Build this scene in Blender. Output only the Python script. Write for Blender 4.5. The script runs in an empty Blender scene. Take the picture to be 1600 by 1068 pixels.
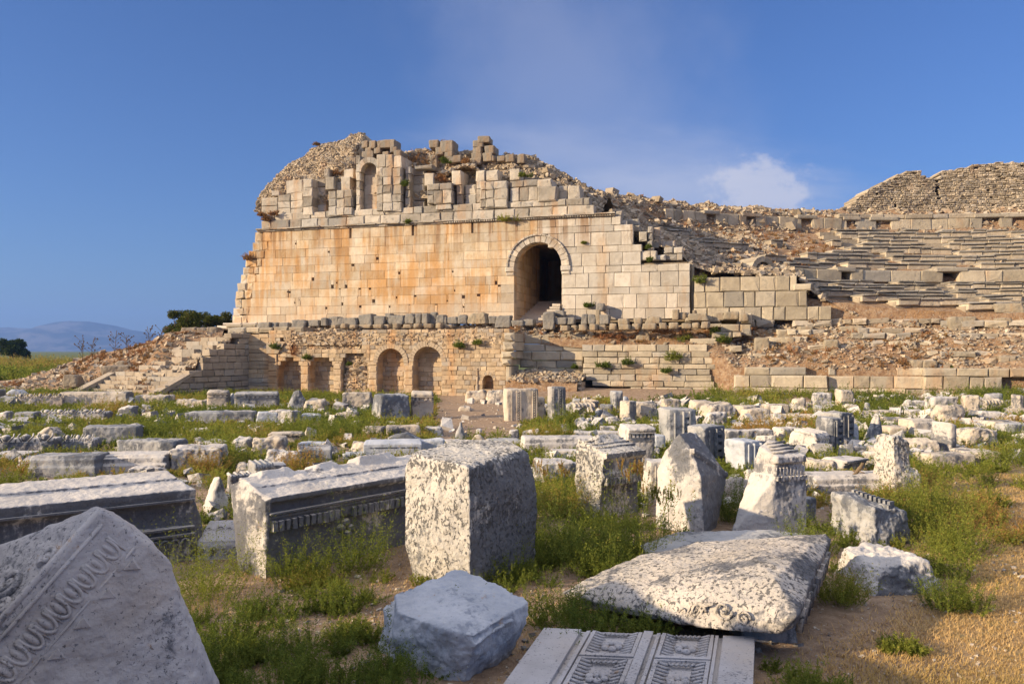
import bpy, bmesh, math, random
import numpy as np
from mathutils import Vector, Matrix, noise
rnd = random.Random(7)
R = math.radians
F = 1600 * 28 / 36.0          # focal length in photo pixels
CH = 2.4                      # camera height
HZ = 548.0                    # horizon row of the photo
sc = bpy.context.scene
C = sc.collection

# ---------------------------------------------------------------- camera, sky, sun, exposure
cd = bpy.data.cameras.new('camera'); cam = bpy.data.objects.new('camera', cd); C.objects.link(cam)
cd.lens = 28; cd.sensor_width = 36; cd.clip_start = 0.05; cd.clip_end = 30000
cd.shift_y = (HZ - 534) / 1600
cam.location = (0, 0, CH); cam.rotation_euler = (R(90), 0, 0)
sc.camera = cam
sc.view_settings.view_transform = 'Standard'; sc.view_settings.look = 'None'
sc.view_settings.gamma = 1; sc.view_settings.use_curve_mapping = False
sc.view_settings.exposure = 0.92

SUN_EL = 17.0
SUN_AZ = (-0.93, -0.37)       # ground direction towards the sun
W = bpy.data.worlds.new('World'); sc.world = W; W.use_nodes = True
nt = W.node_tree; nt.nodes.clear()
def wn(t, **k):
    n = nt.nodes.new(t)
    for a, b in k.items(): setattr(n, a, b)
    return n
def wl(a, b): nt.links.new(a, b)
sky = wn('ShaderNodeTexSky', sky_type='NISHITA', sun_disc=False)
sky.sun_elevation = R(SUN_EL)
sky.sun_rotation = math.atan2(SUN_AZ[0], SUN_AZ[1])
sky.air_density = 1.15; sky.dust_density = 0.35; sky.ozone_density = 3.2; sky.altitude = 0
hs = wn('ShaderNodeHueSaturation'); hs.inputs['Saturation'].default_value = 1.0
tint = wn('ShaderNodeMix', data_type='RGBA', blend_type='MULTIPLY'); tint.inputs[0].default_value = 1; tint.inputs[7].default_value = (.225, .30, .485, 1)
wl(sky.outputs[0], tint.inputs[6]); wl(tint.outputs[2], hs.inputs['Color'])
tc = wn('ShaderNodeTexCoord')
def cloud(px, py, sx, sy, tilt, nscale, lo, hi, stretch, amt, prev):
    """one soft cloud bank around a sky direction"""
    d = Vector((px - 800, F, HZ - py)).normalized()
    right = Vector((d.y, -d.x, 0)).normalized(); up = right.cross(d)
    r2 = right * math.cos(tilt) + up * math.sin(tilt); u2 = up * math.cos(tilt) - right * math.sin(tilt)
    def dot(v, s):
        n = wn('ShaderNodeVectorMath', operation='DOT_PRODUCT'); wl(tc.outputs['Generated'], n.inputs[0]); n.inputs[1].default_value = v / s
        return n.outputs['Value']
    a, b = dot(r2, sx), dot(u2, sy)
    cmb = wn('ShaderNodeCombineXYZ'); wl(a, cmb.inputs[0]); wl(b, cmb.inputs[1])
    dd = dot(d, 1.0)
    ln = wn('ShaderNodeVectorMath', operation='LENGTH')
    nz = wn('ShaderNodeTexNoise'); nz.inputs['Scale'].default_value = nscale; nz.inputs['Detail'].default_value = 7; nz.inputs['Roughness'].default_value = 0.58
    mp = wn('ShaderNodeMapping'); mp.inputs['Scale'].default_value = (1, stretch, 1); wl(cmb.outputs[0], mp.inputs[0]); wl(mp.outputs[0], nz.inputs['Vector'])
    wl(cmb.outputs[0], ln.inputs[0])
    fall = wn('ShaderNodeMapRange'); fall.inputs[1].default_value = 1; fall.inputs[2].default_value = 0.0; fall.inputs[3].default_value = 0; fall.inputs[4].default_value = 1
    wl(ln.outputs['Value'], fall.inputs[0])
    ad = wn('ShaderNodeMath', operation='MULTIPLY_ADD'); wl(fall.outputs[0], ad.inputs[0]); ad.inputs[1].default_value = 0.55; wl(nz.outputs[0], ad.inputs[2])
    mr = wn('ShaderNodeMapRange', interpolation_type='SMOOTHSTEP'); mr.inputs[1].default_value = lo; mr.inputs[2].default_value = hi; wl(ad.outputs[0], mr.inputs[0])
    ms = wn('ShaderNodeMapRange', interpolation_type='SMOOTHSTEP'); ms.inputs[1].default_value = 0; ms.inputs[2].default_value = .35; wl(fall.outputs[0], ms.inputs[0])
    m1 = wn('ShaderNodeMath', operation='MULTIPLY'); wl(mr.outputs[0], m1.inputs[0]); wl(ms.outputs[0], m1.inputs[1])
    m2 = wn('ShaderNodeMath', operation='MULTIPLY'); wl(m1.outputs[0], m2.inputs[0]); m2.inputs[1].default_value = amt
    front = wn('ShaderNodeMath', operation='GREATER_THAN'); wl(dd, front.inputs[0]); front.inputs[1].default_value = 0
    m3 = wn('ShaderNodeMath', operation='MULTIPLY'); wl(m2.outputs[0], m3.inputs[0]); wl(front.outputs[0], m3.inputs[1])
    mx = wn('ShaderNodeMix', data_type='RGBA'); wl(m3.outputs[0], mx.inputs[0]); wl(prev, mx.inputs[6]); mx.inputs[7].default_value = (2.75, 2.7, 2.95, 1)
    return mx.outputs[2]
col = hs.outputs[0]
col = cloud(900, 90, .34, .20, -0.5, 1.3, .52, 1.05, .6, .20, col)
col = cloud(1000, 262, .36, .07, -0.12, 1.4, .50, 1.0, .8, .26, col)
col = cloud(1100, 300, .22, .05, -0.05, 1.6, .52, .95, 1, .30, col)
col = cloud(1186, 296, .085, .06, -0.15, 2.9, .60, .88, 1, .66, col)
# whitish glow added to the sky overhead, unseen, to lift the fill light
sz = wn('ShaderNodeSeparateXYZ'); wl(tc.outputs['Generated'], sz.inputs[0])
vr = wn('ShaderNodeMapRange', interpolation_type='SMOOTHSTEP'); vr.inputs[1].default_value = .46; vr.inputs[2].default_value = .78; vr.inputs[4].default_value = .8; wl(sz.outputs[2], vr.inputs[0])
vm = wn('ShaderNodeMix', data_type='RGBA'); wl(vr.outputs[0], vm.inputs[0]); wl(col, vm.inputs[6]); vm.inputs[7].default_value = (5.0, 4.8, 4.9, 1); col = vm.outputs[2]
bg = wn('ShaderNodeBackground'); bg.inputs['Strength'].default_value = 0.15
out = wn('ShaderNodeOutputWorld'); wl(col, bg.inputs['Color']); wl(bg.outputs[0], out.inputs[0])
sl = bpy.data.lights.new('sun', 'SUN'); sun = bpy.data.objects.new('sun', sl); C.objects.link(sun)
sl.energy = 4.7; sl.angle = R(0.5); sl.color = (1.0, 0.79, 0.53)
sdir = Vector((SUN_AZ[0] * math.cos(R(SUN_EL)), SUN_AZ[1] * math.cos(R(SUN_EL)), math.sin(R(SUN_EL))))
sun.rotation_euler = sdir.to_track_quat('Z', 'Y').to_euler()

# ---------------------------------------------------------------- bookkeeping
def tag(o, label=None, cat=None, group=None, kind=None):
    if label: o['label'] = label
    if cat: o['category'] = cat
    if group: o['group'] = group
    if kind: o['kind'] = kind
    return o
def empty(name, loc=(0, 0, 0), rz=0):
    o = bpy.data.objects.new(name, None); C.objects.link(o); o.location = loc; o.rotation_euler = (0, 0, rz); return o
def link(name, me, mat, parent=None, loc=None, smooth=False):
    o = bpy.data.objects.new(name, me); C.objects.link(o)
    if mat: me.materials.append(mat)
    if parent: o.parent = parent
    if loc is not None: o.location = loc
    return o
def ray(px, py, d): return Vector(((px - 800) / F * d, d, CH - (py - HZ) / F * d))
def col_(px, d, z): return Vector(((px - 800) / F * d, d, z))
def pt(px, py, z):
    d = (CH - z) * F / (py - HZ); return Vector(((px - 800) / F * d, d, z))
def fn(x, y, s, seed=0.0): return noise.noise(Vector((x * s + seed, y * s - seed, seed * .37)))

# ---------------------------------------------------------------- materials
def M(name):
    m = bpy.data.materials.new(name); m.use_nodes = True; t = m.node_tree; t.nodes.clear(); return m, t
class NT:
    def __init__(s, t): s.t = t
    def n(s, typ, ins=None, **k):
        n = s.t.nodes.new(typ)
        for a, b in k.items(): setattr(n, a, b)
        for a, b in (ins or {}).items():
            if hasattr(b, 'is_output'): s.t.links.new(b, n.inputs[a])
            else: n.inputs[a].default_value = b
        return n
    def noise(s, vec, scale, detail=5, rough=.55, dist=0.0):
        return s.n('ShaderNodeTexNoise', {'Vector': vec, 'Scale': scale, 'Detail': detail, 'Roughness': rough, 'Distortion': dist}).outputs[0]
    def ss(s, v, lo, hi, a=0.0, b=1.0):
        return s.n('ShaderNodeMapRange', {0: v, 1: lo, 2: hi, 3: a, 4: b}, interpolation_type='SMOOTHSTEP').outputs[0]
    def lin(s, v, lo, hi, a=0.0, b=1.0):
        return s.n('ShaderNodeMapRange', {0: v, 1: lo, 2: hi, 3: a, 4: b}).outputs[0]
    def mix(s, f, a, b, bt='MIX'):
        n = s.n('ShaderNodeMix', {0: f}, data_type='RGBA', blend_type=bt)
        for i, v in ((6, a), (7, b)):
            if hasattr(v, 'is_output'): s.t.links.new(v, n.inputs[i])
            else: n.inputs[i].default_value = (*v, 1) if len(v) == 3 else v
        return n.outputs[2]
    def m(s, op, a, b=0.0): return s.n('ShaderNodeMath', {0: a, 1: b}, operation=op).outputs[0]
    def attr(s, nm): return s.n('ShaderNodeAttribute', attribute_name=nm).outputs['Fac']
    def map(s, vec, scale=(1, 1, 1), loc=(0, 0, 0)): return s.n('ShaderNodeMapping', {'Vector': vec, 'Scale': scale, 'Location': loc}).outputs[0]
    def finish(s, colr, height=None, bump=.3, dist=.02, rough=.9, spec=.25):
        p = s.n('ShaderNodeBsdfPrincipled', {'Base Color': colr, 'Roughness': rough, 'Specular IOR Level': spec})
        if height is not None:
            b = s.n('ShaderNodeBump', {'Height': height, 'Strength': bump, 'Distance': dist}); s.t.links.new(b.outputs[0], p.inputs['Normal'])
        o = s.n('ShaderNodeOutputMaterial'); s.t.links.new(p.outputs[0], o.inputs[0]); return p

def marble(name, light=(.65, .60, .53), mid=(.50, .465, .42), dark=(.06, .065, .075), ochre=(.42, .25, .11),
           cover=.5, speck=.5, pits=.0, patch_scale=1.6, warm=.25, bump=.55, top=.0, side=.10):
    """weathered marble: pale stone, grey-black lichen patches with broken edges, small specks, ochre spots; right-hand faces also shaded in the colour"""
    m, t = M(name); g = NT(t)
    tcn = g.n('ShaderNodeTexCoord').outputs['Object']
    oi = g.n('ShaderNodeObjectInfo').outputs['Random']
    off = g.n('ShaderNodeVectorMath', {0: tcn, 1: g.n('ShaderNodeCombineXYZ', {0: g.m('MULTIPLY', oi, 37.0), 1: g.m('MULTIPLY', oi, 91.0), 2: g.m('MULTIPLY', oi, 17.0)}).outputs[0]}, operation='ADD').outputs[0]
    base = g.mix(g.ss(g.noise(off, 2.2, 6, .6), .32, .68), mid, light)
    base = g.mix(g.m('MULTIPLY', g.ss(g.noise(off, 0.9, 4), .5, .75), warm), base, (.52, .40, .27))
    big = g.noise(off, patch_scale, 4, .5)
    fine = g.noise(off, 13.0, 9, .74)
    vst = g.noise(g.map(off, (7, 7, 1.4)), 1.6, 6, .65)
    v = g.m('ADD', g.m('MULTIPLY', big, .56), g.m('ADD', g.m('MULTIPLY', fine, .34), g.m('MULTIPLY', vst, .24)))
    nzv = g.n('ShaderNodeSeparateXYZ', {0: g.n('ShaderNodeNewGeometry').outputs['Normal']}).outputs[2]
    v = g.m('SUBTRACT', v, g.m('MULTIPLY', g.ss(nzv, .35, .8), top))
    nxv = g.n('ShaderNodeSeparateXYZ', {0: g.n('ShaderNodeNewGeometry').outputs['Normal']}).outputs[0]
    v = g.m('ADD', v, g.m('MULTIPLY', g.ss(nxv, .15, .7), side))  # extra dark on faces turned from the sun: shade put into the colour
    thr = .655 - .19 * cover
    patch = g.m('ADD', g.m('MULTIPLY', g.ss(v, thr - .03, thr + .10), .55), g.m('MULTIPLY', g.ss(v, thr + .01, thr + .05), .45))
    sp = g.ss(g.m('ADD', g.noise(off, 44, 6, .72), g.m('MULTIPLY', big, .30)), .80 - .10 * speck, .87 - .10 * speck)
    colr = g.mix(g.m('MULTIPLY', patch, .86), base, g.mix(g.noise(off, 14, 4), dark, tuple(c * 2.3 for c in dark)))
    colr = g.mix(g.m('MULTIPLY', sp, .8), colr, tuple(c * 1.25 for c in dark))
    oc = g.ss(g.noise(off, 5.5, 6, .7), .64, .70)
    colr = g.mix(g.m('MULTIPLY', oc, .55), colr, ochre)
    h = g.m('ADD', g.m('MULTIPLY', g.noise(off, 34, 6, .7), .7), g.m('MULTIPLY', g.noise(off, 7, 5, .6), 1.6))
    if pits:
        pn = g.noise(g.map(off, (1.2, 1.2, .85)), 24.0, 4, .62, .5)
        pk = g.ss(g.m('ADD', pn, g.m('MULTIPLY', g.m('SUBTRACT', g.noise(off, 2.6, 4), .5), .55 * pits)), .565, .60)
        colr = g.mix(g.m('MULTIPLY', pk, .85), colr, (.10, .098, .095)); h = g.m('SUBTRACT', h, g.m('MULTIPLY', pk, 1.4))
    g.finish(colr, h, bump, .03); return m

def masonry(name, light, mid, dark, ochre, orange=.0, grey=.3, joint=None, bump=.5, streak=1.0, rough_scale=1.0, trange=.24, ledge=0):
    """laid stone: every stone has its own tone (attribute), with rust streaks running down and grey weathering"""
    m, t = M(name); g = NT(t)
    tcn = g.n('ShaderNodeTexCoord').outputs['Object']
    tone = g.attr('tone'); hue = g.attr('hue')
    b = g.mix(g.ss(g.noise(tcn, 1.7, 6, .62), .3, .7), mid, light)
    b = g.mix(g.m('MULTIPLY', g.ss(hue, .55, 1.0), grey * 1.3), b, (.36, .345, .31))
    st = g.noise(g.map(tcn, (1.1 * streak, 1.1 * streak, .16)), 1.3, 7, .62)
    st2 = g.noise(g.map(tcn, (.35, .35, .3)), 1.0, 5, .6)
    o = g.ss(g.m('ADD', g.m('MULTIPLY', st, .6), g.m('MULTIPLY', st2, .5)), .62 - .22 * orange, .80 - .22 * orange)
    b = g.mix(g.m('MULTIPLY', o, min(1, .25 + orange)), b, ochre)
    wn_ = g.ss(g.noise(tcn, 3.3 * rough_scale, 8, .7), .55, .66)
    b = g.mix(g.m('MULTIPLY', wn_, grey), b, dark)
    bl = g.ss(g.noise(g.map(tcn, (2.6, 2.6, .5)), 1.1, 7, .68), .60, .70)
    b = g.mix(g.m('MULTIPLY', bl, grey * .9), b, dark)
    if ledge:
        zz = g.n('ShaderNodeSeparateXYZ', {0: tcn}).outputs[2]
        sk = g.m('MULTIPLY', g.ss(g.noise(g.map(tcn, (1.6, 1.6, .07)), 1.5, 6, .65), .47, .62), g.ss(zz, ledge - 2.6, ledge))
        b = g.mix(g.m('MULTIPLY', sk, .80), b, (.27, .15, .07))
        b = g.mix(g.m('MULTIPLY', g.ss(g.noise(tcn, .55, 5, .6), .52, .70), .55), b, (.62, .55, .44))
    if ledge: b = g.mix(g.m('MULTIPLY', g.ss(g.m('ADD', g.n('ShaderNodeSeparateXYZ', {0: tcn}).outputs[2], g.m('MULTIPLY', st2, 2.5)), 7.4, 5.6), .5), b, (.60, .50, .38))
    k = g.lin(tone, 0, 1, 1 - trange, 1 + trange * .5)
    b = g.mix(1.0, b, g.n('ShaderNodeCombineColor', {0: k, 1: k, 2: k}).outputs[0], 'MULTIPLY')
    h = g.m('ADD', g.noise(tcn, 22, 6, .7), g.m('MULTIPLY', g.noise(tcn, 5, 5, .6), 2.0))
    g.finish(b, h, bump, .04); return m

def leafmat(name, c0, c1, c2, trans=.35):
    m, t = M(name); g = NT(t)
    hue = g.attr('hue'); tone = g.attr('tone')
    b = g.mix(g.ss(hue, 0, .55), c0, c1); b = g.mix(g.ss(hue, .5, 1), b, c2)
    k = g.lin(tone, 0, 1, .62, 1.35)
    b = g.mix(1.0, b, g.n('ShaderNodeCombineColor', {0: k, 1: k, 2: k}).outputs[0], 'MULTIPLY')
    d = g.n('ShaderNodeBsdfDiffuse', {'Color': b}); tr = g.n('ShaderNodeBsdfTranslucent', {'Color': b})
    mx = g.n('ShaderNodeMixShader', {0: trans, 1: d.outputs[0], 2: tr.outputs[0]})
    o = g.n('ShaderNodeOutputMaterial'); t.links.new(mx.outputs[0], o.inputs[0]); return m
def plain(name, c, rough=.8):
    m, t = M(name); g = NT(t)
    tcn = g.n('ShaderNodeTexCoord').outputs['Object']
    b = g.mix(g.noise(tcn, 9, 6, .7), tuple(x * .6 for x in c), tuple(min(1, x * 1.35) for x in c))
    g.finish(b, g.noise(tcn, 30, 5), .3, .01, rough); return m

MAT = {}
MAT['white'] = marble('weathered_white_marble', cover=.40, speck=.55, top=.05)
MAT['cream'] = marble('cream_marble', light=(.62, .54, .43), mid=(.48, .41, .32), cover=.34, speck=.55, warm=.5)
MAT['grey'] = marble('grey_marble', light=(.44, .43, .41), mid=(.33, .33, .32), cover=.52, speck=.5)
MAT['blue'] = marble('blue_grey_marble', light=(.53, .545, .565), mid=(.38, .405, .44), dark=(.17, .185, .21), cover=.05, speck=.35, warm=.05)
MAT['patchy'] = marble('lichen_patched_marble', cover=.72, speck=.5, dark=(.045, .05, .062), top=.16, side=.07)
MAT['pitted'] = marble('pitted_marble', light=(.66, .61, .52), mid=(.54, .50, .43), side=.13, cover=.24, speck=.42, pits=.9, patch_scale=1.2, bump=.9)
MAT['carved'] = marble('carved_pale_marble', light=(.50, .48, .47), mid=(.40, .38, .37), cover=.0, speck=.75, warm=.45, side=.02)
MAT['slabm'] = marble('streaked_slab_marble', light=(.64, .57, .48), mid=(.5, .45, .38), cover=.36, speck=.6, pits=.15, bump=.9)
MAT['facade'] = masonry('facade_limestone', (.64, .54, .39), (.54, .40, .24), (.28, .2, .13), (.52, .28, .10), orange=.62, grey=.28, trange=.22, streak=2.0, ledge=9.85)
MAT['facade_pale'] = masonry('facade_pale_limestone', (.62, .565, .47), (.50, .44, .35), (.25, .21, .16), (.50, .30, .13), orange=.30, grey=.32, trange=.24, ledge=9.85)
MAT['upper'] = masonry('upper_grey_limestone', (.52, .46, .37), (.38, .34, .275), (.15, .14, .125), (.46, .25, .10), orange=.40, grey=.62, trange=.42)
MAT['terrace'] = masonry('terrace_plastered_masonry', (.58, .45, .29), (.44, .32, .20), (.18, .145, .11), (.52, .27, .10), orange=.42, grey=.46, trange=.28)
MAT['stair'] = masonry('stair_limestone', (.42, .35, .26), (.33, .27, .20), (.12, .11, .1), (.34, .22, .12), orange=.1, grey=.45)
MAT['ashlar'] = masonry('retaining_ashlar', (.53, .45, .32), (.40, .335, .24), (.17, .16, .14), (.46, .25, .11), orange=.25, grey=.42, trange=.32)
MAT['seat'] = masonry('seat_limestone', (.52, .44, .32), (.40, .33, .24), (.13, .12, .105), (.36, .25, .14), orange=.12, grey=.5, trange=.45)
MAT['rubble'] = masonry('rubble_stone', (.50, .41, .29), (.35, .27, .18), (.14, .125, .105), (.36, .19, .09), orange=.3, grey=.35, trange=.45)
MAT['rubblewall'] = masonry('rubble_masonry', (.50, .42, .31), (.37, .30, .21), (.15, .13, .11), (.36, .2, .11), orange=.2, grey=.3, trange=.4)
MAT['leaf'] = leafmat('feathery_green_leaves', (.12, .165, .035), (.29, .31, .055), (.50, .28, .10), .45)
MAT['dryleaf'] = leafmat('dry_brush_leaves', (.22, .16, .06), (.33, .19, .08), (.40, .20, .10), .2)
MAT['treeleaf'] = leafmat('tree_leaves', (.03, .055, .015), (.075, .10, .022), (.16, .14, .04), .2)
MAT['straw'] = leafmat('straw_blades', (.20, .21, .06), (.46, .31, .12), (.56, .38, .17), .2)
MAT['bark'] = plain('bark', (.12, .085, .055))
MAT['iron'] = plain('rusty_iron', (.05, .04, .035))
# ---------------------------------------------------------------- mesh tools
def np_mesh(name, V, Fc, tone=None, hue=None, smooth=False, k=None):
    """V (n,3), Fc (m,k) numpy arrays -> mesh, fast path"""
    me = bpy.data.meshes.new(name)
    V = np.asarray(V, dtype=np.float32); Fc = np.asarray(Fc, dtype=np.int32); k = Fc.shape[1]
    me.vertices.add(len(V)); me.vertices.foreach_set('co', V.ravel())
    me.loops.add(Fc.size); me.loops.foreach_set('vertex_index', Fc.ravel())
    me.polygons.add(len(Fc)); me.polygons.foreach_set('loop_start', np.arange(0, Fc.size, k, dtype=np.int32))
    try: me.polygons.foreach_set('loop_total', np.full(len(Fc), k, dtype=np.int32))
    except Exception: pass
    me.polygons.foreach_set('use_smooth', np.full(len(Fc), smooth, dtype=bool))
    for nm, a in (('tone', tone), ('hue', hue)):
        if a is not None:
            at = me.attributes.new(nm, 'FLOAT', 'POINT'); at.data.foreach_set('value', np.asarray(a, dtype=np.float32))
    me.update(calc_edges=True); me.validate(); return me

class Frame:
    """a vertical wall line: origin, direction e (along), n (towards the viewer)"""
    def __init__(s, O, e, curve=None):
        s.O = Vector((O[0], O[1], 0)); s.e = Vector((e[0], e[1], 0)).normalized(); s.n = Vector((s.e.y, -s.e.x, 0))
    def at(s, u, t, z): p = s.O + s.e * u + s.n * t; return (p.x, p.y, z)
    def u(s, px, t=0.0):
        k = (px - 800) / F; o = s.O + s.n * t
        return (k * o.y - o.x) / (s.e.x - k * s.e.y)
    def z(s, px, py, t=0.0):
        p = s.O + s.n * t + s.e * s.u(px, t); return CH - (py - HZ) / F * p.y
class Arc:
    """a curved wall line: u is arc length at radius r around the auditorium centre, t towards the centre"""
    def __init__(s, c, r): s.c = c; s.r = r
    def at(s, u, t, z): a = u / s.r; r = s.r - t; return (s.c[0] + r * math.sin(a), s.c[1] + r * math.cos(a), z)
    def u(s, px, t=0.0):
        k = (px - 800) / F; r = s.r - t          # far crossing of the view ray with the circle
        A = k * k + 1; B = -2 * (k * s.c[0] + s.c[1]); Cc = s.c[0] ** 2 + s.c[1] ** 2 - r * r
        y = (-B + math.sqrt(max(0, B * B - 4 * A * Cc))) / (2 * A)
        return math.atan2(k * y - s.c[0], y - s.c[1]) * s.r
    def z(s, px, py, t=0.0):
        p = s.at(s.u(px, t), t, 0); return CH - (py - HZ) / F * p[1]

class Masonry:
    def __init__(s, seed=1): s.V = []; s.F = []; s.T = []; s.H = []; s.r = random.Random(seed)
    def block(s, fr, u0, u1, z0, z1, tb, tf, gap=.012, bev=.03, jit=.012, tone=None, hue=None, skew=0.0):
        r = s.r
        if u1 - u0 < .04 or z1 - z0 < .03: return
        tone = r.random() if tone is None else tone; hue = r.random() if hue is None else hue
        b = len(s.V); g = gap
        J = lambda k=1.0: (r.random() - .5) * 2 * jit * k
        zs = [(u0 + g, z0 + g), (u1 - g, z0 + g), (u1 - g + skew, z1 - g), (u0 + g + skew, z1 - g)]
        mid = [(a + J(), z + J()) for a, z in zs]
        cu = (u0 + u1) / 2; cz = (z0 + z1) / 2
        bu = min(bev, (u1 - u0) * .25); bz = min(bev, (z1 - z0) * .25)
        fr_ = [(a + (bu if a < cu else -bu) * (1 + r.random()) + J(), z + (bz if z < cz else -bz) * (1 + r.random()) + J()) for a, z in zs]
        if r.random() < .42 and bev > .010:      # a broken corner
            i = r.randrange(4); q = r.uniform(.08, .22)
            fr_[i] = (fr_[i][0] + (q if fr_[i][0] < cu else -q) * min(1, (u1 - u0) * 1.2), fr_[i][1] + (q if fr_[i][1] < cz else -q) * min(.8, (z1 - z0)))
        for a, z in zs: s.V.append(fr.at(a, tb, z))
        for a, z in mid: s.V.append(fr.at(a, tf - bev * (1 + r.random()), z))
        for a, z in fr_: s.V.append(fr.at(a, tf + J(.8), z))
        for L in (0, 4):
            for i in range(4):
                j = (i + 1) % 4; s.F.append((b + L + i, b + L + j, b + L + 4 + j, b + L + 4 + i))
        s.F.append((b + 8, b + 9, b + 10, b + 11)); s.F.append((b + 3, b + 2, b + 1, b))
        s.T += [tone] * 12; s.H += [hue] * 12
    def quad(s, p, tone=.5, hue=.3):
        b = len(s.V); s.V += [tuple(x) for x in p]; s.F.append((b, b + 1, b + 2, b + 3)); s.T += [tone] * 4; s.H += [hue] * 4
    def box(s, p8, tone=None, hue=None):
        tone = s.r.random() if tone is None else tone; hue = s.r.random() if hue is None else hue
        b = len(s.V); s.V += [tuple(x) for x in p8]
        for f in ((3, 2, 1, 0), (4, 5, 6, 7), (0, 1, 5, 4), (1, 2, 6, 5), (2, 3, 7, 6), (3, 0, 4, 7)): s.F.append(tuple(b + i for i in f))
        s.T += [tone] * 8; s.H += [hue] * 8
    def row(s, fr, uL, uR, z0, z1, tb, tf, lmin, lmax, holes=(), miss=0.0, depthj=.015, **k):
        """one course, broken by openings; holes = functions (z0,z1)->(a,b) or None"""
        segs = [(uL, uR)]
        for h in holes:
            iv = h(z0, z1)
            if not iv: continue
            ns = []
            for a, b in segs:
                if iv[1] <= a or iv[0] >= b: ns.append((a, b)); continue
                if iv[0] > a: ns.append((a, iv[0]))
                if iv[1] < b: ns.append((iv[1], b))
            segs = ns
        for a, b in segs:
            u = a
            while u < b - .05:
                l = s.r.uniform(lmin, lmax)
                e = u + l
                if b - e < lmin * .6: e = b
                if s.r.random() >= miss: s.block(fr, u, e, z0, z1, tb, tf + s.r.uniform(-depthj, depthj), **k)
                u = e
    def build(s, name, mat, parent=None):
        me = np_mesh(name, np.array(s.V), np.array(s.F), s.T, s.H)
        return link(name, me, mat, parent)
def arch_hole(uc, zs, r, z0=-99, ring=.0):
    """opening interval of an arch: straight below springing zs, circle radius r above"""
    def f(a, b):
        m = (a + b) / 2
        if b <= z0 or a >= zs + r + ring: return None
        if m <= zs: return (uc - r - ring * .0, uc + r + ring * .0)
        h = (r + ring) ** 2 - (m - zs) ** 2
        if h <= 0: return None
        w = math.sqrt(h); return (uc - w, uc + w)
    return f
def rect_hole(u0, u1, z0, z1):
    return lambda a, b: (u0, u1) if (b > z0 + .02 and a < z1 - .02) else None
def voussoirs(ms, fr, uc, zs, r, th, tb, tf, n=13, a0=0, a1=180, **k):
    for i in range(n):
        q0 = R(a0 + (a1 - a0) * i / n + .5); q1 = R(a0 + (a1 - a0) * (i + 1) / n - .5); ro = r + th * ms.r.uniform(.96, 1.04)
        f = lambda q, rr, t: fr.at(uc - math.cos(q) * rr, t, zs + math.sin(q) * rr)
        tt = tf + ms.r.uniform(-.01, .012)
        ms.box([f(q0, r, tb), f(q1, r, tb), f(q1, ro, tb), f(q0, ro, tb), f(q0, r, tt), f(q1, r, tt), f(q1, ro, tt), f(q0, ro, tt)], **k)

ICO = None
def rocks(name, P, S, mat, parent=None, seed=1, flat=.6, tone=None, hue=None, boxy=.5):
    """many small angular stones as one mesh. P (n,3) centres, S (n,) sizes"""
    g = np.random.default_rng(seed); n = len(P)
    c = np.array([(x, y, z) for z in (-1, 1) for y in (-1, 1) for x in (-1, 1)], dtype=float)
    f = np.array([(0, 2, 3, 1), (4, 5, 7, 6), (0, 1, 5, 4), (1, 3, 7, 5), (3, 2, 6, 7), (2, 0, 4, 6)])
    V = np.repeat(c[None], n, 0) * (1 + g.uniform(-.42, .15, (n, 8, 3)))
    sc3 = np.stack([g.uniform(.7, 1.5, n), g.uniform(.6, 1.1, n), g.uniform(.4, 1.0, n) * flat * 1.4], 1) * np.asarray(S)[:, None] * .5
    V = V * sc3[:, None, :]
    a = g.uniform(-.45, .45, n) if boxy > .7 else g.uniform(0, 6.28, n)
    tx = g.normal(0, .12 if boxy > .7 else .35, n); ty = g.normal(0, .10 if boxy > .7 else .35, n)
    def rot(V, ax, an):
        i, j = [(1, 2), (2, 0), (0, 1)][ax]; W_ = V.copy(); c_, s_ = np.cos(an)[:, None], np.sin(an)[:, None]
        W_[..., i] = V[..., i] * c_ - V[..., j] * s_; W_[..., j] = V[..., i] * s_ + V[..., j] * c_; return W_
    V = rot(rot(rot(V, 0, tx), 1, ty), 2, a) + np.asarray(P)[:, None, :]
    Fc = (f[None] + (np.arange(n) * 8)[:, None, None]).reshape(-1, 4)
    tn = np.repeat(g.random(n) if tone is None else tone, 8); hu = np.repeat(g.random(n) if hue is None else hue, 8)
    me = np_mesh(name, V.reshape(-1, 3), Fc, tn, hu)
    return link(name, me, mat, parent)

def grid_mesh(name, fnc, us, vs, mat, parent=None, tone=.5, hue=.3, smooth=True, keep=None):
    V = [fnc(u, v) for u in us for v in vs]; nv = len(vs)
    Fc = [(i * nv + j, (i + 1) * nv + j, (i + 1) * nv + j + 1, i * nv + j + 1) for i in range(len(us) - 1) for j in range(nv - 1)]
    if keep:
        ok = [keep(*v) for v in V]; Fc = [f for f in Fc if all(ok[i] for i in f)]
        used = sorted({i for f in Fc for i in f}); mp_ = {a: b for b, a in enumerate(used)}
        V = [V[i] for i in used]; Fc = [tuple(mp_[i] for i in f) for f in Fc]
    me = np_mesh(name, np.array(V), np.array(Fc), [tone] * len(V), [hue] * len(V), smooth)
    return link(name, me, mat, parent)
def lerp(x, pts):
    if x <= pts[0][0]: return pts[0][1]
    for (a, b), (c, d) in zip(pts, pts[1:]):
        if x <= c: return b + (d - b) * (x - a) / (c - a)
    return pts[-1][1]

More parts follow.
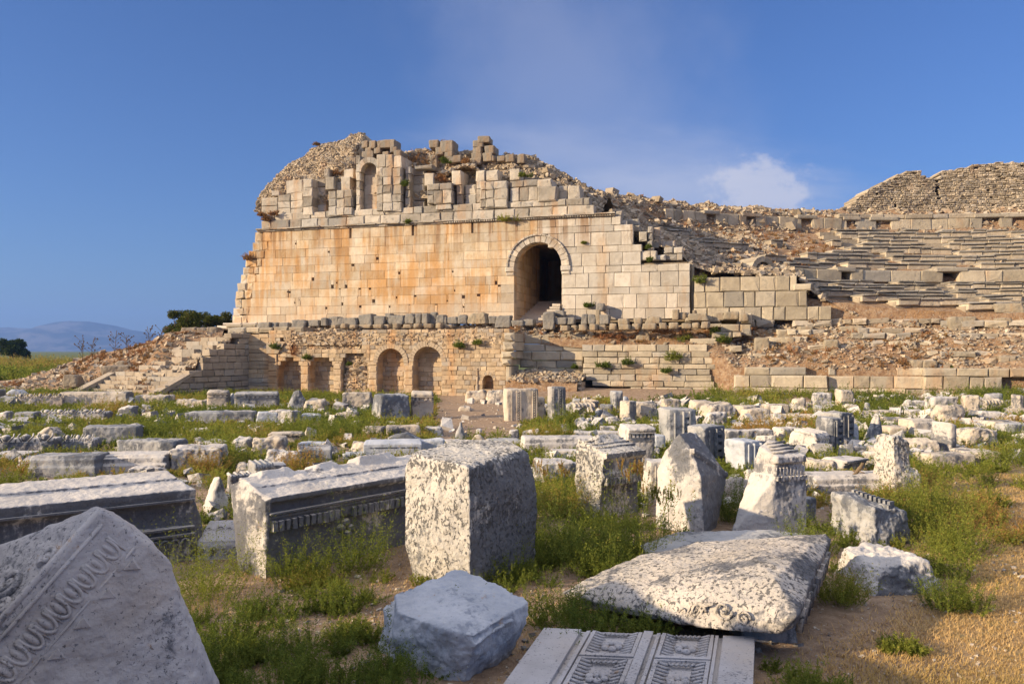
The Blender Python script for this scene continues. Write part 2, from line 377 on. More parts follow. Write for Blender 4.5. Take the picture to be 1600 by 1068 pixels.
# plants: feathery clumps made of stems and narrow leaves, numpy
def clumps(P, S, hue, stems=12, leaves=14, ll=.05, lw=.012, spread=.8, seed=1, stemw=.004, tipdry=.25, lift=.0, upright=.5, huej=.12):
    g = np.random.default_rng(seed); n = len(P); P = np.asarray(P, float); S = np.asarray(S, float); hue = np.asarray(hue, float)
    az = g.uniform(0, 2 * np.pi, (n, stems)); til = g.uniform(0.05, 1, (n, stems)) ** .8 * spread
    L = S[:, None] * g.uniform(.5, 1.1, (n, stems)) * (1 - .3 * til)
    d = np.stack([np.cos(az) * np.sin(til), np.sin(az) * np.sin(til), np.cos(til)], -1)
    base = P[:, None, :] + np.stack([np.cos(az), np.sin(az), az * 0], -1) * (S[:, None] * g.uniform(0, .25, (n, stems)))[..., None]
    s = g.uniform(.12, 1.0, (n, stems, leaves)) ** .8
    pos = base[:, :, None, :] + d[:, :, None, :] * (s * L[..., None])[..., None]
    pos[..., 2] -= (s ** 2 * L[..., None] * til[..., None] * .18)
    pos += g.normal(0, 1, pos.shape) * (S[:, None, None] * .03 * s)[..., None]
    ld = d[:, :, None, :] * upright + g.normal(0, .6, pos.shape); ld /= np.linalg.norm(ld, axis=-1, keepdims=True)
    sd = np.cross(ld, g.normal(0, 1, pos.shape)); sd /= np.linalg.norm(sd, axis=-1, keepdims=True) + 1e-6
    lln = ll * g.uniform(.5, 1.3, s.shape) * (1.25 - .6 * s)
    A = pos - sd * lw * .5; B = pos + sd * lw * .5; T = pos + ld * lln[..., None]
    V1 = np.stack([A, B, T], -2).reshape(-1, 3)
    h = np.clip(hue[:, None, None] + g.normal(0, huej, s.shape) + tipdry * (s - .6) * g.random((n, stems, 1)), 0, 1)
    tn = np.clip(.45 + g.normal(0, .22, s.shape) + g.normal(0, .12, (n, 1, 1)), 0, 1)
    H1 = np.repeat(h.ravel(), 3); T1 = np.repeat(tn.ravel(), 3)
    tip = base + d * L[..., None]; tip[..., 2] -= L * til * .18
    q = g.normal(0, 1, base.shape); q /= np.linalg.norm(q, axis=-1, keepdims=True)
    V2 = np.stack([base - q * stemw, base + q * stemw, tip], -2).reshape(-1, 3)
    H2 = np.full(len(V2), .55); T2 = np.full(len(V2), .3)
    return np.concatenate([V1, V2]), np.concatenate([T1, T2]), np.concatenate([H1, H2])
def leaf_obj(name, parts, mat, parent=None, origin=(0, 0, 0)):
    V = np.concatenate([p[0] for p in parts]) - np.array(origin)[None]; T = np.concatenate([p[1] for p in parts]); H = np.concatenate([p[2] for p in parts])
    me = np_mesh(name, V, np.arange(len(V)).reshape(-1, 3), T, H)
    return link(name, me, mat, parent, origin)

# carved / broken marble: convex pieces are fused by a voxel remesh and then worn by displacement
def hull(bm, pts):
    vs = [bm.verts.new(Vector(p)) for p in pts]
    r = bmesh.ops.convex_hull(bm, input=vs)
    dead = [v for v in r['geom_interior'] if isinstance(v, bmesh.types.BMVert)] + [v for v in r['geom_unused'] if isinstance(v, bmesh.types.BMVert)]
    if dead: bmesh.ops.delete(bm, geom=list(set(dead)), context='VERTS')
def boxpts(x0, x1, y0, y1, z0, z1): return [(x, y, z) for x in (x0, x1) for y in (y0, y1) for z in (z0, z1)]
TEX = {}
def tex(kind, size, depth=3):
    k = (kind, size)
    if k not in TEX:
        t = bpy.data.textures.new('wear', kind); t.noise_scale = size
        if kind == 'CLOUDS': t.noise_depth = depth
        TEX[k] = t
    return TEX[k]
def worn(bm, voxel, disp, extra=None, seed=0.0):
    """bmesh -> remeshed, worn mesh. disp = [(kind, size, strength)...]; extra = bmesh appended unremeshed"""
    me = bpy.data.meshes.new('tmp'); bmesh.ops.recalc_face_normals(bm, faces=bm.faces[:]); bm.to_mesh(me); bm.free()
    o = bpy.data.objects.new('tmp', me); C.objects.link(o); o.location = (seed * 3.1, seed * 7.7, seed * 1.3)
    m = o.modifiers.new('r', 'REMESH'); m.mode = 'VOXEL'; m.voxel_size = voxel; m.adaptivity = 0
    sm = o.modifiers.new('s', 'SMOOTH'); sm.factor = .5; sm.iterations = 2
    for kd, size, st in disp:
        d = o.modifiers.new('d', 'DISPLACE'); d.texture = tex(kd, size); d.texture_coords = 'GLOBAL'; d.strength = st; d.mid_level = .5
    dg = bpy.context.evaluated_depsgraph_get(); dg.update()
    res = bpy.data.meshes.new_from_object(o.evaluated_get(dg)); bpy.data.objects.remove(o); bpy.data.meshes.remove(me)
    res.polygons.foreach_set('use_smooth', np.ones(len(res.polygons), dtype=bool))
    if extra is not None and len(extra.verts):
        b = bmesh.new(); b.from_mesh(res); tmp = bpy.data.meshes.new('x'); bmesh.ops.recalc_face_normals(extra, faces=extra.faces[:]); extra.to_mesh(tmp); extra.free(); b.from_mesh(tmp)
        b.to_mesh(res); b.free(); bpy.data.meshes.remove(tmp)
    return res
def tube(bm, pts, rad, n=6, closed=False):
    pts = [Vector(p) for p in pts]; rings = []
    for i, p in enumerate(pts):
        t = (pts[min(i + 1, len(pts) - 1)] - pts[max(i - 1, 0)]).normalized()
        a = t.orthogonal().normalized() if not rings else (la - t * la.dot(t)).normalized()
        la = a; b = t.cross(a); r = rad(i / (len(pts) - 1)) if callable(rad) else rad
        rings.append([bm.verts.new(p + (a * math.cos(6.283 * k / n) + b * math.sin(6.283 * k / n)) * r) for k in range(n)])
    for A, B in zip(rings, rings[1:]):
        for k in range(n):
            f = bm.faces.new((A[k], A[(k + 1) % n], B[(k + 1) % n], B[k])); f.smooth = True
    bm.faces.new(rings[0][::-1]); bm.faces.new(rings[-1])
def blob(bm, c, r3, rot=None, seg=10, rings=6):
    mt = Matrix.Translation(c) @ (rot.to_4x4() if rot else Matrix()) @ Matrix.Diagonal((*r3, 1))
    r = bmesh.ops.create_uvsphere(bm, u_segments=seg, v_segments=rings, radius=1, matrix=mt)
    for v in r['verts']:
        for f in v.link_faces: f.smooth = True
def spiral(O, ax, ay, r0, turns, n=26, sgn=1, nrm=None, lift=0.0):
    O, ax, ay = Vector(O), Vector(ax), Vector(ay)
    return [O + (ax * math.cos(sgn * a) + ay * math.sin(sgn * a)) * (r0 * (1 - .85 * i / n)) for i in range(n + 1) for a in [6.283 * turns * i / n]]
# ---------------------------------------------------------------- ground, hills, haze
TF = Frame((-14.8, 46.0), (0.9635, -0.2676))      # line of the lower terrace front
MF = Frame((-16.0, 50.0), (0.9635, -0.2676))      # line of the great wall
CC = (29.0, 20.0)                                 # centre of the auditorium (upper rows)
def cen(r): return (lerp(r, [(15, 20.5), (18, 21.5), (28, 25.5), (40, 29.0)]), 20.0)
def uT(x, y): return (Vector((x, y, 0)) - TF.O).dot(TF.e), (Vector((x, y, 0)) - TF.O).dot(TF.n)
def gz(x, y):
    """ground height of the field in front of the theatre"""
    z = .05 * fn(x, y, .35, 3) + .025 * fn(x, y, 1.1, 9)
    u, t = uT(x, y)
    if u > 13.0:                                    # earth banked up right of the terrace
        z += .45 * max(0, 1 - max(0, t) / 5.0) * min(1, (u - 13) / 2)
    if t < 60 and u < -2.5:                        # earth mound left of the stairs
        pass
    return z
xs = sorted(set([-9000, -5000, -2500, -1200, -600, -300, -160, -90, -60, -45] + list(np.arange(-34, 34.1, .5)) + [45, 60, 90, 160, 300, 600, 1200, 2500, 5000, 9000]))
ys = sorted(set([-9000, -4000, -1500, -500, -200, -80, -40, -20, -10, -5] + list(np.arange(-2, 14, .25)) + list(np.arange(14, 52, .5)) + [55, 60, 70, 85, 100, 130, 160, 200, 300, 500, 900, 1800, 4000, 9000]))
m, t = M('field_ground'); g = NT(t)
tcn = g.n('ShaderNodeTexCoord').outputs['Object']
sx = g.n('ShaderNodeSeparateXYZ', {0: tcn})
n1 = g.noise(tcn, .9, 6, .6); n2 = g.noise(tcn, 6, 6, .65); n3 = g.noise(tcn, 38, 4, .6)
dirt = g.mix(g.ss(n2, .3, .7), (.24, .16, .10), (.42, .30, .20))
dirt = g.mix(g.m('MULTIPLY', g.ss(n3, .60, .68), .6), dirt, (.55, .5, .43))
straw = g.mix(g.ss(g.noise(g.map(tcn, (3, 9, 3)), 5, 6, .7), .3, .7), (.33, .215, .10), (.50, .34, .165))
straw = g.mix(g.m('MULTIPLY', g.ss(g.m('ADD', n2, g.m('MULTIPLY', n1, .5)), .74, .86), .35), straw, (.13, .15, .035))
straw = g.mix(g.m('MULTIPLY', g.ss(n3, .63, .68), .35), straw, (.5, .44, .35))
pathm = g.m('MULTIPLY', g.ss(g.m('ADD', sx.outputs[0], g.m('ADD', g.m('MULTIPLY', sx.outputs[1], -.42), g.m('MULTIPLY', n1, 1.4))), .95, 1.9), g.ss(sx.outputs[1], 18.5, 15.5))
colr = g.mix(pathm, dirt, straw)
far = g.ss(g.m('ADD', sx.outputs[1], g.m('MULTIPLY', n1, 6)), 47, 56)
colr = g.mix(far, colr, g.mix(g.ss(g.noise(tcn, .12, 6, .6), .42, .6), (.09, .13, .03), (.13, .12, .04)))
h = g.m('ADD', g.m('MULTIPLY', n2, 1.2), g.m('ADD', n3, g.m('MULTIPLY', g.noise(tcn, 90, 3), .6)))
g.finish(colr, h, .8, .035); MAT['ground'] = m
o = grid_mesh('ground', lambda x, y: (x, y, gz(x, y) if -2.5 < y < 60 and abs(x) < 40 else 0.0), xs, ys, MAT['ground']); tag(o, kind='structure')

# far mountain ridge as terrain, seen through the haze
m, t = M('mountain_rock'); g = NT(t)
tcn = g.n('ShaderNodeTexCoord').outputs['Object']
colr = g.mix(g.ss(g.noise(tcn, .004, 8, .65), .46, .60), (.02, .03, .03), (.15, .135, .125))
g.finish(colr, g.noise(tcn, .01, 8, .7), .6, 20); MAT['mountain'] = m
prof = [(-700, 520), (-200, 514), (0, 513), (60, 513), (74, 509), (86, 503), (108, 500.5), (140, 502), (170, 507), (195, 514), (225, 518), (240, 521), (262, 532), (300, 541), (380, 546), (520, 548)]
DM = 6200.0
def mtn(px, v):
    hgt = (HZ - lerp(px, prof)) / F * DM + CH
    x = (px - 800) / F * DM
    s = v
    base = hgt * (1 - abs(s) ** 1.25)
    y = DM + s * (900 if s < 0 else 1600)
    z = base + (noise.fractal(Vector((x * .0016, y * .0016, 1)), 1, 2, 6) * 26 + noise.fractal(Vector((x * .006, y * .006, 1)), 1, 2, 4) * 7) * min(1, hgt / 120) * (1 if s < -.02 else .25) * (1 - abs(s) * .3)
    return (x, y, max(-3, z) if abs(s) < .99 else -8)
o = grid_mesh('mountain', mtn, list(np.arange(-700, 521, 6)), list(np.linspace(-1, 1, 41)), MAT['mountain']); tag(o, kind='structure')

# ---------------------------------------------------------------- the great wall (theatre facade)
root = empty('theatre_facade', MF.at(10, 0, 4.2)); tag(root, 'great honey coloured ashlar wall of the ruined theatre with tall arched doorway', 'ruin')
def child(o, parent):
    o.parent = parent; o.matrix_parent_inverse = Matrix.Translation(parent.location).inverted(); return o
def zc(px, py, t=0.0): return MF.z(px, py, t)
uA = MF.u(843); rA = .5 * (MF.u(877.5) - MF.u(803.5)); uA = .5 * (MF.u(877.5) + MF.u(803.5))
zTop = zc(840, 378); zSp = zTop - rA; zB = 4.15; zCo = 9.84
hole = arch_hole(uA, zSp, rA, ring=.16)
hsl = [rect_hole(MF.u(p) - .07, MF.u(p) + .07, 9.3, 9.68) for p in (547.5, 645, 738)]
ms = Masonry(11)
uS = uA + .9
def uleft(z): return MF.u(lerp(z, [(4.2, 362), (6.5, 371), (8.0, 385), (9.2, 396), (9.9, 404)]))
zrows = [zB]
while zrows[-1] < zCo - .62: zrows.append(zrows[-1] + ms.r.uniform(.44, .56))
zrows.append(zCo)
def droph(n, lo, hi, r0, r1):
    """small robbed sockets and gouges in the wall face"""
    return [(ms.r.uniform(r0, r1), ms.r.uniform(lo, hi), ms.r.uniform(.08, .2)) for _ in range(n)]
sock = droph(26, 4.9, 6.3, MF.u(430), uA - 2.2) + droph(8, 6.3, 9.0, MF.u(430), uA - 2.5)
for a, b in zip(zrows, zrows[1:]):
    so = [rect_hole(u - s / 2, u + s / 2, z, z + s) for u, z, s in sock if z > a and z + s * .3 < b]
    ul = uleft((a + b) / 2)
    ms.row(MF, ul + 1.15, uA, a, b, -.55, 0, .7, 1.6, [hole] + hsl + so, gap=.004, bev=.007, jit=.005, depthj=.005)
    for u, z_, s_ in sock:
        if z_ > a and z_ + s_ * .3 < b:
            if z_ - a > .08: ms.block(MF, u - s_ / 2, u + s_ / 2, a, z_, -.55, 0, gap=.003, bev=.006)
            if b - z_ - s_ > .06: ms.block(MF, u - s_ / 2, u + s_ / 2, z_ + s_, b, -.55, 0, gap=.003, bev=.006)
    ms.row(MF, ul - .05, ul + 1.12, a, b, -.8, -.05, .45, .8, gap=.015, bev=.04, jit=.05, depthj=.06)
ms2 = Masonry(12)
z = zB; k = 0; zr = [zB]
for hgt in (.55, .74, .36, .76, .37, .68, .36, .72, .34, .45): zr.append(zr[-1] + hgt)
zr = [z * (zCo - zB) / (zr[-1] - zB) + zB - zB * (zCo - zB) / (zr[-1] - zB) for z in zr]
def rend(z):
    return MF.u(lerp(z, [(7.35, 1078), (7.36, 1001), (8.1, 1003), (8.12, 1007), (8.45, 1007), (8.5, 989), (9.25, 989), (9.3, 978), (9.6, 970)]))
for a, b in zip(zr, zr[1:]):
    tall = b - a > .5
    ms2.row(MF, uA, rend((a + b) / 2), a, b, -.55, 0, .55 if tall else .8, 1.05 if tall else 1.6, [hole], gap=.008, bev=.014, jit=.010, depthj=.012)
# backing so that joints read as dark recesses
bk = Masonry(3)
bk.box([MF.at(u, t, z) for u, t, z in [(uleft(9.8) + .3, -.9, 4), (uA - rA - .2, -.9, 4), (uA - rA - .2, -.9, 9.8), (uleft(9.8) + .3, -.9, 9.8), (uleft(9.8) + .3, -.14, 4), (uA - rA - .2, -.14, 4), (uA - rA - .2, -.14, 9.8), (uleft(9.8) + .3, -.14, 9.8)]], .1, .2)
ur = MF.u(1074)
bk.box([MF.at(u, t, z) for u, t, z in [(uA + rA + .2, -.9, 4), (ur, -.9, 4), (ur, -.9, 7.2), (uA + rA + .2, -.9, 7.2), (uA + rA + .2, -.14, 4), (ur, -.14, 4), (ur, -.14, 7.2), (uA + rA + .2, -.14, 7.2)]], .1, .2)
ur = MF.u(985)
bk.box([MF.at(u, t, z) for u, t, z in [(uA + rA + .2, -.9, 7.2), (ur, -.9, 7.2), (ur, -.9, 9.2), (uA + rA + .2, -.9, 9.2), (uA + rA + .2, -.14, 7.2), (ur, -.14, 7.2), (ur, -.14, 9.2), (uA + rA + .2, -.14, 9.2)]], .1, .2)
child(bk.build('wall_core', MAT['rubble']), root)
wl_ = child(ms.build('wall_face', MAT['facade']), root)
child(ms2.build('wall_face', MAT['facade_pale']), root)
# archway: ring, moulded outer ring, imposts, deep barrel passage with steps
ar = Masonry(5)
voussoirs(ar, MF, uA, zSp, rA, .36, -.6, .05, 15)
voussoirs(ar, MF, uA, zSp, rA + .36, .09, -.2, .12, 22)
for s in (-1, 1):
    a, b = sorted((uA + s * (rA - .05), uA + s * (rA + .52)))
    ar.block(MF, a, b, zSp - .30, zSp, -.5, .13, bev=.03); ar.block(MF, a + .04, b - .04, zSp - .5, zSp - .30, -.5, .07, bev=.02)
door = child(ar.build('arch_ring', MAT['facade_pale']), root)
pa = Masonry(6); Lp = 6.2
zf = lambda t: 4.25 + min(1, max(0, (-t - .6) / 5.0)) * 1.3
for kx in range(11):       # passage walls of ashlar, left and right, then the vault
    z0 = 4.0 + kx * (zSp - 4.0) / 7; z1 = 4.0 + (kx + 1) * (zSp - 4.0) / 7
    for s in (-1, 1):
        t = -.5
        while t > -Lp:
            l = pa.r.uniform(.6, 1.2); e = max(-Lp, t - l); ua, ub = sorted((uA + s * rA, uA + s * (rA + .5)))
            dj = pa.r.uniform(0, .015) * s
            pa.box([MF.at(u, tt, zz) for u, tt, zz in [(ua + dj, e + .01, z0 + .01), (ub + dj, e + .01, z0 + .01), (ub + dj, e + .01, z1 - .01), (ua + dj, e + .01, z1 - .01), (ua + dj, t - .01, z0 + .01), (ub + dj, t - .01, z0 + .01), (ub + dj, t - .01, z1 - .01), (ua + dj, t - .01, z1 - .01)]])
            t = e
voussoirs(pa, MF, uA, zSp, rA, .4, -1.05, -.56, 11)
for s0, s1 in ((-14.5, -.95),): pa.box([MF.at(u, tt, zz) for u, tt, zz in [(uA - 3.2, s0, 9.05), (uA + 3.2, s0, 9.05), (uA + 3.2, s0, 9.4), (uA - 3.2, s0, 9.4), (uA - 3.2, s1, 9.05), (uA + 3.2, s1, 9.05), (uA + 3.2, s1, 9.4), (uA - 3.2, s1, 9.4)]], .05, .9)
for s in (-1, 1):
    ua, ub = sorted((uA + s * rA, uA + s * (rA + .5)))
    o_ = s * 1.2
    pa.box([MF.at(u, tt, zz) for u, tt, zz in [(ua + o_, -14, 4), (ub + o_, -14, 4), (ub + o_, -14, 9.1), (ua + o_, -14, 9.1), (ua + o_, -6.0, 4), (ub + o_, -6.0, 4), (ub + o_, -6.0, 9.1), (ua + o_, -6.0, 9.1)]], .02, .9)
    pa.box([MF.at(u, tt, zz) for u, tt, zz in [(ua, -6.4, 4), (ua + s * 1.6, -6.4, 4), (ua + s * 1.6, -6.4, 9.1), (ua, -6.4, 9.1), (ua, -6.22, 4), (ua + s * 1.6, -6.22, 4), (ua + s * 1.6, -6.22, 9.1), (ua, -6.22, 9.1)]], .02, .9)
pa.box([MF.at(u, tt, zz) for u, tt, zz in [(uA - 3.6, -15, 3.5), (uA + 3.6, -15, 3.5), (uA + 3.6, -15, 9.6), (uA - 3.6, -15, 9.6), (uA - 3.6, -13.9, 3.5), (uA + 3.6, -13.9, 3.5), (uA + 3.6, -13.9, 9.6), (uA - 3.6, -13.9, 9.6)]], .05, .9)
child(pa.build('passage', MAT['facade']), door)
st = Masonry(7)
for i in range(8):
    t0 = -1.2 - i * .62; st.box([MF.at(u, tt, zz) for u, tt, zz in [(uA - rA, t0 - .64, 3.9), (uA + rA, t0 - .64, 3.9), (uA + rA, t0 - .64, 4.35 + i * .17), (uA - rA, t0 - .64, 4.35 + i * .17), (uA - rA, t0, 3.9), (uA + rA, t0, 3.9), (uA + rA, t0, 4.35 + i * .17), (uA - rA, t0, 4.35 + i * .17)]], .8, .2)
st.box([MF.at(u, tt, zz) for u, tt, zz in [(uA - rA, -14, 3.9), (uA + rA, -14, 3.9), (uA + rA, -14, 5.6), (uA - rA, -14, 5.6), (uA - rA, -6.2, 3.9), (uA + rA, -6.2, 3.9), (uA + rA, -6.2, 5.6), (uA - rA, -6.2, 5.6)]], .5, .2)
for i in range(6):        # small steps at the right of the door, in the sun
    u0 = uA + .15 + i * .14; st.block(MF, u0, uA + rA - .05, 4.1 + i * .16, 4.1 + (i + 1) * .16, -.9, .5 - i * .08, bev=.01)
child(st.build('steps', MAT['facade_pale']), door)
# cornice: projecting moulded course with a broken lip
co = Masonry(8)
uc0, uc1 = uleft(9.84) - .05, MF.u(962)
co.row(MF, uc0, uc1, zCo, zCo + .10, -.4, .10, .5, 1.3, gap=.004, bev=.02, depthj=.02)
co.row(MF, uc0, uc1, zCo + .10, zCo + .19, -.4, .24, .5, 1.3, gap=.004, bev=.02, jit=.02, depthj=.05, miss=.12)
u = MF.u(700)
while u < MF.u(955): co.block(MF, u, u + .07, zCo + .02, zCo + .10, 0, .17, gap=.0, bev=.005); u += .14
child(co.build('cornice', MAT['upper']), root)
# plinth mouldings at the foot, left end
pl = Masonry(9)
ul = MF.u(346)
pl.row(MF, ul, MF.u(480), 3.72, 4.0, -.8, .55, .9, 1.7, bev=.05, jit=.03); pl.row(MF, ul + .25, MF.u(470), 4.0, 4.18, -.8, .3, .9, 1.7, bev=.05)
child(pl.build('plinth', MAT['facade_pale']), root)
# side return of the left end, running back
LF = Frame((MF.at(uleft(4.5) - .1, 0, 0)[0], MF.at(uleft(4.5) - .1, 0, 0)[1]), (-MF.n.x, -MF.n.y))
LF.n = -LF.n; lr = Masonry(10)
for a, b in zip(zrows, zrows[1:]):
    off = uleft((a + b) / 2) - uleft(4.5)
    lr.row(LF, .1, 9, a, b, -.5 - off, -off, .7, 1.4, bev=.04, jit=.04, depthj=.05)
child(lr.build('end_wall', MAT['facade_pale']), root)
# straight joint and lower wing on the right
wg = Masonry(13)
zw = [4.0, 4.72, 5.55, 6.35]
ends = [1300, 1262, 1246]
for (a, b), pe in zip(zip(zw, zw[1:]), ends): wg.row(MF, MF.u(1084), MF.u(pe), a, b, -.7, -.12, .55, 1.15, gap=.012, bev=.03, jit=.02, depthj=.03)
wg.row(MF, MF.u(1240), MF.u(1268), 5.55, 5.9, -.7, -.1, .5, .9)
wg.block(MF, MF.u(1079), MF.u(1084), 4, 7.1, -1.2, -.45, tone=.1, bev=.01)
child(wg.build('wing_wall', MAT['ashlar']), root)
# stepped remnants over the right end of the wall
sm_ = Masonry(14)
for x0, x1, y0, y1, t0, tn in [(1001, 1026, 392, 407, -.1, .3), (1037, 1067, 386, 407, -.5, .35), (998, 1011, 362, 377, -.2, .2), (1012, 1020, 354, 386, -.3, .35), (1022, 1031, 355, 386, -.9, .15),
                               (1008, 1030, 378, 388, -.6, .5), (962, 972, 330, 350, -.4, .3), (970, 998, 343, 352, -.8, .5), (1031, 1055, 377, 386, -1.1, .6), (985, 1000, 352, 362, -.5, .3), (960, 980, 344, 356, -.2, .6),
                               (1012, 1022, 386, 392, -.4, .3), (1026, 1040, 398, 407, -.3, .4)]:
    u0, u1 = MF.u(x0, t0), MF.u(x1, t0); za, zb = MF.z(x0, y1, t0), MF.z(x0, y0, t0)
    nn = max(1, round((zb - za) / .45))
    for i in range(nn): sm_.row(MF, u0, u1, za + (zb - za) * i / nn, za + (zb - za) * (i + 1) / nn, t0 - .8, t0, .5, .9, hue=.8 if tn > .3 else .4, bev=.03, jit=.025)
child(sm_.build('stepped_masonry', MAT['upper']), root)

def wingfill(u, v):
    px = lerp(u, _tabw); t = -.62 - 7.5 * v
    z = lerp(px, [(955, 10.3), (975, 9.9), (1000, 8.9), (1035, 8.2), (1068, 7.7), (1085, 7.0), (1110, 6.7), (1180, 6.5), (1245, 6.3), (1262, 5.5), (1300, 4.7), (1330, 4.2)]) + lerp(px, [(960, .35), (1100, .36), (1250, .22), (1330, .12)]) * (7.5 * v) * .62
    z += noise.fractal(Vector((u * .9, t * .9, 7)), 1, 2, 5) * .28 * min(1, v * 8)
    x, y, _ = MF.at(u, t, 0); return (x, y, z)
_tabw = [(MF.u(px, -3), px) for px in range(950, 1345, 5)]
_us = list(np.arange(MF.u(962, -3), MF.u(1335, -3), .2))
child(grid_mesh('earth_fill', wingfill, _us, list(np.linspace(0, 1, 24)), MAT['rubble']), root)
P = []; S = []; g_ = random.Random(15)
for _ in range(4500):
    u = g_.uniform(_us[0], _us[-1]); x, y, z = wingfill(u, g_.random()); P.append((x, y, z + .03)); S.append(.07 + .4 * g_.random() ** 5)
child(rocks('loose_stones', P, S, MAT['rubble'], seed=31), root)

# ---------------------------------------------------------------- upper storey: niches and pilasters
up = Masonry(21)
uz0 = zCo + .19; uz1 = uz0 + .52; uz2 = uz1 + .42
up.row(MF, MF.u(407), MF.u(928), uz0, uz1, -.9, -.08, .55, 1.4, bev=.03, jit=.025, depthj=.05)
up.row(MF, MF.u(408), MF.u(921), uz1, uz2, -.9, -.14, .55, 1.3, bev=.03, jit=.025, depthj=.05)
def pier(x0, x1, y0, y1, t, cols=1, hue=None, lean=.0, rows=None, tone=None):
    u0, u1 = MF.u(x0, t), MF.u(x1, t); za, zb = MF.z((x0 + x1) / 2, y1, t), MF.z((x0 + x1) / 2, y0, t)
    nn = rows or max(1, round((zb - za) / .5)); w = (u1 - u0) / cols
    for c in range(cols):
        zz = [za] + sorted(za + (zb - za) * (i + 1) / nn + up.r.uniform(-.05, .05) for i in range(nn - 1)) + [zb]
        for a, b in zip(zz, zz[1:]): up.block(MF, u0 + c * w, u0 + (c + 1) * w, a, b, -1.6, t + up.r.uniform(-.015, .015), hue=hue if hue is not None else up.r.random(), tone=tone, gap=.006, bev=.03, jit=.03)
# (x0, x1, top, bottom, forward, columns)
for a in [(408, 434, 309, 336, -.35, 1), (434, 473, 303, 336, -.3, 2), (447, 473, 281, 303, -.45, 1), (424, 437, 298, 306, -.3, 1),
          (473, 488, 279, 336, -.05, 1), (488, 491, 300, 336, -.5, 1), (491, 509, 280, 332, -.75, 1), (508, 522, 276, 296, -.25, 1), (506, 514, 264, 277, -.4, 1),
          (513, 550, 297, 336, .0, 3), (550, 556, 297, 336, -.7, 1), (532, 547, 276, 297, -.45, 1), (522, 532, 284, 297, -.5, 1), (537, 552, 264, 278, -.5, 1),
          (556, 563, 243, 334, -.15, 1), (590, 597, 255, 330, -.15, 1),
          (588, 603, 241, 262, .0, 1), (603, 614, 241, 262, .05, 1), (614, 627, 243, 262, .0, 1), (588, 598, 262, 330, .0, 1), (598, 612, 262, 330, .06, 1), (612, 627, 262, 330, -.02, 1),
          (627, 634, 262, 330, -.85, 1), (633, 641, 260, 332, -.3, 1), (641, 663, 262, 326, -.8, 1), (647, 675, 258, 264, -.5, 1), (663, 677, 270, 290, -.25, 1), (667, 677, 290, 322, -.3, 1),
          (667, 678, 290, 318, .02, 1), (677, 706, 297, 318, .1, 2), (667, 706, 286, 297, .05, 2), (681, 705, 318, 327, .0, 1),
          (706, 713, 290, 328, -.7, 1), (713, 722, 288, 320, -.3, 1), (706, 720, 266, 288, -.15, 1), (722, 727, 288, 318, -.8, 1), (727, 744, 288, 320, -.6, 1), (744, 752, 282, 318, -.3, 1),
          (743, 757, 266, 283, -.4, 1), (759, 778, 266, 282, -.5, 1),
          (750, 759, 283, 324, .02, 1), (759, 772, 283, 324, .06, 1), (772, 792, 283, 324, .05, 1), (792, 797, 286, 320, -.5, 1),
          (797, 840, 281, 292, -.15, 2), (840, 862, 280, 292, -.12, 1), (797, 840, 292, 314, -.18, 3), (840, 870, 291, 314, .02, 1), (797, 870, 314, 323, -.1, 4), (870, 918, 312, 323, -.2, 3),
          (873, 887, 291, 312, -.6, 1), (887, 906, 290, 312, -.35, 1), (796, 812, 264, 281, -.7, 1)]:
    pier(*a[:5], cols=a[5], rows=(1 if a[3] - a[2] < 24 else None))
# the blind niche with a round head
def nich(x0, x1, ytop, ybot, t, tb):
    u0, u1 = MF.u(x0, t), MF.u(x1, t); r = (u1 - u0) / 2; zt = MF.z((x0 + x1) / 2, ytop, t); zb = MF.z((x0 + x1) / 2, ybot, t)
    voussoirs(up, MF, (u0 + u1) / 2, zt - r, r, .34, -1.4, t + .02, 9, hue=.8)
    n_ = 5
    for i in range(n_): up.block(MF, u0 - .02, u1 + .02, zb + (zt - zb) * i / n_, zb + (zt - zb) * (i + 1) / n_, -1.6, tb, hue=.3, gap=.004, bev=.006)
nich(564, 589, 254, 333, -.12, -.62)
child(up.build('niche_storey', MAT['upper']), root)

# rubble core above the wall: broken concrete and fallen stones
crest = [(398, 306), (405, 300), (412, 288), (420, 272), (430, 262), (445, 249), (460, 238), (480, 228), (500, 223), (520, 221), (528, 212), (540, 208), (549, 211), (553, 220), (556, 238), (575, 242), (600, 236), (627, 240), (640, 234), (660, 236), (680, 238), (700, 240), (722, 236), (740, 246), (760, 246), (776, 243), (800, 243), (820, 244), (832, 252), (845, 258), (862, 268), (880, 278), (900, 290), (915, 296), (930, 302), (945, 306)]
frontz = [(398, 12.2), (440, 12.0), (500, 12.4), (553, 12.9), (640, 12.6), (700, 12.3), (800, 12.1), (860, 12.0), (900, 11.9), (945, 10.6)]
def core(u, v):
    # v 0..1 rises from the back of the niches to the crest, 1..2 falls away behind
    px = PXU(u); tc_ = -3.4
    zt = MF.z(px, lerp(px, crest), tc_); z0 = lerp(px, frontz) - .9
    dome = max(0, min(1, (560 - px) / 40)) if px < 560 else 0
    if v <= 1:
        s = v; t = (-.75 - 2.65 * (s ** (1.9 if dome else 1.0))); z = z0 + (zt - z0) * (s ** (.85 if dome else .9))
    else:
        s = v - 1; t = -3.4 - 7 * s; z = zt - 4.0 * s * s
    nn = noise.fractal(Vector((u * .9, z * .9, t)), 1, 2, 5) * .28 + noise.noise(Vector((u * 4, z * 4, t * 4))) * .09
    x, y, _ = MF.at(u, t + nn * (.9 if v < .98 else .3), 0); return (x, y, z + nn * .55 * (1 if 0 < v < 2 else 0) * (.5 if v > .9 else 1))
_tab = [(MF.u(px, -1.5), px) for px in range(380, 990, 3)]
def PXU(u): return lerp(u, _tab)
us = list(np.arange(MF.u(409, -1.5), MF.u(945, -1.5), .16))
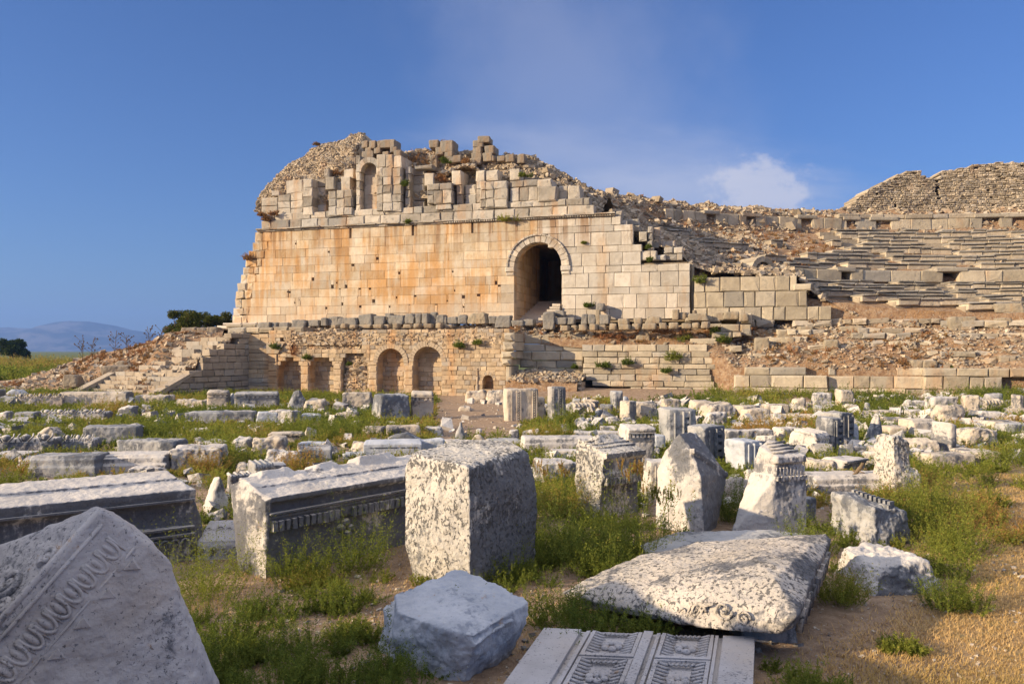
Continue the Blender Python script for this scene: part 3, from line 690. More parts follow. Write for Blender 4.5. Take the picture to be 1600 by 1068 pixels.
o = grid_mesh('rubble_core', core, us, list(np.linspace(0, 1, 30)) + [1.2, 1.5, 2], MAT['rubble']); child(o, root)
g_ = random.Random(5); P = []; S = []; Hh = []
for _ in range(13000):
    u = g_.uniform(us[0], us[-1]); px = PXU(u); v = g_.random() ** .8
    x, y, z = core(u, v); P.append((x, y, z)); big = g_.random()
    S.append((.07 + .10 * g_.random()) if px < 555 else (.07 + .32 * big ** 6)); Hh.append(g_.random())
child(rocks('loose_stones', P, S, MAT['rubble'], seed=3, hue=np.array(Hh)), root)

# ---------------------------------------------------------------- auditorium: cone of the hill, seat rows, walls with doors, crest
aud = empty('auditorium', (CC[0], CC[1] + 20, 4)); tag(aud, 'curved stone seating bank of the ancient theatre rising behind the great wall', 'ruin')
def cone_z(r):
    return lerp(r, [(8, 3.4), (15, 3.4), (18, 3.7), (28, 6.22), (28.05, 6.3), (28.6, 6.85), (39.2, 10.85), (40, 11.5), (40.6, 12.6), (42.0, 13.25), (44.5, 13.1), (52, 9.0), (70, 1.0), (75, -2)])
def behind(x, y): return (Vector((x, y, 0)) - MF.O).dot(MF.n) < -1.1
def conep(a, r):
    c_ = cen(r); x = c_[0] + r * math.sin(a); y = c_[1] + r * math.cos(a)
    tt = (Vector((x, y, 0)) - MF.O).dot(MF.n)
    rough = (.35 if a < -.42 else .12)
    nz = noise.fractal(Vector((x * .45, y * .45, 2)), 1, 2, 5)
    z = cone_z(r) + nz * rough
    z += max(0, min(1, (-a - .35) / .4)) * lerp(r, [(28, 0), (31, .5), (38, .35), (41, 0)])
    if r > 40 and r < 44: z += .22 * noise.noise(Vector((a * 30, 0, 5))) + .12 * noise.noise(Vector((a * 90, 0, 5)))
    if a < -.75 and 36 < r < 50: z += lerp(-a, [(.75, 0), (.95, .2), (1.15, .5), (1.3, .2)])
    return (x, y, z)
as_ = list(np.arange(-1.75, .75, .0085)); rs_ = [8, 12, 15, 16.5, 18] + list(np.arange(18.4, 28, .4)) + [28, 28.05, 28.3, 28.6] + list(np.arange(29, 39.2, .4)) + [39.2, 40, 40.2, 40.6, 41, 41.5, 42, 42.6, 43.3, 44, 46, 49, 52, 60, 70, 75]
m, t = M('hill_rubble_earth'); g = NT(t)
tcn = g.n('ShaderNodeTexCoord').outputs['Object']
a1 = g.noise(tcn, .5, 6, .6); a2 = g.noise(tcn, 4, 7, .7)
colr = g.mix(g.ss(a2, .35, .65), (.25, .145, .08), (.46, .315, .19)); colr = g.mix(g.m('MULTIPLY', g.ss(a1, .45, .6), .6), colr, (.34, .19, .085))
colr = g.mix(g.m('MULTIPLY', g.ss(g.noise(tcn, 9, 6, .7), .56, .62), .6), colr, (.44, .40, .33))
g.finish(colr, g.m('ADD', a2, g.noise(tcn, 14, 5, .7)), .9, .12); MAT['hill'] = m
child(grid_mesh('earth_bank', conep, as_, rs_, MAT['hill'], keep=lambda x, y, z: (Vector((x, y, 0)) - MF.O).dot(MF.n) < -.75 and (Vector((x, y, 0)) - MF.O).dot(MF.e) > 9), aud)
def skirt(u, v):
    x, y, _ = MF.at(u, -.8, 0); c_ = cen(20); r = math.hypot(x - c_[0], y - c_[1]); c_ = cen(r); r = math.hypot(x - c_[0], y - c_[1]); a = math.atan2(x - c_[0], y - c_[1])
    zt = conep(a, r)[2] + .12; x, y, _ = MF.at(u, -.8 + .5 * (1 - v) + .12 * fn(u, v * 3, 1.5), 0); return (x, y, 3.2 + (zt - 3.2) * v)
child(grid_mesh('broken_edge', skirt, list(np.arange(MF.u(1255), 62, .2)), list(np.linspace(0, 1, 8)), MAT['hill']), aud)
def seatrow(i, r, z, run, rise, a0, a1, miss, seed):
    s = Masonry(seed); a = a0; fr = Arc(cen(r), r); pr = .0
    broken = 0
    while a < a1:
        l = s.r.uniform(.7, 1.6) / r; e = min(a1, a + l)
        px = 0
        x, y = cen(r)[0] + r * math.sin(a), cen(r)[1] + r * math.cos(a)
        dens = noise.noise(Vector((a * 6, r * .35, 1))) * .5 + .5
        if (Vector((x, y, 0)) - MF.O).dot(MF.n) < -1.3: s.block(fr, a * r, e * r + .05, z - .3, z + rise * .3, -run * 1.1, -.22, gap=-.02, bev=.001, jit=0, tone=.35, hue=.4)
        if (Vector((x, y, 0)) - MF.O).dot(MF.n) < -1.3 and s.r.random() > miss * (1.6 * dens) and not (-.125 < a + (r - 34) * .012 < -.10):
            dz = s.r.uniform(-.045, .045) + (noise.noise(Vector((a * 9, r, 3))) * .09); tn = s.r.random(); dt = s.r.uniform(-.05, .05)
            u0, u1 = a * r, e * r
            # light riser below, dark weathered nosing above
            s.block(fr, u0, u1, z - .12 + dz, z + rise * .66 + dz, -run * .9, dt - .05, gap=.01, bev=.02, jit=.02, tone=tn * .5 + .5, hue=.2)
            s.block(fr, u0, u1, z + rise * .66 + dz, z + rise + dz, -run - .05, dt + .05, gap=.01, bev=.03, jit=.035, tone=tn * .5, hue=.95)
        a = e
    if s.V: child(s.build('seat_row', MAT['seat']), aud)
def a_at(px, r): return Arc(cen(r), r).u(px) / r
n1_ = 9
for i in range(n1_):
    r = 18.6 + i * 1.03; seatrow(i, r, 4.05 + i * .275, 1.03, .275, -1.45, .72, .10, 100 + i)
n2_ = 11
for i in range(n2_):
    r = 29.5 + i * .9; amin = a_at([1238, 1232, 1240, 1262, 1300, 1330, 1322, 1300, 1310, 1290, 1284][i], r)
    seatrow(i, r, 7.2 + i * .375, .9, .375, amin, .72, .14 + .25 * (i in (3, 4)), 120 + i)
# scattered fallen rows on the ruined left slope
for i, (r, p0, p1, zz) in enumerate([(36.5, 1045, 1080, .25), (37.3, 1030, 1075, .3), (33.5, 1100, 1172, .35), (34.1, 1098, 1120, .4), (38.6, 955, 1010, .5), (39.0, 960, 1000, .6), (31, 1195, 1230, .3), (35.5, 1205, 1225, .3)]):
    seatrow(i, r, cone_z(r) + zz, .8, .26, a_at(p0, r), a_at(p1, r), .05, 160 + i)
def dwall(r, z0, z1, doors, a0, a1, seed, lmin, lmax, name, mat, rows=1, miss=.0, back=-1.0):
    s = Masonry(seed); fr = Arc(cen(r), r)
    hs_ = [rect_hole(fr.u(p) - w / 2, fr.u(p) + w / 2, z0 - 1, zt) for p, w, zt in doors]
    for k in range(rows):
        a, b = z0 + (z1 - z0) * k / rows, z0 + (z1 - z0) * (k + 1) / rows
        s.row(fr, a0 * r, a1 * r, a, b, back, 0, lmin, lmax, hs_, miss=miss, bev=.03, jit=.03, depthj=.06)
    for p, w, zt in doors:      # lintels and the dark chamber behind
        u = fr.u(p); s.block(fr, u - w, u + w, zt, zt + .28, back, .08, hue=.8, tone=.3)
        s.quad([fr.at(u - w, -2.4, z0 - .2), fr.at(u + w, -2.4, z0 - .2), fr.at(u + w, -2.4, zt + .1), fr.at(u - w, -2.4, zt + .1)], .0, .9)
        for q in (-1, 1): s.box([fr.at(u + q * w / 2 + dd, tt, zz) for dd, tt, zz in [(0, -2.5, z0 - .2), (.3 * q, -2.5, z0 - .2), (.3 * q, -2.5, zt), (0, -2.5, zt), (0, -1, z0 - .2), (.3 * q, -1, z0 - .2), (.3 * q, -1, zt), (0, -1, zt)]], .1, .9)
        s.box([fr.at(u + dd, tt, zz) for dd, tt, zz in [(-w, -2.5, zt), (w, -2.5, zt), (w, -2.5, zt + .25), (-w, -2.5, zt + .25), (-w, -.9, zt), (w, -.9, zt), (w, -.9, zt + .25), (-w, -.9, zt + .25)]], .1, .9)
    return child(s.build(name, mat), aud)
D0 = Arc(CC, 28.0)
dwall(28.0, 6.52, 7.25, [(1322, .62, 7.1), (1487, .95, 7.15)], a_at(1215, 28), .72, 31, .8, 1.9, 'lower_passage_wall', MAT['ashlar'], 1)
dwall(40.0, 11.45, 12.35, [(1381, 1.1, 12.2), (1549, 1.2, 12.35), (1597, 1.2, 12.3), (1261, .8, 12.25), (1174, .8, 12.2), (1112, .7, 12.2), (1331, .7, 12.2)], a_at(1040, 40), .72, 32, .7, 1.6, 'upper_passage_wall', MAT['ashlar'], 1, .0)
dwall(40.0, 12.35, 12.7, [], a_at(1310, 40), .72, 33, .9, 2.2, 'capping_course', MAT['seat'], 1, .05, -1.6)
# vaulted mouth half buried on the left
v_ = Masonry(35); fr = Arc(cen(29), 29.0); uu = fr.u(1183); voussoirs(v_, fr, uu, 6.95, .62, .3, -1.2, .55, 9)
v_.quad([fr.at(uu - .8, -.4, 6.4), fr.at(uu + .8, -.4, 6.4), fr.at(uu + .8, -.4, 7.6), fr.at(uu - .8, -.4, 7.6)], 0, .9)
v_.row(fr, uu - 3.2, uu - .95, 6.9, 7.35, -.6, .45, .5, .9); v_.row(fr, uu + .95, uu + 2.6, 6.7, 7.3, -.6, .3, .5, .9)
child(v_.build('vault_mouth', MAT['ashlar']), aud)
# stones strewn over the ruined slopes and the crest
P = []; S = []
g_ = random.Random(8)
while len(P) < 15000:
    a = g_.uniform(-1.5, -.2) if g_.random() < .8 else g_.uniform(-.3, .6)
    r = g_.uniform(29, 43.5)
    if a > -.30 and r < 39.5 and g_.random() > .12: continue
    x, y, z = conep(a, r)
    if not behind(x, y): continue
    P.append((x, y, z + .03)); S.append(.07 + .30 * g_.random() ** 5 + (.05 if r > 40 else 0) + (.5 * g_.random() if g_.random() < .025 else 0))
for _ in range(2200):
    a = g_.uniform(-1.45, -.55); r = g_.uniform(19, 29); x, y, z = conep(a, r)
    if behind(x, y): P.append((x, y, z + .15)); S.append(.14 + .4 * g_.random() ** 4)
child(rocks('loose_stones', P, S, MAT['rubble'], seed=4), aud)

# upper rubble wall on the right skyline
rw = Masonry(41); fr = Arc(cen(42.5), 42.5)
sil = [(1306, 338), (1315, 333), (1330, 318), (1342, 306), (1352, 297), (1372, 287), (1385, 281), (1400, 272), (1418, 265), (1430, 263), (1441, 266), (1443, 275), (1461, 277), (1463, 270), (1475, 264), (1500, 260), (1530, 254), (1560, 251.5), (1600, 251), (1700, 250), (1900, 256)]
u0, u1 = fr.u(1306), .72 * 42.5
zz = 12.6
tabr = [(fr.u(p), p) for p in range(1290, 1990, 10)]
slit = fr.u(1463)
while zz < 17.6:
    h = rw.r.uniform(.09, .17); u = u0
    while u < u1:
        px = lerp(u, tabr); l = rw.r.uniform(.14, .42); top = fr.z(px, lerp(px, sil)) + noise.noise(Vector((u * 1.7, 0, 0))) * .12
        if zz + h < top and not (abs(u - slit) < .09 and zz > 14.0) and rw.r.random() > .03:
            bt = -.0 - max(0, (zz - 12.6)) * .05 + noise.noise(Vector((u * .5, zz * .6, 4))) * .22
            rw.block(fr, u, u + l, zz, zz + h, -2.2, bt + rw.r.uniform(-.05, .05), gap=.012, bev=.025, jit=.03)
        u += l
    zz += h
o = rw.build('rubble_wall', MAT['rubblewall']); tag(o, 'tall rubble masonry wall standing on the skyline above the seats at the right', 'wall')
o2 = Masonry(42)
u = fr.u(1350)
while u < u1:
    px = lerp(u, tabr)
    if abs(u + .25 - slit) > .3: o2.block(fr, u, u + .52, 12, fr.z(px, lerp(px, sil)) - .35, -2.2, -.45, gap=0, bev=.001, jit=.0, tone=.2, hue=.3)
    u += .5
c_ = o2.build('wall_core', MAT['rubblewall']); c_.parent = o

# ---------------------------------------------------------------- lower terrace with arches
ter = empty('terrace_wall', TF.at(8, 0, 0)); tag(ter, 'lower terrace wall with a row of blind arches in warm plastered masonry', 'wall')
tw = Masonry(51)
arches = []      # (x0, x1, crown, springing row)
for x0, x1, yc in [(434, 471, 560), (483, 521, 556), (534, 574, 549), (590, 631, 544), (646, 690, 541)]:
    a, b = TF.u(x0), TF.u(x1); r = (b - a) / 2; arches.append(((a + b) / 2, TF.z((x0 + x1) / 2, yc) - r, r))
sh = TF.u(762.5), .20, .28
holes = [arch_hole(u, z, r, ring=.12 if i > 2 else .0) for i, (u, z, r) in enumerate(arches)]
holes.append(arch_hole(sh[0], .85, .3, z0=.42, ring=.03))
zt = 3.42; z = -.3; uL = TF.u(386); uR = TF.u(796)
while z < zt:
    h = tw.r.uniform(.20, .27)
    ruin = z > 2.5
    def brk(a, b):  # the vault fronts of the first bays have fallen
        return (arches[0][0] + .1, arches[2][0] + .45) if a > 2.5 + .25 * noise.noise(Vector((a * 3, 1, 0))) else None
    for a, b in [(uL, TF.u(420)), (TF.u(420), TF.u(578)), (TF.u(578), uR)]:
        zlim = 3.45 if a == uL else (zt + .3 * noise.noise(Vector((a, z, 0))))
        if z < zlim: tw.row(TF, a, b, z, z + h, -.85, 0, .25 if a > uL else .6, .6 if a > uL else 1.2, holes + ([brk] if 420 else []), gap=.004, bev=.014, jit=.012, depthj=.018, miss=.03 if z > 2.4 else 0)
    z += h
for i, (u, z, r) in enumerate(arches):
    if i > 2: voussoirs(tw, TF, u, z, r, .26, -.8, .03, 17, hue=.75, tone=.55)
voussoirs(tw, TF, sh[0], .85, .28, .16, -.7, .02, 9)
# pilaster quoins
for x0, x1, top in [(420, 433, 551), (471, 482, 566), (522, 533, 566), (577, 589, 566), (633, 645, 570), (745, 747, 575)]:
    a, b = TF.u(x0), TF.u(x1); z = -.2; ztp = TF.z(x0, top)
    while z < ztp: h = tw.r.uniform(.3, .5); tw.block(TF, a - .02, b + .02, z, min(z + h, ztp), -.85, .06, bev=.02, tone=.7); z += h
a, b = TF.u(420), TF.u(433)
tw.box([TF.at(u, t, z) for u, t, z in [(a - .1, -1, 2.25), (b + .1, -1, 2.25), (b + .55, -1, 2.85), (a - .1, -1, 2.85), (a - .1, .1, 2.25), (b + .1, .1, 2.25), (b + .5, .1, 2.85), (a - .1, .1, 2.85)]], .3, .8)
child(tw.build('arcade_front', MAT['terrace']), ter)
tb = Masonry(52)
z = -.3
while z < 3.1: h = tb.r.uniform(.22, .3); tb.row(TF, uL, uR - .4, z, z + h, -1.4, -.68, .3, .7, gap=.003, bev=.012, jit=.012, depthj=.03); z += h
child(tb.build('niche_back', MAT['terrace']), ter)
P = []; S = []; g_ = random.Random(9)     # torn rubble filling of the fallen vaults
for _ in range(1500):
    u = g_.uniform(arches[0][0] + .2, arches[2][0] + .9); z = g_.uniform(2.4, 3.4); P.append(TF.at(u, -.42 + (z - 3.4) * -.18 * g_.random() + .05, z)); S.append(.14 + .14 * g_.random())
for _ in range(620):
    u = arches[2][0] + g_.uniform(-.65, .65); z = g_.uniform(0, 2.6); P.append(TF.at(u, -.5 + .32 * g_.random() * (1 - z / 3), z)); S.append(.14 + .14 * g_.random())
for _ in range(2300):
    u = g_.uniform(TF.u(445), uR - .3); z = g_.uniform(2.75, 3.45)
    P.append(TF.at(u, -.05 - .12 * g_.random(), z)); S.append(.10 + .13 * g_.random())
child(rocks('torn_rubble', P, S, MAT['terrace'], seed=6, boxy=.9), ter)
qn = Masonry(53)    # bulging corner quoins at the right end
for i, (y0, y1, x0, x1) in enumerate([(520, 534, 786, 803), (534, 548, 785, 805), (548, 560, 782, 803), (560, 571, 783, 798), (571, 612, 790, 798)]):
    t = .35 if i < 4 else .05
    qn.block(TF, TF.u(x0, t), TF.u(x1, t), TF.z(x0, y1, t), TF.z(x0, y0, t), -1.6, t, bev=.08 if i < 4 else .03, jit=.03, hue=.7)
child(qn.build('corner_quoins', MAT['ashlar']), ter)
cap = Masonry(54)
cap.row(TF, TF.u(352), TF.u(470), 3.42, 3.78, -1.6, -.15, .6, 1.3, bev=.05, jit=.04, depthj=.08)
cap.row(MF, MF.u(352, 1), MF.u(440, 1), 3.80, 4.02, -.2, 1.0, .6, 1.2, bev=.05, jit=.03)
child(cap.build('capping_course', MAT['ashlar']), ter)

# slope of rubble between the terrace and the great wall
def slope(u, v):
    # v 0 at terrace lip, 1 at foot of great wall
    x0, y0, _ = TF.at(u, 0, 0)
    lowz = lerp(u, [(0, 3.3), (TF.u(795), 3.2), (TF.u(806), 3.25), (TF.u(900), 2.95), (TF.u(1000), 2.6), (TF.u(1110), 2.2), (TF.u(1150), 1.55), (TF.u(1400), 1.5), (60, 1.4)])
    topz = lerp(u, [(0, 3.95), (TF.u(800), 3.95), (TF.u(1120), 3.9), (TF.u(1250), 3.95), (TF.u(1400), 4.05), (60, 4.0)])
    t0 = lerp(u, [(0, -.7), (TF.u(795), -.7), (TF.u(806), -2.0), (TF.u(1110), -1.3), (TF.u(1150), -.55), (60, -.55)])
    t1 = -4.6
    t = t0 + (t1 - t0) * v
    z = lowz + (topz - lowz) * (max(0, v) ** (.85 if u > TF.u(1150) else .7))
    amp = .10 if u < TF.u(1150) else .24
    z += noise.fractal(Vector((u * .8, max(0, v) * 3, 1)), 1, 2, 5) * amp * (1 if v > .04 else .2)
    if v >= .999: z = topz - .1 - .12 * (v > 1)
    if v < 0: z = -.4 if u > TF.u(1100) else z - .4; t = t0
    x, y, _ = TF.at(u, t, 0); return (x, y, z)
us = list(np.arange(TF.u(346), 62, .22))
o = grid_mesh('rubble_slope', slope, us, [-.1] + list(np.linspace(0, 1, 24)) + [1.9], MAT['hill']); tag(o, kind='structure')
P = []; S = []; g_ = random.Random(10)
while len(P) < 13000:
    u = g_.uniform(us[0], 46); v = g_.random()
    if TF.u(905) < u < TF.u(1100) and v < .75 and g_.random() < .8: continue
    x, y, z = slope(u, v); P.append((x, y, z + .02)); S.append(.045 + .20 * g_.random() ** 5 + (.04 * g_.random() if u > TF.u(1150) else 0) + (.35 * g_.random() if g_.random() < .02 else 0))
o = rocks('rubble_scatter', P, S, MAT['rubble'], seed=7, flat=.42); tag(o, 'broken stones strewn over the slope below the great wall', 'rubble', kind='stuff')

# stepped ashlar retaining wall right of the terrace
ret = empty('retaining_wall', TF.at(18, 0, 0)); tag(ret, 'stepped retaining wall of squared ashlar courses right of the arched terrace', 'wall')
ra = Masonry(61)
for y0, y1, x0, x1 in [(522, 537, 806, 918), (537, 549, 806, 911), (549, 563, 806, 911), (563, 575, 812, 911), (575, 590, 820, 911), (590, 612, 820, 911)]:
    t = -1.9; ra.row(TF, TF.u(x0, t), TF.u(x1, t), TF.z(850, y1, t), TF.z(850, y0, t), -2.8, t, .9, 2.0, bev=.03, jit=.02, depthj=.03)
rr_ = [(538, 549, 909, 1105), (549, 558, 908, 1110), (558, 568, 912, 1122), (568, 576, 911, 1118), (576, 585, 911, 1110), (585, 595, 915, 1112), (595, 604, 925, 1116), (604, 613, 985, 1120), (613, 622, 985, 1120)]
for i, (y0, y1, x0, x1) in enumerate(rr_):
    t = -1.35 + i * .06; ra.row(TF, TF.u(x0, t), TF.u(x1, t), TF.z(1000, y1, t), TF.z(1000, y0, t), -2.4, t, .5, 1.3, bev=.02, jit=.018, depthj=.03, miss=.01)
for y0, y1, x0, x1, t in [(506, 518, 1126, 1174, -2.2), (518, 527, 1112, 1160, -2.0), (528, 539, 1078, 1120, -1.9), (496, 504, 1070, 1125, -2.9), (505, 512, 1100, 1128, -2.6), (489, 505, 1158, 1175, -2.7), (512, 524, 1158, 1174, -2.2), (539, 550, 1140, 1160, -1.4)]:
    ra.row(TF, TF.u(x0, t), TF.u(x1, t), TF.z(x0, y1, t), TF.z(x0, y0, t), t - .9, t, .5, 1.1, bev=.04, jit=.03)
child(ra.build('ashlar_courses', MAT['ashlar']), ret)
lo = Masonry(62)
for i in range(3):
    lo.row(TF, TF.u(800, .9), TF.u(908, .9), .15 + i * .22, .37 + i * .22, -.3, .9 - i * .1, .4, .9, bev=.04, jit=.03, depthj=.05, miss=.05)
child(lo.build('low_outer_course', MAT['rubble']), ret)
def mound(u, v):
    t = 1.0 - 3.2 * v; z = .80 + .48 * math.sin(min(1, v * 1.35) * 1.57) * max(0, 1 - ((u - TF.u(835)) / 3.2) ** 2) + .14 * noise.fractal(Vector((u * 1.3, t * 1.3, 2)), 1, 2, 5)
    x, y, _ = TF.at(u, t, 0); return (x, y, z if v > 0 else .3)
child(grid_mesh('earth_fill', mound, list(np.arange(TF.u(797), TF.u(910), .15)), list(np.linspace(0, 1, 20)), MAT['hill']), ret)

P = []; S = []
for _ in range(900):
    u = g_.uniform(TF.u(799), TF.u(908)); x, y, z = mound(u, g_.random()); P.append((x, y, z + .02)); S.append(.06 + .22 * g_.random() ** 3)
child(rocks('loose_stones', P, S, MAT['rubble'], seed=17), ret)

# low ashlar wall at the right, foot of the rubble slope
lw = Masonry(63)
def ych(px, k): return k
for k, (za, zb) in enumerate([(-.25, .28), (.28, .62), (.62, 1.22), (1.22, 1.62)]):
    segs = [(1108, 1640)] if k == 0 else [(1146, 1640)] if k in (1, 2) else [(1163, 1260), (1294, 1306), (1400, 1640)]
    for a, b in segs:
        t = .0 - k * .05
        for p0, p1, tt in [(a, min(b, 1294), t), (max(a, 1294), min(b, 1444), t - .35), (max(a, 1444), b, t + .0)]:
            if p1 - p0 > 8: lw.row(TF, TF.u(p0, tt), TF.u(p1, tt), za, zb, tt - .9, tt, .6, 1.5, bev=.03, jit=.025, depthj=.04, miss=.03 if k > 1 else 0)
lw.row(TF, TF.u(1640), TF.u(1640) + 12, -.2, 1.3, -.9, 0, .8, 1.6)
o = lw.build('low_wall', MAT['ashlar']); tag(o, 'long low wall of squared blocks at the foot of the rubble slope, right side', 'wall')

# remains of courses sticking out of the rubble slope
rc = empty('course_remains', TF.at(30, -2, 2)); tag(rc, 'broken courses of squared blocks sticking out of the rubble slope at the right', 'wall')
for i, (x0, x1, y0, y1, ms_) in enumerate([(1238, 1300, 499, 507, .1), (1330, 1424, 520, 526, .3), (1176, 1222, 552, 559, .2), (1390, 1480, 533, 539, .35), (1500, 1640, 520, 527, .3), (1450, 1560, 548, 554, .35), (1262, 1330, 538, 544, .35), (1470, 1640, 500, 507, .25), (1340, 1440, 512, 518, .3), (1200, 1262, 526, 533, .3), (1560, 1640, 556, 563, .2), (1300, 1400, 556, 562, .4), (1150, 1210, 500, 508, .1), (1212, 1290, 514, 520, .4), (1300, 1470, 497, 503, .2)]):
    k_ = Masonry(600 + i); v_ = max(0, min(1, (573 - y1) / 80)); t_ = -.62 - 3.7 * v_
    k_.row(TF, TF.u(x0, t_), TF.u(x1, t_), TF.z((x0 + x1) / 2, y1 + 1, t_) - .08, TF.z((x0 + x1) / 2, y0, t_), t_ - .7, t_, .35, 1.1, miss=0, bev=.04, jit=.05, depthj=.14)
    child(k_.build('broken_course', MAT['ashlar' if i % 2 else 'rubblewall']), rc)

# ---------------------------------------------------------------- staircase and mound at the left
stc = empty('staircase', (-18.1, 41, 0)); tag(stc, 'ruined stone staircase with sloping side walls left of the arched terrace', 'staircase')
gv = Vector((2.9, 5.3, 0)).normalized(); lv = Vector((-gv.y, gv.x, 0))   # up the stairs; to the left of it
SO = Vector((-18.1, 40.9, 0))
class SF:
    def at(s, u, t, z): p = SO + gv * u - lv * t; return (p.x, p.y, z)    # t>0 towards the right (viewer side)
sf = SF()
sw = Masonry(71)
def toph(u): return lerp(u, [(-.4, 0), (0, .25), (1.75, 1.02), (1.76, 1.55), (2.6, 1.55), (2.61, 2.0), (3.3, 2.0), (3.31, 2.5), (4.2, 2.5), (4.21, 2.95), (4.9, 2.95), (4.91, 3.35), (6.2, 3.4), (6.3, 3.45)])
z = -.3
while z < 3.4:
    h = sw.r.uniform(.28, .42); st0 = None
    u = -.3
    while u < 6.1:
        l = sw.r.uniform(.5, .95)
        if toph(u + l * .5) >= z + h * .6: sw.block(sf, u, min(u + l, 6.15), z, min(z + h, toph(u + l * .5) + .05), -.6, 0, gap=.01, bev=.02, jit=.02)
        u += l
    z += h
for t0 in (0, -6.3):      # sloping parapets
    if t0: sw_l = sw; sw = Masonry(74)
    p = lambda u, t, z: sf.at(u, t, z)
    sw.box([p(-.5, t0 - .55, -.2), p(-.5, t0 + .05, -.2), p(1.85, t0 + .05, 1.0), p(1.85, t0 - .55, 1.0), p(-.5, t0 - .55, .12), p(-.5, t0 + .05, .12), p(1.85, t0 + .05, 1.18), p(1.85, t0 - .55, 1.18)], .7, .6)
child(sw_l.build('side_wall', MAT['stair']), stc)
sw.box([sf.at(u, t, z) for u, t, z in [(-.4, -6.8, -.3), (1.8, -6.8, -.3), (1.8, -6.3, -.3), (-.4, -6.3, -.3), (-.4, -6.8, .05), (1.8, -6.8, 1.0), (1.8, -6.3, 1.0), (-.4, -6.3, .05)]], .4, .5)
child(sw.build('parapet', MAT['stair']), stc)
sp_ = Masonry(72)
for i in range(6):
    u = .0 + i * .36; t = -.55
    while t > -6.2:
        l = sp_.r.uniform(.6, 1.3); e = max(-6.25, t - l); dz = sp_.r.uniform(-.04, .02)
        zz = .12 + i * .22
        if sp_.r.random() > .06:
            sp_.box([sf.at(a, b, c) for a, b, c in [(u, e + .01, -.2), (u, t - .01, -.2), (u + .45, t - .01, -.2), (u + .45, e + .01, -.2), (u + .03, e + .02, zz + dz), (u + .03, t - .02, zz + dz), (u + .45, t - .02, zz + dz), (u + .45, e + .02, zz + dz)]])
        t = e
for i in range(9):
    u = 2.1 + i * .42; t = -.5 - sp_.r.random() * 1.0; zz = 1.35 + i * .23
    while t > -3.0 - sp_.r.random() * 2:
        l = sp_.r.uniform(.6, 1.3); e = t - l
        if sp_.r.random() > .45: sp_.box([sf.at(a, b, c) for a, b, c in [(u, e + .01, zz - .5), (u, t - .01, zz - .5), (u + .45, t - .01, zz - .5), (u + .45, e + .01, zz - .5), (u + .03, e + .02, zz), (u + .03, t - .02, zz), (u + .45, t - .02, zz), (u + .45, e + .02, zz)]])
        t = e
child(sp_.build('steps', MAT['stair']), stc)
def stairfill(u, v):     # rubble over the upper flight, falling to the left into the mound
    t = -.35 - v * 9.5; hh = toph(u) if v < .02 else (lerp(u, [(1.6, 1.0), (6.2, 3.35), (8.5, 3.6), (12, 3.3)]) - .12)
    z = hh * lerp(v, [(0, 1), (.45, .93), (.65, .72), (1, .35)]) - .05 + .12 * noise.fractal(Vector((u * 1.1, t * 1.1, 3)), 1, 2, 5)
    x, y, _ = sf.at(u, t, 0); return (x, y, z)
child(grid_mesh('rubble_fill', stairfill, list(np.arange(1.9, 12, .2)), list(np.linspace(0.0, 1, 44)), MAT['hill']), stc)
P = []; S = []; g_ = random.Random(12)
for _ in range(2600):
    u = g_.uniform(1.9, 9); v = g_.random() ** 1.3; x, y, z = stairfill(u, v); P.append((x, y, z + .02)); S.append(.09 + .22 * g_.random() ** 3)
child(rocks('loose_stones', P, S, MAT['rubble'], seed=9), stc)
# earth mound left
mp = [(-60, 600), (40, 592), (85, 575), (120, 562), (150, 553), (200, 543), (240, 531), (262, 520), (300, 516), (350, 514)]
def mound2(px, v):
    d = lerp(px, [(-60, 58), (120, 54), (260, 49), (350, 50)]); zc_ = CH - (lerp(px, mp) - HZ) / F * d
    y = d - 7.5 * (1 - v) if v < 1 else d + 12 * (v - 1)
    f = (v ** 1.15) if v < 1 else 1 - (v - 1) ** 1.5
    x = (px - 800) / F * (d - 4 * (1 - min(v, 1))); z = max(-.1, zc_) * f + .1 * noise.fractal(Vector((x * .8, y * .8, 0)), 1, 2, 5) * (1 if .02 < v < 1.9 else 0) - (.15 if v < .02 or v > 1.95 else 0)
    return (x, y, z)
o = grid_mesh('earth_mound', mound2, list(np.arange(-60, 351, 5)), list(np.linspace(0, 1, 28)) + list(np.linspace(1.1, 2, 10)), MAT['hill']); tag(o, kind='structure')
P = []; S = []
for _ in range(1800):
    px = g_.uniform(20, 340); v = g_.random(); x, y, z = mound2(px, v); P.append((x, y, z + .02)); S.append(.08 + .30 * g_.random() ** 4)
o = rocks('mound_stones', P, S, MAT['rubble'], seed=19); tag(o, 'small stones strewn over the earth mound by the staircase', 'rubble', kind='stuff')
# ---------------------------------------------------------------- marble fragments
def jbox(bm, w, d, h, r, taper=0.0, cut=3, jit=.05, topdrop=0.0, z0=-.06, off=(0, 0)):
    """a squared block with knocked-off corners as one convex hull, centred, standing on z=0"""
    P = []
    idx = [(sx, sy, sz) for sx in (-1, 1) for sy in (-1, 1) for sz in (0, 1)]
    cuts = set(r.sample(range(8), min(8, cut)))
    for i, (sx, sy, sz) in enumerate(idx):
        x = sx * w / 2 * (1 - taper * sz) + r.uniform(-1, 1) * jit * w; y = sy * d / 2 * (1 - taper * sz * .6) + r.uniform(-1, 1) * jit * d
        z = (h - (r.uniform(0, topdrop) * h)) if sz else z0
        x += off[0]; y += off[1]
        if i in cuts:
            q = r.uniform(.12, .38); m = min(w, d, h)
            P += [(x - sx * q * m * r.uniform(.5, 1.5), y, z), (x, y - sy * q * m * r.uniform(.5, 1.5), z), (x, y, z - (q * m * r.uniform(.4, 1.2) if sz else -q * m * .3))]
        else: P.append((x, y, z))
    hull(bm, P)
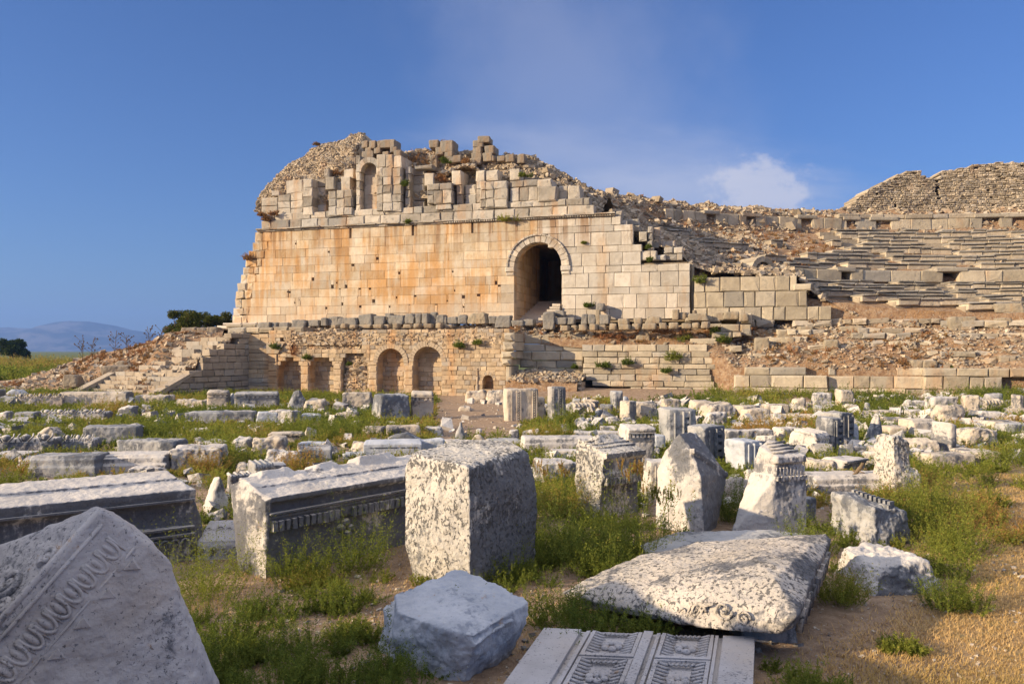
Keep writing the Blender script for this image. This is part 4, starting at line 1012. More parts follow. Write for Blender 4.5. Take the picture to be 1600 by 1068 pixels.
def addbox(bm, x0, x1, y0, y1, z0, z1, jit=0.0, r=rnd):
    vs = [bm.verts.new((x + r.uniform(-jit, jit), y + r.uniform(-jit, jit), z + r.uniform(-jit, jit))) for x, y, z in boxpts(x0, x1, y0, y1, z0, z1)]
    for f in ((0, 1, 3, 2), (4, 6, 7, 5), (0, 4, 5, 1), (2, 3, 7, 6), (0, 2, 6, 4), (1, 5, 7, 3)): bm.faces.new([vs[i] for i in f])
SEED = [1]
def shape(kind, w, d, h, r, vox):
    """-> worn mesh, local, front is -y"""
    bm = bmesh.new(); ex = bmesh.new(); m = min(w, d, h)
    rough = .075 * min(1, m / .5)
    if kind == 'block': jbox(bm, w, d, h, r, cut=4, jit=.07, topdrop=.10)
    elif kind == 'sharp': jbox(bm, w, d, h, r, cut=1, jit=.02); rough *= .6
    elif kind == 'boulder': jbox(bm, w, d, h, r, cut=6, taper=.22, jit=.09, topdrop=.25); rough *= 1.7
    elif kind == 'slab': jbox(bm, w, d, h, r, cut=2, jit=.04)
    elif kind == 'wedge': hull(bm, [(-w / 2, -d / 2, -.05), (w / 2, -d / 2, -.05), (w / 2, d / 2, -.05), (-w / 2, d / 2, -.05), (w * .08, -d / 2, h), (-w * .12, -d * .3, h * .93), (w * .1, d / 2, h * .85), (w / 2, -d * .4, h * .35), (-w / 2, -d * .4, h * .22), (w * .42, d * .45, h * .3), (-w * .4, d * .45, h * .2)])
    elif kind == 'shard': hull(bm, [(-w / 2, -d / 2, -.05), (w * .3, -d / 2, -.05), (w / 2, d / 2, -.05), (-w * .3, d / 2, -.05), (w * .12, -d * .2, h), (w * .28, 0, h * .86), (w * .2, d * .2, h * .8), (w * .45, -d * .3, h * .3)])
    elif kind == 'egg':           # moulded block whose upper edge carries large eggs and darts
        jbox(bm, w, d, h * .66, r, cut=1, jit=.02); n = max(3, round(w / .42)); e = w / n
        hull(bm, boxpts(-w * .48, w * .48, -d * .30, d * .45, h * .5, h * .74))
        for i in range(n):
            cx = -w / 2 + e * (i + .5); R_ = e * .25
            blob(ex, (cx, -d * .40, h * .80), (R_, R_ * .8, h * .20))
            for s in (-1, 1):
                tube(ex, [(cx + s * e * .34, -d * .30, h * 1.0), (cx + s * e * .40, -d * .46, h * .88), (cx + s * e * .16, -d * .55, h * .64)], e * .05, 5)
            blob(ex, (cx + e * .5, -d * .50, h * .70), (e * .06, e * .06, h * .10), seg=6, rings=4)
    elif kind in ('dentil', 'cornice'):
        fr = .62
        jbox(bm, w, d * .86, h * fr, r, cut=1, jit=.02, off=(0, d * .05))
        hull(bm, boxpts(-w * .49, w * .49, -d * .42, d * .47, h * (fr - .04), h * .80))
        hull(bm, [(-w / 2, -d * .52, h * .80), (w / 2, -d * .52, h * .80), (-w / 2, -d * .55, h * .9), (w / 2, -d * .55, h * .9), (-w / 2, d * .46, h * .8), (w / 2, d * .46, h * .8), (-w * .48, d * .3, h), (w * .46, d * .3, h * .98), (-w * .48, -d * .1, h * .97), (w * .48, -d * .2, h * .96)])
        n = max(3, int(w / max(.085, vox * 3.2))); e = w * .97 / n
        for i in range(n):
            if r.random() < .93: addbox(ex, -w * .485 + e * i, -w * .485 + e * (i + .56), -d * .49, -d * .38, h * .665, h * .765, .004, r)
        addbox(ex, -w * .485, w * .485, -d * .45, -d * .38, h * .62, h * .655); addbox(ex, -w * .49, w * .49, -d * .53, -d * .3, h * .775, h * .80)
        rough *= .6
    elif kind == 'bead':          # upright pilaster block with vertical moulding and bead rows
        jbox(bm, w, d, h, r, cut=2, jit=.02); rough *= .5
        for cx in ((-.12, .38) if w > .6 else (.12,)):
            x = cx * w; addbox(ex, x - .075, x - .05, -d / 2 - .035, -d * .42, 0, h * .95); addbox(ex, x + .05, x + .08, -d / 2 - .035, -d * .42, 0, h * .95)
            n = int(h / .085)
            for i in range(n): blob(ex, (x, -d / 2 - .01, .05 + i * (h * .93 / n)), (.038, .035, .024), seg=7, rings=5)
        addbox(ex, -w * .36, -w * .33, -d / 2 - .03, -d * .42, 0, h * .94)
    elif kind == 'pilaster':      # broken pilaster with deep square notches down one edge
        jbox(bm, w, d, h, r, cut=2, jit=.03); rough *= .6
        x = w * .12; n = max(4, int(h / .15))
        for s in (-.1, .075): addbox(ex, x + s, x + s + .03, -d / 2 - .07, -d * .4, .0, h * .93)
        for i in range(n): addbox(ex, x - .07, x + .075, -d / 2 - .06, -d * .4, .03 + i * h * .92 / n, .03 + (i + .55) * h * .92 / n, .005, r)
        addbox(ex, -w * .30, -w * .27, -d / 2 - .03, -d * .4, 0, h * .9)
    elif kind == 'flute':         # fluted / ribbed top
        jbox(bm, w, d, h * .8, r, cut=2, jit=.03); n = max(4, int(w / .12))
        for i in range(n): tube(ex, [(-w * .46 + w * .92 * i / (n - 1), -d * .50, h * .62), (-w * .46 + w * .92 * i / (n - 1), -d * .40, h * .84), (-w * .46 + w * .92 * i / (n - 1), d * .3, h * .93)], w * .36 / n, 6)
        hull(bm, boxpts(-w * .47, w * .47, -d * .38, d * .42, h * .6, h * .88))
    elif kind == 'mould':         # long block with stepped fasciae on the front
        jbox(bm, w, d, h * .5, r, cut=1, jit=.015); hull(bm, boxpts(-w * .49, w * .48, -d * .44, d * .48, h * .3, h * .86))
        jbox(bm, w * .98, d * .8, h, r, cut=2, jit=.015, z0=h * .5, off=(0, .03)); rough *= .5
    elif kind == 'ell':           # upright L shaped block
        hull(bm, [(-w / 2, -d / 2, -.05), (w * .45, -d / 2, -.05), (w / 2, d / 2, -.05), (-w * .45, d / 2, -.05), (-w / 2, -d / 2, h * .42), (w * .42, -d / 2, h * .36), (w / 2, d / 2, h * .34), (-w * .45, d / 2, h * .45), (w * .28, -d * .3, h * .46)])
        hull(bm, [(-w / 2, -d / 2, h * .2), (w * .16, -d * .46, h * .2), (w * .2, d / 2, h * .2), (-w * .45, d / 2, h * .2), (-w * .46, -d * .44, h * .96), (w * .17, -d * .4, h * .86), (w * .17, d * .4, h * .86), (-w * .42, d * .4, h * .97), (-w * .12, -d * .3, h * 1.0)])
    elif kind == 'steps':         # cornice lying on its back: dentil row running over the top
        hull(bm, [(-w / 2, -d / 2, -.05), (w / 2, -d / 2, -.05), (w / 2, d / 2, -.05), (-w / 2, d / 2, -.05), (-w * .46, -d * .42, h * .82), (w * .30, -d * .46, h * .72), (w * .5, -d * .1, h * .55), (w * .46, d / 2, h * .82), (-w * .46, d * .48, h)])
        n = 9
        for i in range(n):
            y = -d * .40 + d * .84 * i / n; zz = lambda x, y: h * (.80 + .14 * (y / d + .4))
            addbox(ex, w * .0, w * .12, y, y + d * .05, zz(0, y) - .06, zz(0, y) + .06)
        addbox(ex, -w * .06, w * .0, -d * .42, d * .42, h * .68, h * .84)
    sd = SEED[0]; SEED[0] += 1
    return worn(bm, vox, [('CLOUDS', .45, rough * 1.5), ('CLOUDS', .12, rough * .8), ('CLOUDS', .05, rough * .35)], ex, seed=sd * .37)

def stone(x0, x1, top, base, kind, dep, yaw, mat, label, name='marble_block', cat='stone block', group=None, lean=0.0, zbase=None, bury=0.0, maxd=60):
    """place a fragment: photo columns x0..x1, rows top (rear edge) .. base (front foot) on the ground"""
    r = random.Random(int(x0 * 31 + top * 7 + base)); gzv = 0.0 if zbase is None else zbase
    for _ in range(4):
        d = (CH - gzv) * F / (base - HZ) if zbase is None else DEP
        d = min(d, maxd)
        X = ((x0 + x1) / 2 - 800) / F * d
        if zbase is None: gzv = gz(X, d + dep / 2)
    W_ = (x1 - x0) / F * (d + dep * .3); a = R(yaw); c, s = abs(math.cos(a)), abs(math.sin(a))
    w = max(.12, (W_ - dep * s) / max(.35, c)) if kind != 'x' else W_
    if W_ < dep * s + .15: dep = max(.1, W_ * .5); w = max(.12, (W_ - dep * s) / c)
    ext = (w * s + dep * c)
    h = CH - (top - HZ) / F * (d + ext * .85) - gzv
    h = max(.10, h) + bury
    vox = max(.012, d * .00155)
    if min(w, dep, h) < vox * 4: vox = max(.01, min(w, dep, h) / 4.5)
    me = shape(kind, w, dep, h, r, vox); me.name = name
    cx = ((x0 + x1) / 2 - 800) / F * (d + ext / 2)
    o = link(name, me, MAT[mat], None, (cx, d + ext / 2, gzv - bury))
    o.rotation_euler = (0, R(lean), a)
    tag(o, label, cat, group); SHADE.append((cx, d + ext / 2, max(w, dep) / 2, x0, x1, base)); return o
SHADE = []
T = [
 # x0, x1, top, base, kind, depth, yaw, material, label, name, category
 (-8, 6, 607, 627, 'block', .6, 5, 'grey', 'grey squared block cut off by the left edge of the picture, in the back row', 'marble_block'),
 (5, 47, 606, 622, 'wedge', .8, 10, 'blue', 'gable shaped marble piece in the back row near the left edge', 'pediment_fragment'),
 (0, 36, 616, 632, 'boulder', .5, 0, 'grey', 'low rounded grey stone in front of the gable shaped piece at far left', 'boulder'),
 (31, 105, 613, 636, 'egg', .9, 12, 'cream', 'long block with small carved eggs along its upper edge, back row far left', 'carved_block'),
 (98, 205, 611, 634, 'mould', .9, 5, 'cream', 'longest rough moulded block of the back row, ending below the staircase', 'moulded_block'),
 (206, 275, 613, 634, 'boulder', .9, 10, 'cream', 'rounded cream block in the back row just right of the longest one', 'boulder'),
 (-4, 20, 642, 658, 'boulder', .5, 0, 'white', 'small lichen specked stone in the grass at the left edge, second row', 'boulder'),
 (28, 62, 642, 658, 'slab', .6, 8, 'grey', 'small flat grey slab in the grass, second row far left', 'flat_marble_piece'),
 (70, 170, 637, 658, 'egg', .7, 6, 'white', 'white carved block partly grown over by brown weeds, second row left', 'carved_block'),
 (183, 216, 632, 657, 'boulder', .6, 0, 'patchy', 'isolated chunky fragment with deep broken carving, behind the big plain block', 'carved_fragment'),
 (2, 91, 674, 711, 'egg', .62, 14, 'patchy', 'dark fronted block with a crown of large white eggs and darts', 'carved_block'),
 (52, 107, 663, 692, 'wedge', .6, 10, 'cream', 'tilted plain block leaning up behind the large egg and dart block', 'marble_block'),
 (103, 153, 676, 707, 'egg', .5, 6, 'white', 'short pale block with three large eggs carved along its upper edge', 'carved_block'),
 (134, 221, 663, 693, 'sharp', .7, 10, 'grey', 'large plain grey block with a roughly picked front, left field', 'marble_block'),
 (189, 289, 684, 721, 'slab', .65, -8, 'grey', 'tilted smooth grey slab with dark lichen along its lower right', 'flat_marble_piece'),
 (-5, 55, 704, 719, 'slab', .5, 0, 'white', 'thin flat slab lying in the grass at the left edge', 'flat_marble_piece'),
 (57, 163, 706, 747, 'mould', .75, 6, 'grey', 'big light moulded block with a groove along its front, left', 'moulded_block'),
 (156, 270, 704, 742, 'mould', .8, 8, 'patchy', 'moulded block with dark stained left half, right of the grooved one', 'moulded_block'),
 (198, 264, 726, 746, 'boulder', .3, 5, 'white', 'narrow rough strip of stone lying just behind the long entablature', 'boulder'),
 (273, 326, 621, 638, 'boulder', .6, 0, 'cream', 'low rough cream stone before the shaded stair wall', 'boulder'),
 (323, 360, 608, 640, 'dentil', .7, 12, 'cream', 'tilted short cornice piece with small dentils, before the stair wall', 'cornice_block'),
 (352, 374, 611, 638, 'wedge', .6, 20, 'blue', 'grey wedge propped against the short cornice piece', 'marble_wedge'),
 (366, 438, 610, 640, 'dentil', .8, 12, 'grey', 'wide cornice block with a line of dark gaps between dentils, before the arcade', 'cornice_block'),
 (296, 402, 641, 662, 'slab', .9, 8, 'grey', 'long flat pale slab lying in the grass at centre left', 'flat_marble_piece'),
 (401, 437, 642, 662, 'slab', .6, 10, 'blue', 'short blue grey slab touching the right end of the long flat slab', 'flat_marble_piece'),
 (419, 468, 640, 662, 'slab', .6, -12, 'white', 'sloping white slab with a rough picked right end', 'flat_marble_piece'),
 (268, 352, 692, 737, 'block', .7, 14, 'white', 'block half hidden by reddish weeds with a bright chipped left end', 'marble_block'),
 (366, 396, 681, 706, 'boulder', .5, 0, 'white', 'rough fragment of white acanthus carving above the reddish weeds', 'carved_fragment'),
 (393, 451, 679, 710, 'boulder', .7, 10, 'cream', 'big tilted rough boulder right of the acanthus fragment', 'boulder'),
 (420, 476, 673, 693, 'dentil', .5, 5, 'cream', 'rust stained cornice scrap with fine carving, behind the tilted boulder', 'cornice_fragment'),
 (408, 482, 698, 735, 'boulder', .6, 8, 'white', 'rough white boulder with reddish weeds growing in front', 'boulder'),
 (470, 522, 696, 730, 'sharp', .6, 12, 'grey', 'squared grey block right of the weed covered white boulder', 'marble_block'),
 (468, 514, 689, 701, 'slab', .4, 0, 'blue', 'thin pale slab lying behind the squared grey block', 'flat_marble_piece'),
 (365, 396, 721, 742, 'boulder', .4, 20, 'cream', 'small ribbed drum fragment on the heap behind the dentil entablature', 'drum_fragment'),
 (383, 430, 716, 752, 'flute', .5, 35, 'grey', 'tilted fluted moulding fragment on the heap behind the dentil entablature', 'moulding_fragment'),
 (418, 450, 721, 748, 'sharp', .4, 20, 'patchy', 'dark squared stone at the right of the heap behind the entablature', 'marble_block'),
 (311, 362, 738, 800, 'wedge', .5, 30, 'white', 'leaning pointed boulder with lichen beside the left end of the dentil entablature', 'boulder'),
 (355, 392, 735, 770, 'flute', .5, 40, 'patchy', 'fluted fragment squeezed between the pointed boulder and the entablature', 'moulding_fragment'),
 (443, 484, 608, 642, 'wedge', .8, 20, 'grey', 'pointed grey cornice fragment before the second niche', 'cornice_fragment'),
 (478, 513, 621, 642, 'boulder', .6, 0, 'cream', 'smooth pale egg shaped boulder before the third niche', 'boulder'),
 (537, 584, 611, 643, 'block', .7, 5, 'cream', 'carved block with scroll ends before the middle of the arcade', 'carved_block'),
 (581, 641, 614, 658, 'block', 1.0, 22, 'grey', 'big dark grey faceted block with a long socket in its face', 'marble_block'),
 (641, 679, 609, 655, 'dentil', .7, 8, 'cream', 'tall block with dentils across its top and beads down its left edge', 'carved_block'),
 (524, 562, 642, 655, 'boulder', .5, 0, 'cream', 'low brown edged stone in the green weeds before the arcade', 'boulder'),
 (470, 502, 645, 658, 'slab', .5, 8, 'blue', 'bluish slab sunk in the weeds left of centre', 'flat_marble_piece'),
 (564, 604, 664, 681, 'boulder', .5, 0, 'cream', 'pale block with a rust red left end', 'boulder'),
 (602, 659, 662, 684, 'block', .7, 10, 'cream', 'pale block with a sloping right end, behind the grey hump', 'marble_block'),
 (588, 669, 672, 698, 'wedge', .9, 5, 'grey', 'grey hump backed boulder behind the inscribed slab', 'boulder'),
 (547, 577, 687, 711, 'boulder', .4, 0, 'cream', 'rough broken stone against the left end of the inscribed slab', 'boulder'),
 (645, 694, 684, 713, 'slab', .5, 6, 'blue', 'pale slab continuing the inscribed slab to the right', 'flat_marble_piece'),
 (538, 572, 705, 717, 'slab', .4, 0, 'blue', 'small blue grey slab lying left of the inscribed slab', 'flat_marble_piece'),
 (670, 726, 684, 700, 'boulder', .6, 0, 'white', 'low rough white stone left of the leaning shard', 'boulder'),
 (706, 728, 655, 693, 'shard', .35, 5, 'grey', 'thin pointed shard leaning upright in the middle of the field', 'marble_shard'),
 (733, 760, 676, 695, 'wedge', .35, 0, 'cream', 'small triangular stone right of the leaning shard', 'marble_wedge'),
 (715, 737, 633, 642, 'boulder', .35, 0, 'cream', 'small pale rock on the bare grassy patch before the arcade', 'boulder'),
 (742, 754, 668, 677, 'boulder', .2, 0, 'white', 'tiny white rock on the bare red earth', 'small_rock'),
 (794, 811, 669, 689, 'block', .3, 10, 'white', 'small white cube on the red earth behind the tallest foreground block', 'marble_block'),
 (786, 841, 606, 658, 'bead', .6, 12, 'cream', 'wide upright pilaster block with vertical bead rows, at centre', 'pilaster_block'),
 (814, 852, 620, 656, 'mould', .6, 4, 'cream', 'squat moulded block standing in front of the wide beaded pilaster', 'moulded_block'),
 (855, 884, 603, 659, 'bead', .55, 14, 'grey', 'narrow upright pilaster with one bead row and a shaded lower half', 'pilaster_block'),
 (757, 816, 684, 700, 'slab', .8, 5, 'grey', 'grey slab just behind the top of the tallest foreground block', 'flat_marble_piece'),
 (812, 932, 679, 705, 'mould', .7, 6, 'white', 'long white lichen spotted beam behind the brush at centre right', 'moulded_block'),
 (895, 970, 672, 688, 'slab', .5, 4, 'white', 'thin white slab lying along the back of the long spotted beam', 'flat_marble_piece'),
 (862, 912, 701, 712, 'slab', .4, 0, 'white', 'low narrow slab in the grass before the long spotted beam', 'flat_marble_piece'),
 (830, 902, 714, 755, 'block', .6, 18, 'white', 'white topped block behind the orange flowered weeds', 'marble_block'),
 (728, 762, 607, 629, 'boulder', 1.0, 0, 'cream', 'left lump of rubble concrete at the foot of the terrace wall', 'concrete_lump'),
 (761, 790, 607, 628, 'boulder', 1.0, 0, 'cream', 'right lump of rubble concrete at the foot of the terrace wall', 'concrete_lump'),
 (663, 692, 664, 680, 'boulder', .5, 0, 'white', 'flat rough rock at the edge of the weeds left of the shard', 'boulder'),
 (893, 909, 621, 632, 'boulder', .4, 0, 'grey', 'small dark rock beyond the fluted fragments', 'small_rock'),
 (882, 906, 629, 646, 'boulder', .5, 0, 'grey', 'dark low stone directly right of the narrow beaded pilaster', 'boulder'),
 (892, 930, 628, 647, 'flute', .7, 10, 'cream', 'ribbed cream fragment lying right of the narrow pilaster', 'fluted_fragment'),
 (910, 936, 623, 642, 'flute', .6, 40, 'cream', 'second ribbed fragment tipped up behind the first', 'fluted_fragment'),
 (926, 950, 637, 657, 'wedge', .4, 10, 'grey', 'pointed grey stone among small fragments right of centre', 'marble_wedge'),
 (935, 959, 631, 647, 'slab', .5, -10, 'grey', 'dark shaded slab behind the pointed grey stone', 'flat_marble_piece'),
 (953, 973, 609, 626, 'block', .5, 20, 'grey', 'small upright dark grey block alone on the earth before the retaining wall', 'marble_block'),
 (972, 984, 618, 626, 'boulder', .3, 0, 'blue', 'tiny rock beside the small upright dark grey block', 'small_rock'),
 (968, 995, 625, 659, 'sharp', .45, 38, 'cream', 'tilted upright block with a black shaded right face', 'marble_block'),
 (987, 1024, 626, 657, 'block', .8, 5, 'cream', 'lichen spotted block behind the tilted upright block', 'marble_block'),
 (1014, 1036, 626, 634, 'slab', .5, 0, 'cream', 'flat pale slab beyond the lichen spotted block', 'flat_marble_piece'),
 (896, 916, 651, 667, 'boulder', .35, 0, 'white', 'small knobbly white stone in the brown weeds', 'small_rock'),
 (944, 968, 649, 662, 'boulder', .4, 0, 'white', 'flat broken white piece before the tilted upright block', 'boulder'),
 (965, 996, 650, 664, 'wedge', .4, 0, 'white', 'jagged white piece lying at the foot of the tilted upright block', 'boulder'),
 (937, 964, 662, 677, 'boulder', .45, 0, 'white', 'low white stone behind the lion headed gutter block', 'boulder'),
 (1030, 1085, 636, 694, 'pilaster', .7, 14, 'grey', 'tall drum like pilaster block with square notches, centre right', 'pilaster_block'),
 (1018, 1038, 677, 706, 'block', .4, 10, 'blue', 'small bluish block squeezed left of the notched drum like block', 'marble_block'),
 (1035, 1064, 622, 642, 'block', .5, 12, 'cream', 'weed grown block with bright left edge, beyond the notched drum', 'marble_block'),
 (1078, 1112, 624, 646, 'block', .7, 5, 'cream', 'bright topped cream block left of the big brown boulder', 'marble_block'),
 (1094, 1149, 625, 656, 'boulder', .9, 12, 'cream', 'biggest brown cream boulder of the back row', 'boulder'),
 (1098, 1137, 641, 668, 'boulder', .5, 6, 'white', 'rough white boulder in front of the biggest brown cream one', 'boulder'),
 (1072, 1134, 662, 728, 'pilaster', .5, 36, 'grey', 'slanted grey pilaster with carved leaves and notches', 'pilaster_block'),
 (1134, 1190, 684, 737, 'pilaster', .6, 26, 'blue', 'bluish notched pilaster block wholly in shade', 'pilaster_block'),
 (1128, 1208, 669, 694, 'slab', .5, 10, 'white', 'long low beam behind the bluish notched pilaster', 'marble_beam'),
 (1178, 1214, 675, 716, 'wedge', .6, 30, 'white', 'white rounded wedge with a dark right side', 'marble_wedge'),
 (1207, 1250, 666, 690, 'slab', .5, 20, 'white', 'white ended slab behind the dry yellow weeds', 'flat_marble_piece'),
 (1146, 1186, 632, 652, 'slab', .7, 20, 'cream', 'cream slab with a shaded left corner, right of the biggest boulder', 'flat_marble_piece'),
 (1159, 1200, 637, 662, 'block', .6, 10, 'cream', 'cream block before the slab with shaded corner', 'marble_block'),
 (1190, 1231, 630, 650, 'sharp', .6, 5, 'cream', 'squared cream block at the right of the low group', 'marble_block'),
 (1185, 1270, 645, 658, 'slab', .5, -8, 'cream', 'thin long beam sloping down to the right behind yellow weeds', 'marble_beam'),
 (1136, 1160, 665, 672, 'slab', .3, 0, 'cream', 'thin pale slab in front of the yellow weeds', 'flat_marble_piece'),
 (1236, 1292, 667, 714, 'flute', .7, 36, 'white', 'cornice block with a ribbed top left of the pilaster pair', 'cornice_block'),
 (1278, 1312, 650, 706, 'pilaster', .5, 24, 'grey', 'front one of a pair of tall notched pilasters with a moulded panel', 'pilaster_block'),
 (1284, 1332, 642, 700, 'pilaster', .6, 30, 'grey', 'rear and taller one of a pair of notched pilasters', 'pilaster_block'),
 (1322, 1343, 661, 697, 'mould', .4, 30, 'blue', 'small shaded capital right of the pilaster pair', 'capital_fragment'),
 (1348, 1381, 642, 693, 'shard', .6, 20, 'white', 'tall white leaning wedge right of the pilaster pair', 'marble_wedge'),
 (1254, 1300, 712, 742, 'boulder', .5, 10, 'cream', 'pale rough rock behind the long slab with the lizard', 'boulder'),
 (1280, 1356, 710, 742, 'dentil', .6, 34, 'white', 'tilted slab with small dentils along its shaded edge', 'cornice_block'),
 (1252, 1388, 735, 772, 'mould', .7, 6, 'white', 'long smooth moulded slab with a lizard on it', 'moulded_block'),
 (1350, 1372, 703, 720, 'block', .4, 20, 'white', 'small white block left of the upright stepped block', 'marble_block'),
 (1352, 1374, 717, 730, 'slab', .3, 0, 'cream', 'flat stone behind the dentil slab beside the stepped block', 'flat_marble_piece'),
 (1325, 1353, 694, 710, 'boulder', .4, 0, 'white', 'low white rock in front of the pilaster pair', 'boulder'),
 (1378, 1412, 664, 686, 'slab', .6, 5, 'cream', 'brown fronted slab left of the trough shaped block', 'flat_marble_piece'),
 (1380, 1414, 651, 664, 'slab', .6, 0, 'cream', 'low slab showing above the brown fronted slab', 'flat_marble_piece'),
 (1408, 1462, 653, 688, 'mould', .7, 12, 'cream', 'trough shaped moulded block left of the slim upright pillar', 'moulded_block'),
 (1405, 1460, 683, 710, 'boulder', .7, 5, 'cream', 'large smooth boulder left of the foot of the slim pillar', 'boulder'),
 (1458, 1488, 656, 709, 'block', .5, 36, 'white', 'slim upright pillar with a lit left face and grey right face', 'marble_pillar'),
 (1443, 1460, 690, 708, 'boulder', .3, 0, 'white', 'small white lump at the foot of the slim pillar', 'small_rock'),
 (1434, 1514, 705, 730, 'slab', .6, 8, 'cream', 'thick flat slab in front of the slim pillar', 'flat_marble_piece'),
 (1494, 1552, 700, 724, 'slab', .8, -6, 'cream', 'broad sloping slab behind the thick flat one', 'flat_marble_piece'),
 (1488, 1554, 664, 702, 'boulder', .8, 10, 'cream', 'largest rough pitted boulder at the right', 'boulder'),
 (1460, 1502, 631, 660, 'boulder', .8, 5, 'cream', 'tawny rounded boulder above the slim pillar', 'boulder'),
 (1409, 1451, 622, 637, 'boulder', .6, -6, 'white', 'pale slanting rock before the low ashlar wall', 'boulder'),
 (1449, 1491, 619, 633, 'slab', .6, 6, 'white', 'pale slab touching the slanting rock before the low wall', 'flat_marble_piece'),
 (1531, 1564, 622, 645, 'flute', .5, 8, 'cream', 'small carved capital near the right edge', 'capital_fragment'),
 (1518, 1572, 640, 655, 'boulder', .7, 0, 'white', 'wide low white rock below the small capital', 'boulder'),
 (1510, 1540, 654, 667, 'boulder', .5, 0, 'white', 'rounded white rock left of the long right hand beam', 'boulder'),
 (1534, 1592, 655, 675, 'block', .6, 10, 'cream', 'long beam shaped stone near the right edge', 'marble_beam'),
 (1560, 1606, 659, 680, 'block', .7, 16, 'grey', 'block with a shaded right end cut by the right edge', 'marble_block'),
 (1583, 1596, 615, 630, 'block', .4, 10, 'cream', 'small upright block before the low wall at the right edge', 'marble_block'),
 (1540, 1563, 613, 624, 'block', .5, 5, 'grey', 'small dark block lying against the low wall', 'marble_block'),
 (1521, 1535, 616, 625, 'boulder', .4, 0, 'white', 'small round rock left of the small dark block', 'small_rock'),
 (1503, 1530, 617, 634, 'slab', .5, -20, 'cream', 'slanting slab left of the small round rock', 'flat_marble_piece'),
 (1307, 1330, 607, 622, 'block', .5, 8, 'cream', 'white block poking out of the green shrubs before the low wall', 'marble_block'),
 (1270, 1297, 613, 624, 'slab', .5, 0, 'white', 'flat white stone in the green shrubs left of the poking block', 'flat_marble_piece'),
 (1236, 1258, 620, 630, 'boulder', .4, 0, 'cream', 'rounded stone top in the green shrubs behind the field', 'small_rock'),
 (1318, 1341, 629, 646, 'boulder', .5, 8, 'cream', 'cream boulder among green shrubs above the pilaster pair', 'boulder'),
 (1350, 1361, 627, 645, 'boulder', .3, 0, 'grey', 'narrow grey rock right of the cream boulder in the shrubs', 'small_rock'),
 (1358, 1396, 640, 652, 'slab', .5, -6, 'cream', 'low slab right of the white leaning wedge', 'flat_marble_piece'),
 (1406, 1432, 634, 642, 'slab', .4, 0, 'white', 'tiny flat slab in the shrubs below the slanting rock', 'flat_marble_piece'),
 (1572, 1606, 637, 650, 'slab', .5, 0, 'cream', 'flat slab at the right edge behind the beam shaped stone', 'flat_marble_piece'),
 (1240, 1290, 628, 640, 'slab', .3, 0, 'cream', 'thin reddish slab hidden in the shrubs', 'flat_marble_piece'),
 (50, 92, 597, 606, 'slab', 1.2, 0, 'white', 'long white slab lying on the slope of the earth mound', 'flat_marble_piece'),
 (1322, 1452, 849, 928, 'boulder', .75, 8, 'white', 'white boulder with a shaded lower half beside the grassy path', 'boulder'),
 (1370, 1430, 674, 775, 'ell', .55, 14, 'pitted', 'upright stepped block with pitted face and notched right side', 'marble_block'),
 (1303, 1416, 764, 853, 'steps', .75, 24, 'grey', 'block lying on its back with a stair of dentils across its top', 'cornice_block'),
 (1128, 1172, 738, 790, 'boulder', .5, 20, 'cream', 'low tan boulder between the leaning cornice and the upright cornice', 'boulder'),
 (1246, 1276, 775, 815, 'slab', .4, 30, 'grey', 'broken slab leaning against the right side of the upright cornice', 'flat_marble_piece'),
 (1005, 1050, 716, 785, 'pilaster', .4, 10, 'white', 'chipped white block standing just behind the leaning cornice', 'marble_block'),
 (967, 1022, 660, 722, 'cornice', .7, 12, 'white', 'gutter block with a worn lion head on top', 'gutter_block'),
]
for row in T:  # fragments of the field
    x0, x1, top, base, kind, dep, yaw, mat, label, name = row
    cat = {'pilaster_block': 'pilaster', 'boulder': 'boulder', 'small_rock': 'rock', 'flat_marble_piece': 'slab', 'cornice_block': 'cornice block', 'carved_block': 'carved block'}.get(name, 'stone block')
    stone(x0, x1, top, base, kind, dep, yaw, mat, label, name, cat)

g_ = random.Random(55); P = []; S = []      # small broken marble between the big pieces
while len(P) < 1700:
    y = 11 + 26 * g_.random(); x = g_.uniform(-.68, .68) * y
    if len(P) > 1250: y = g_.uniform(17, 36); x = g_.uniform(.05, .66) * y
    if noise.noise(Vector((x * .35, y * .35, 3))) + .5 * g_.random() < .1: continue
    if (y > 36 and uT(x, y)[1] < .5) or (y < 17 and x > .5 * y) or (-.10 < x / y < .02 and y > 20 and g_.random() < .9): continue
    if any((q[0] - x) ** 2 + (q[1] - y) ** 2 < (q[2] * .95) ** 2 for q in SHADE): continue
    s = (.08 + .40 * g_.random() ** 2.4) * min(1, y / 20); P.append((x, y, gz(x, y) + s * .2)); S.append(s)
tag(rocks('marble_chips', P, S, MAT['white'], seed=23, flat=.8), 'small broken marble pieces scattered between the large fragments', 'rubble', kind='stuff')

# ---------------------------------------------------------------- the large fragments in the foreground
def hero(name, bm, origin, vox, disp, mat, label, cat, ex=None):
    T_ = Matrix.Translation(-Vector(origin)); bmesh.ops.transform(bm, matrix=T_, verts=bm.verts[:])
    if ex: bmesh.ops.transform(ex, matrix=T_, verts=ex.verts[:])
    me = worn(bm, vox, disp, ex, seed=len(bpy.data.meshes) * .1); me.name = name
    o = link(name, me, MAT[mat], None, origin); tag(o, label, cat); return o
class Loc:
    """local axes: x along, y outward (towards the viewer side), z up"""
    def __init__(s, O, e, up=(0, 0, 1), out=None):
        s.O = Vector(O); s.x = Vector(e).normalized(); s.z = Vector(up).normalized(); s.y = Vector(out).normalized() if out else s.x.cross(s.z).normalized()
    def __call__(s, x, y, z): return s.O + s.x * x + s.y * y + s.z * z
    def mat(s): return Matrix((s.x, s.y, s.z)).transposed()
def lhull(bm, L, pts): hull(bm, [L(*p) for p in pts])
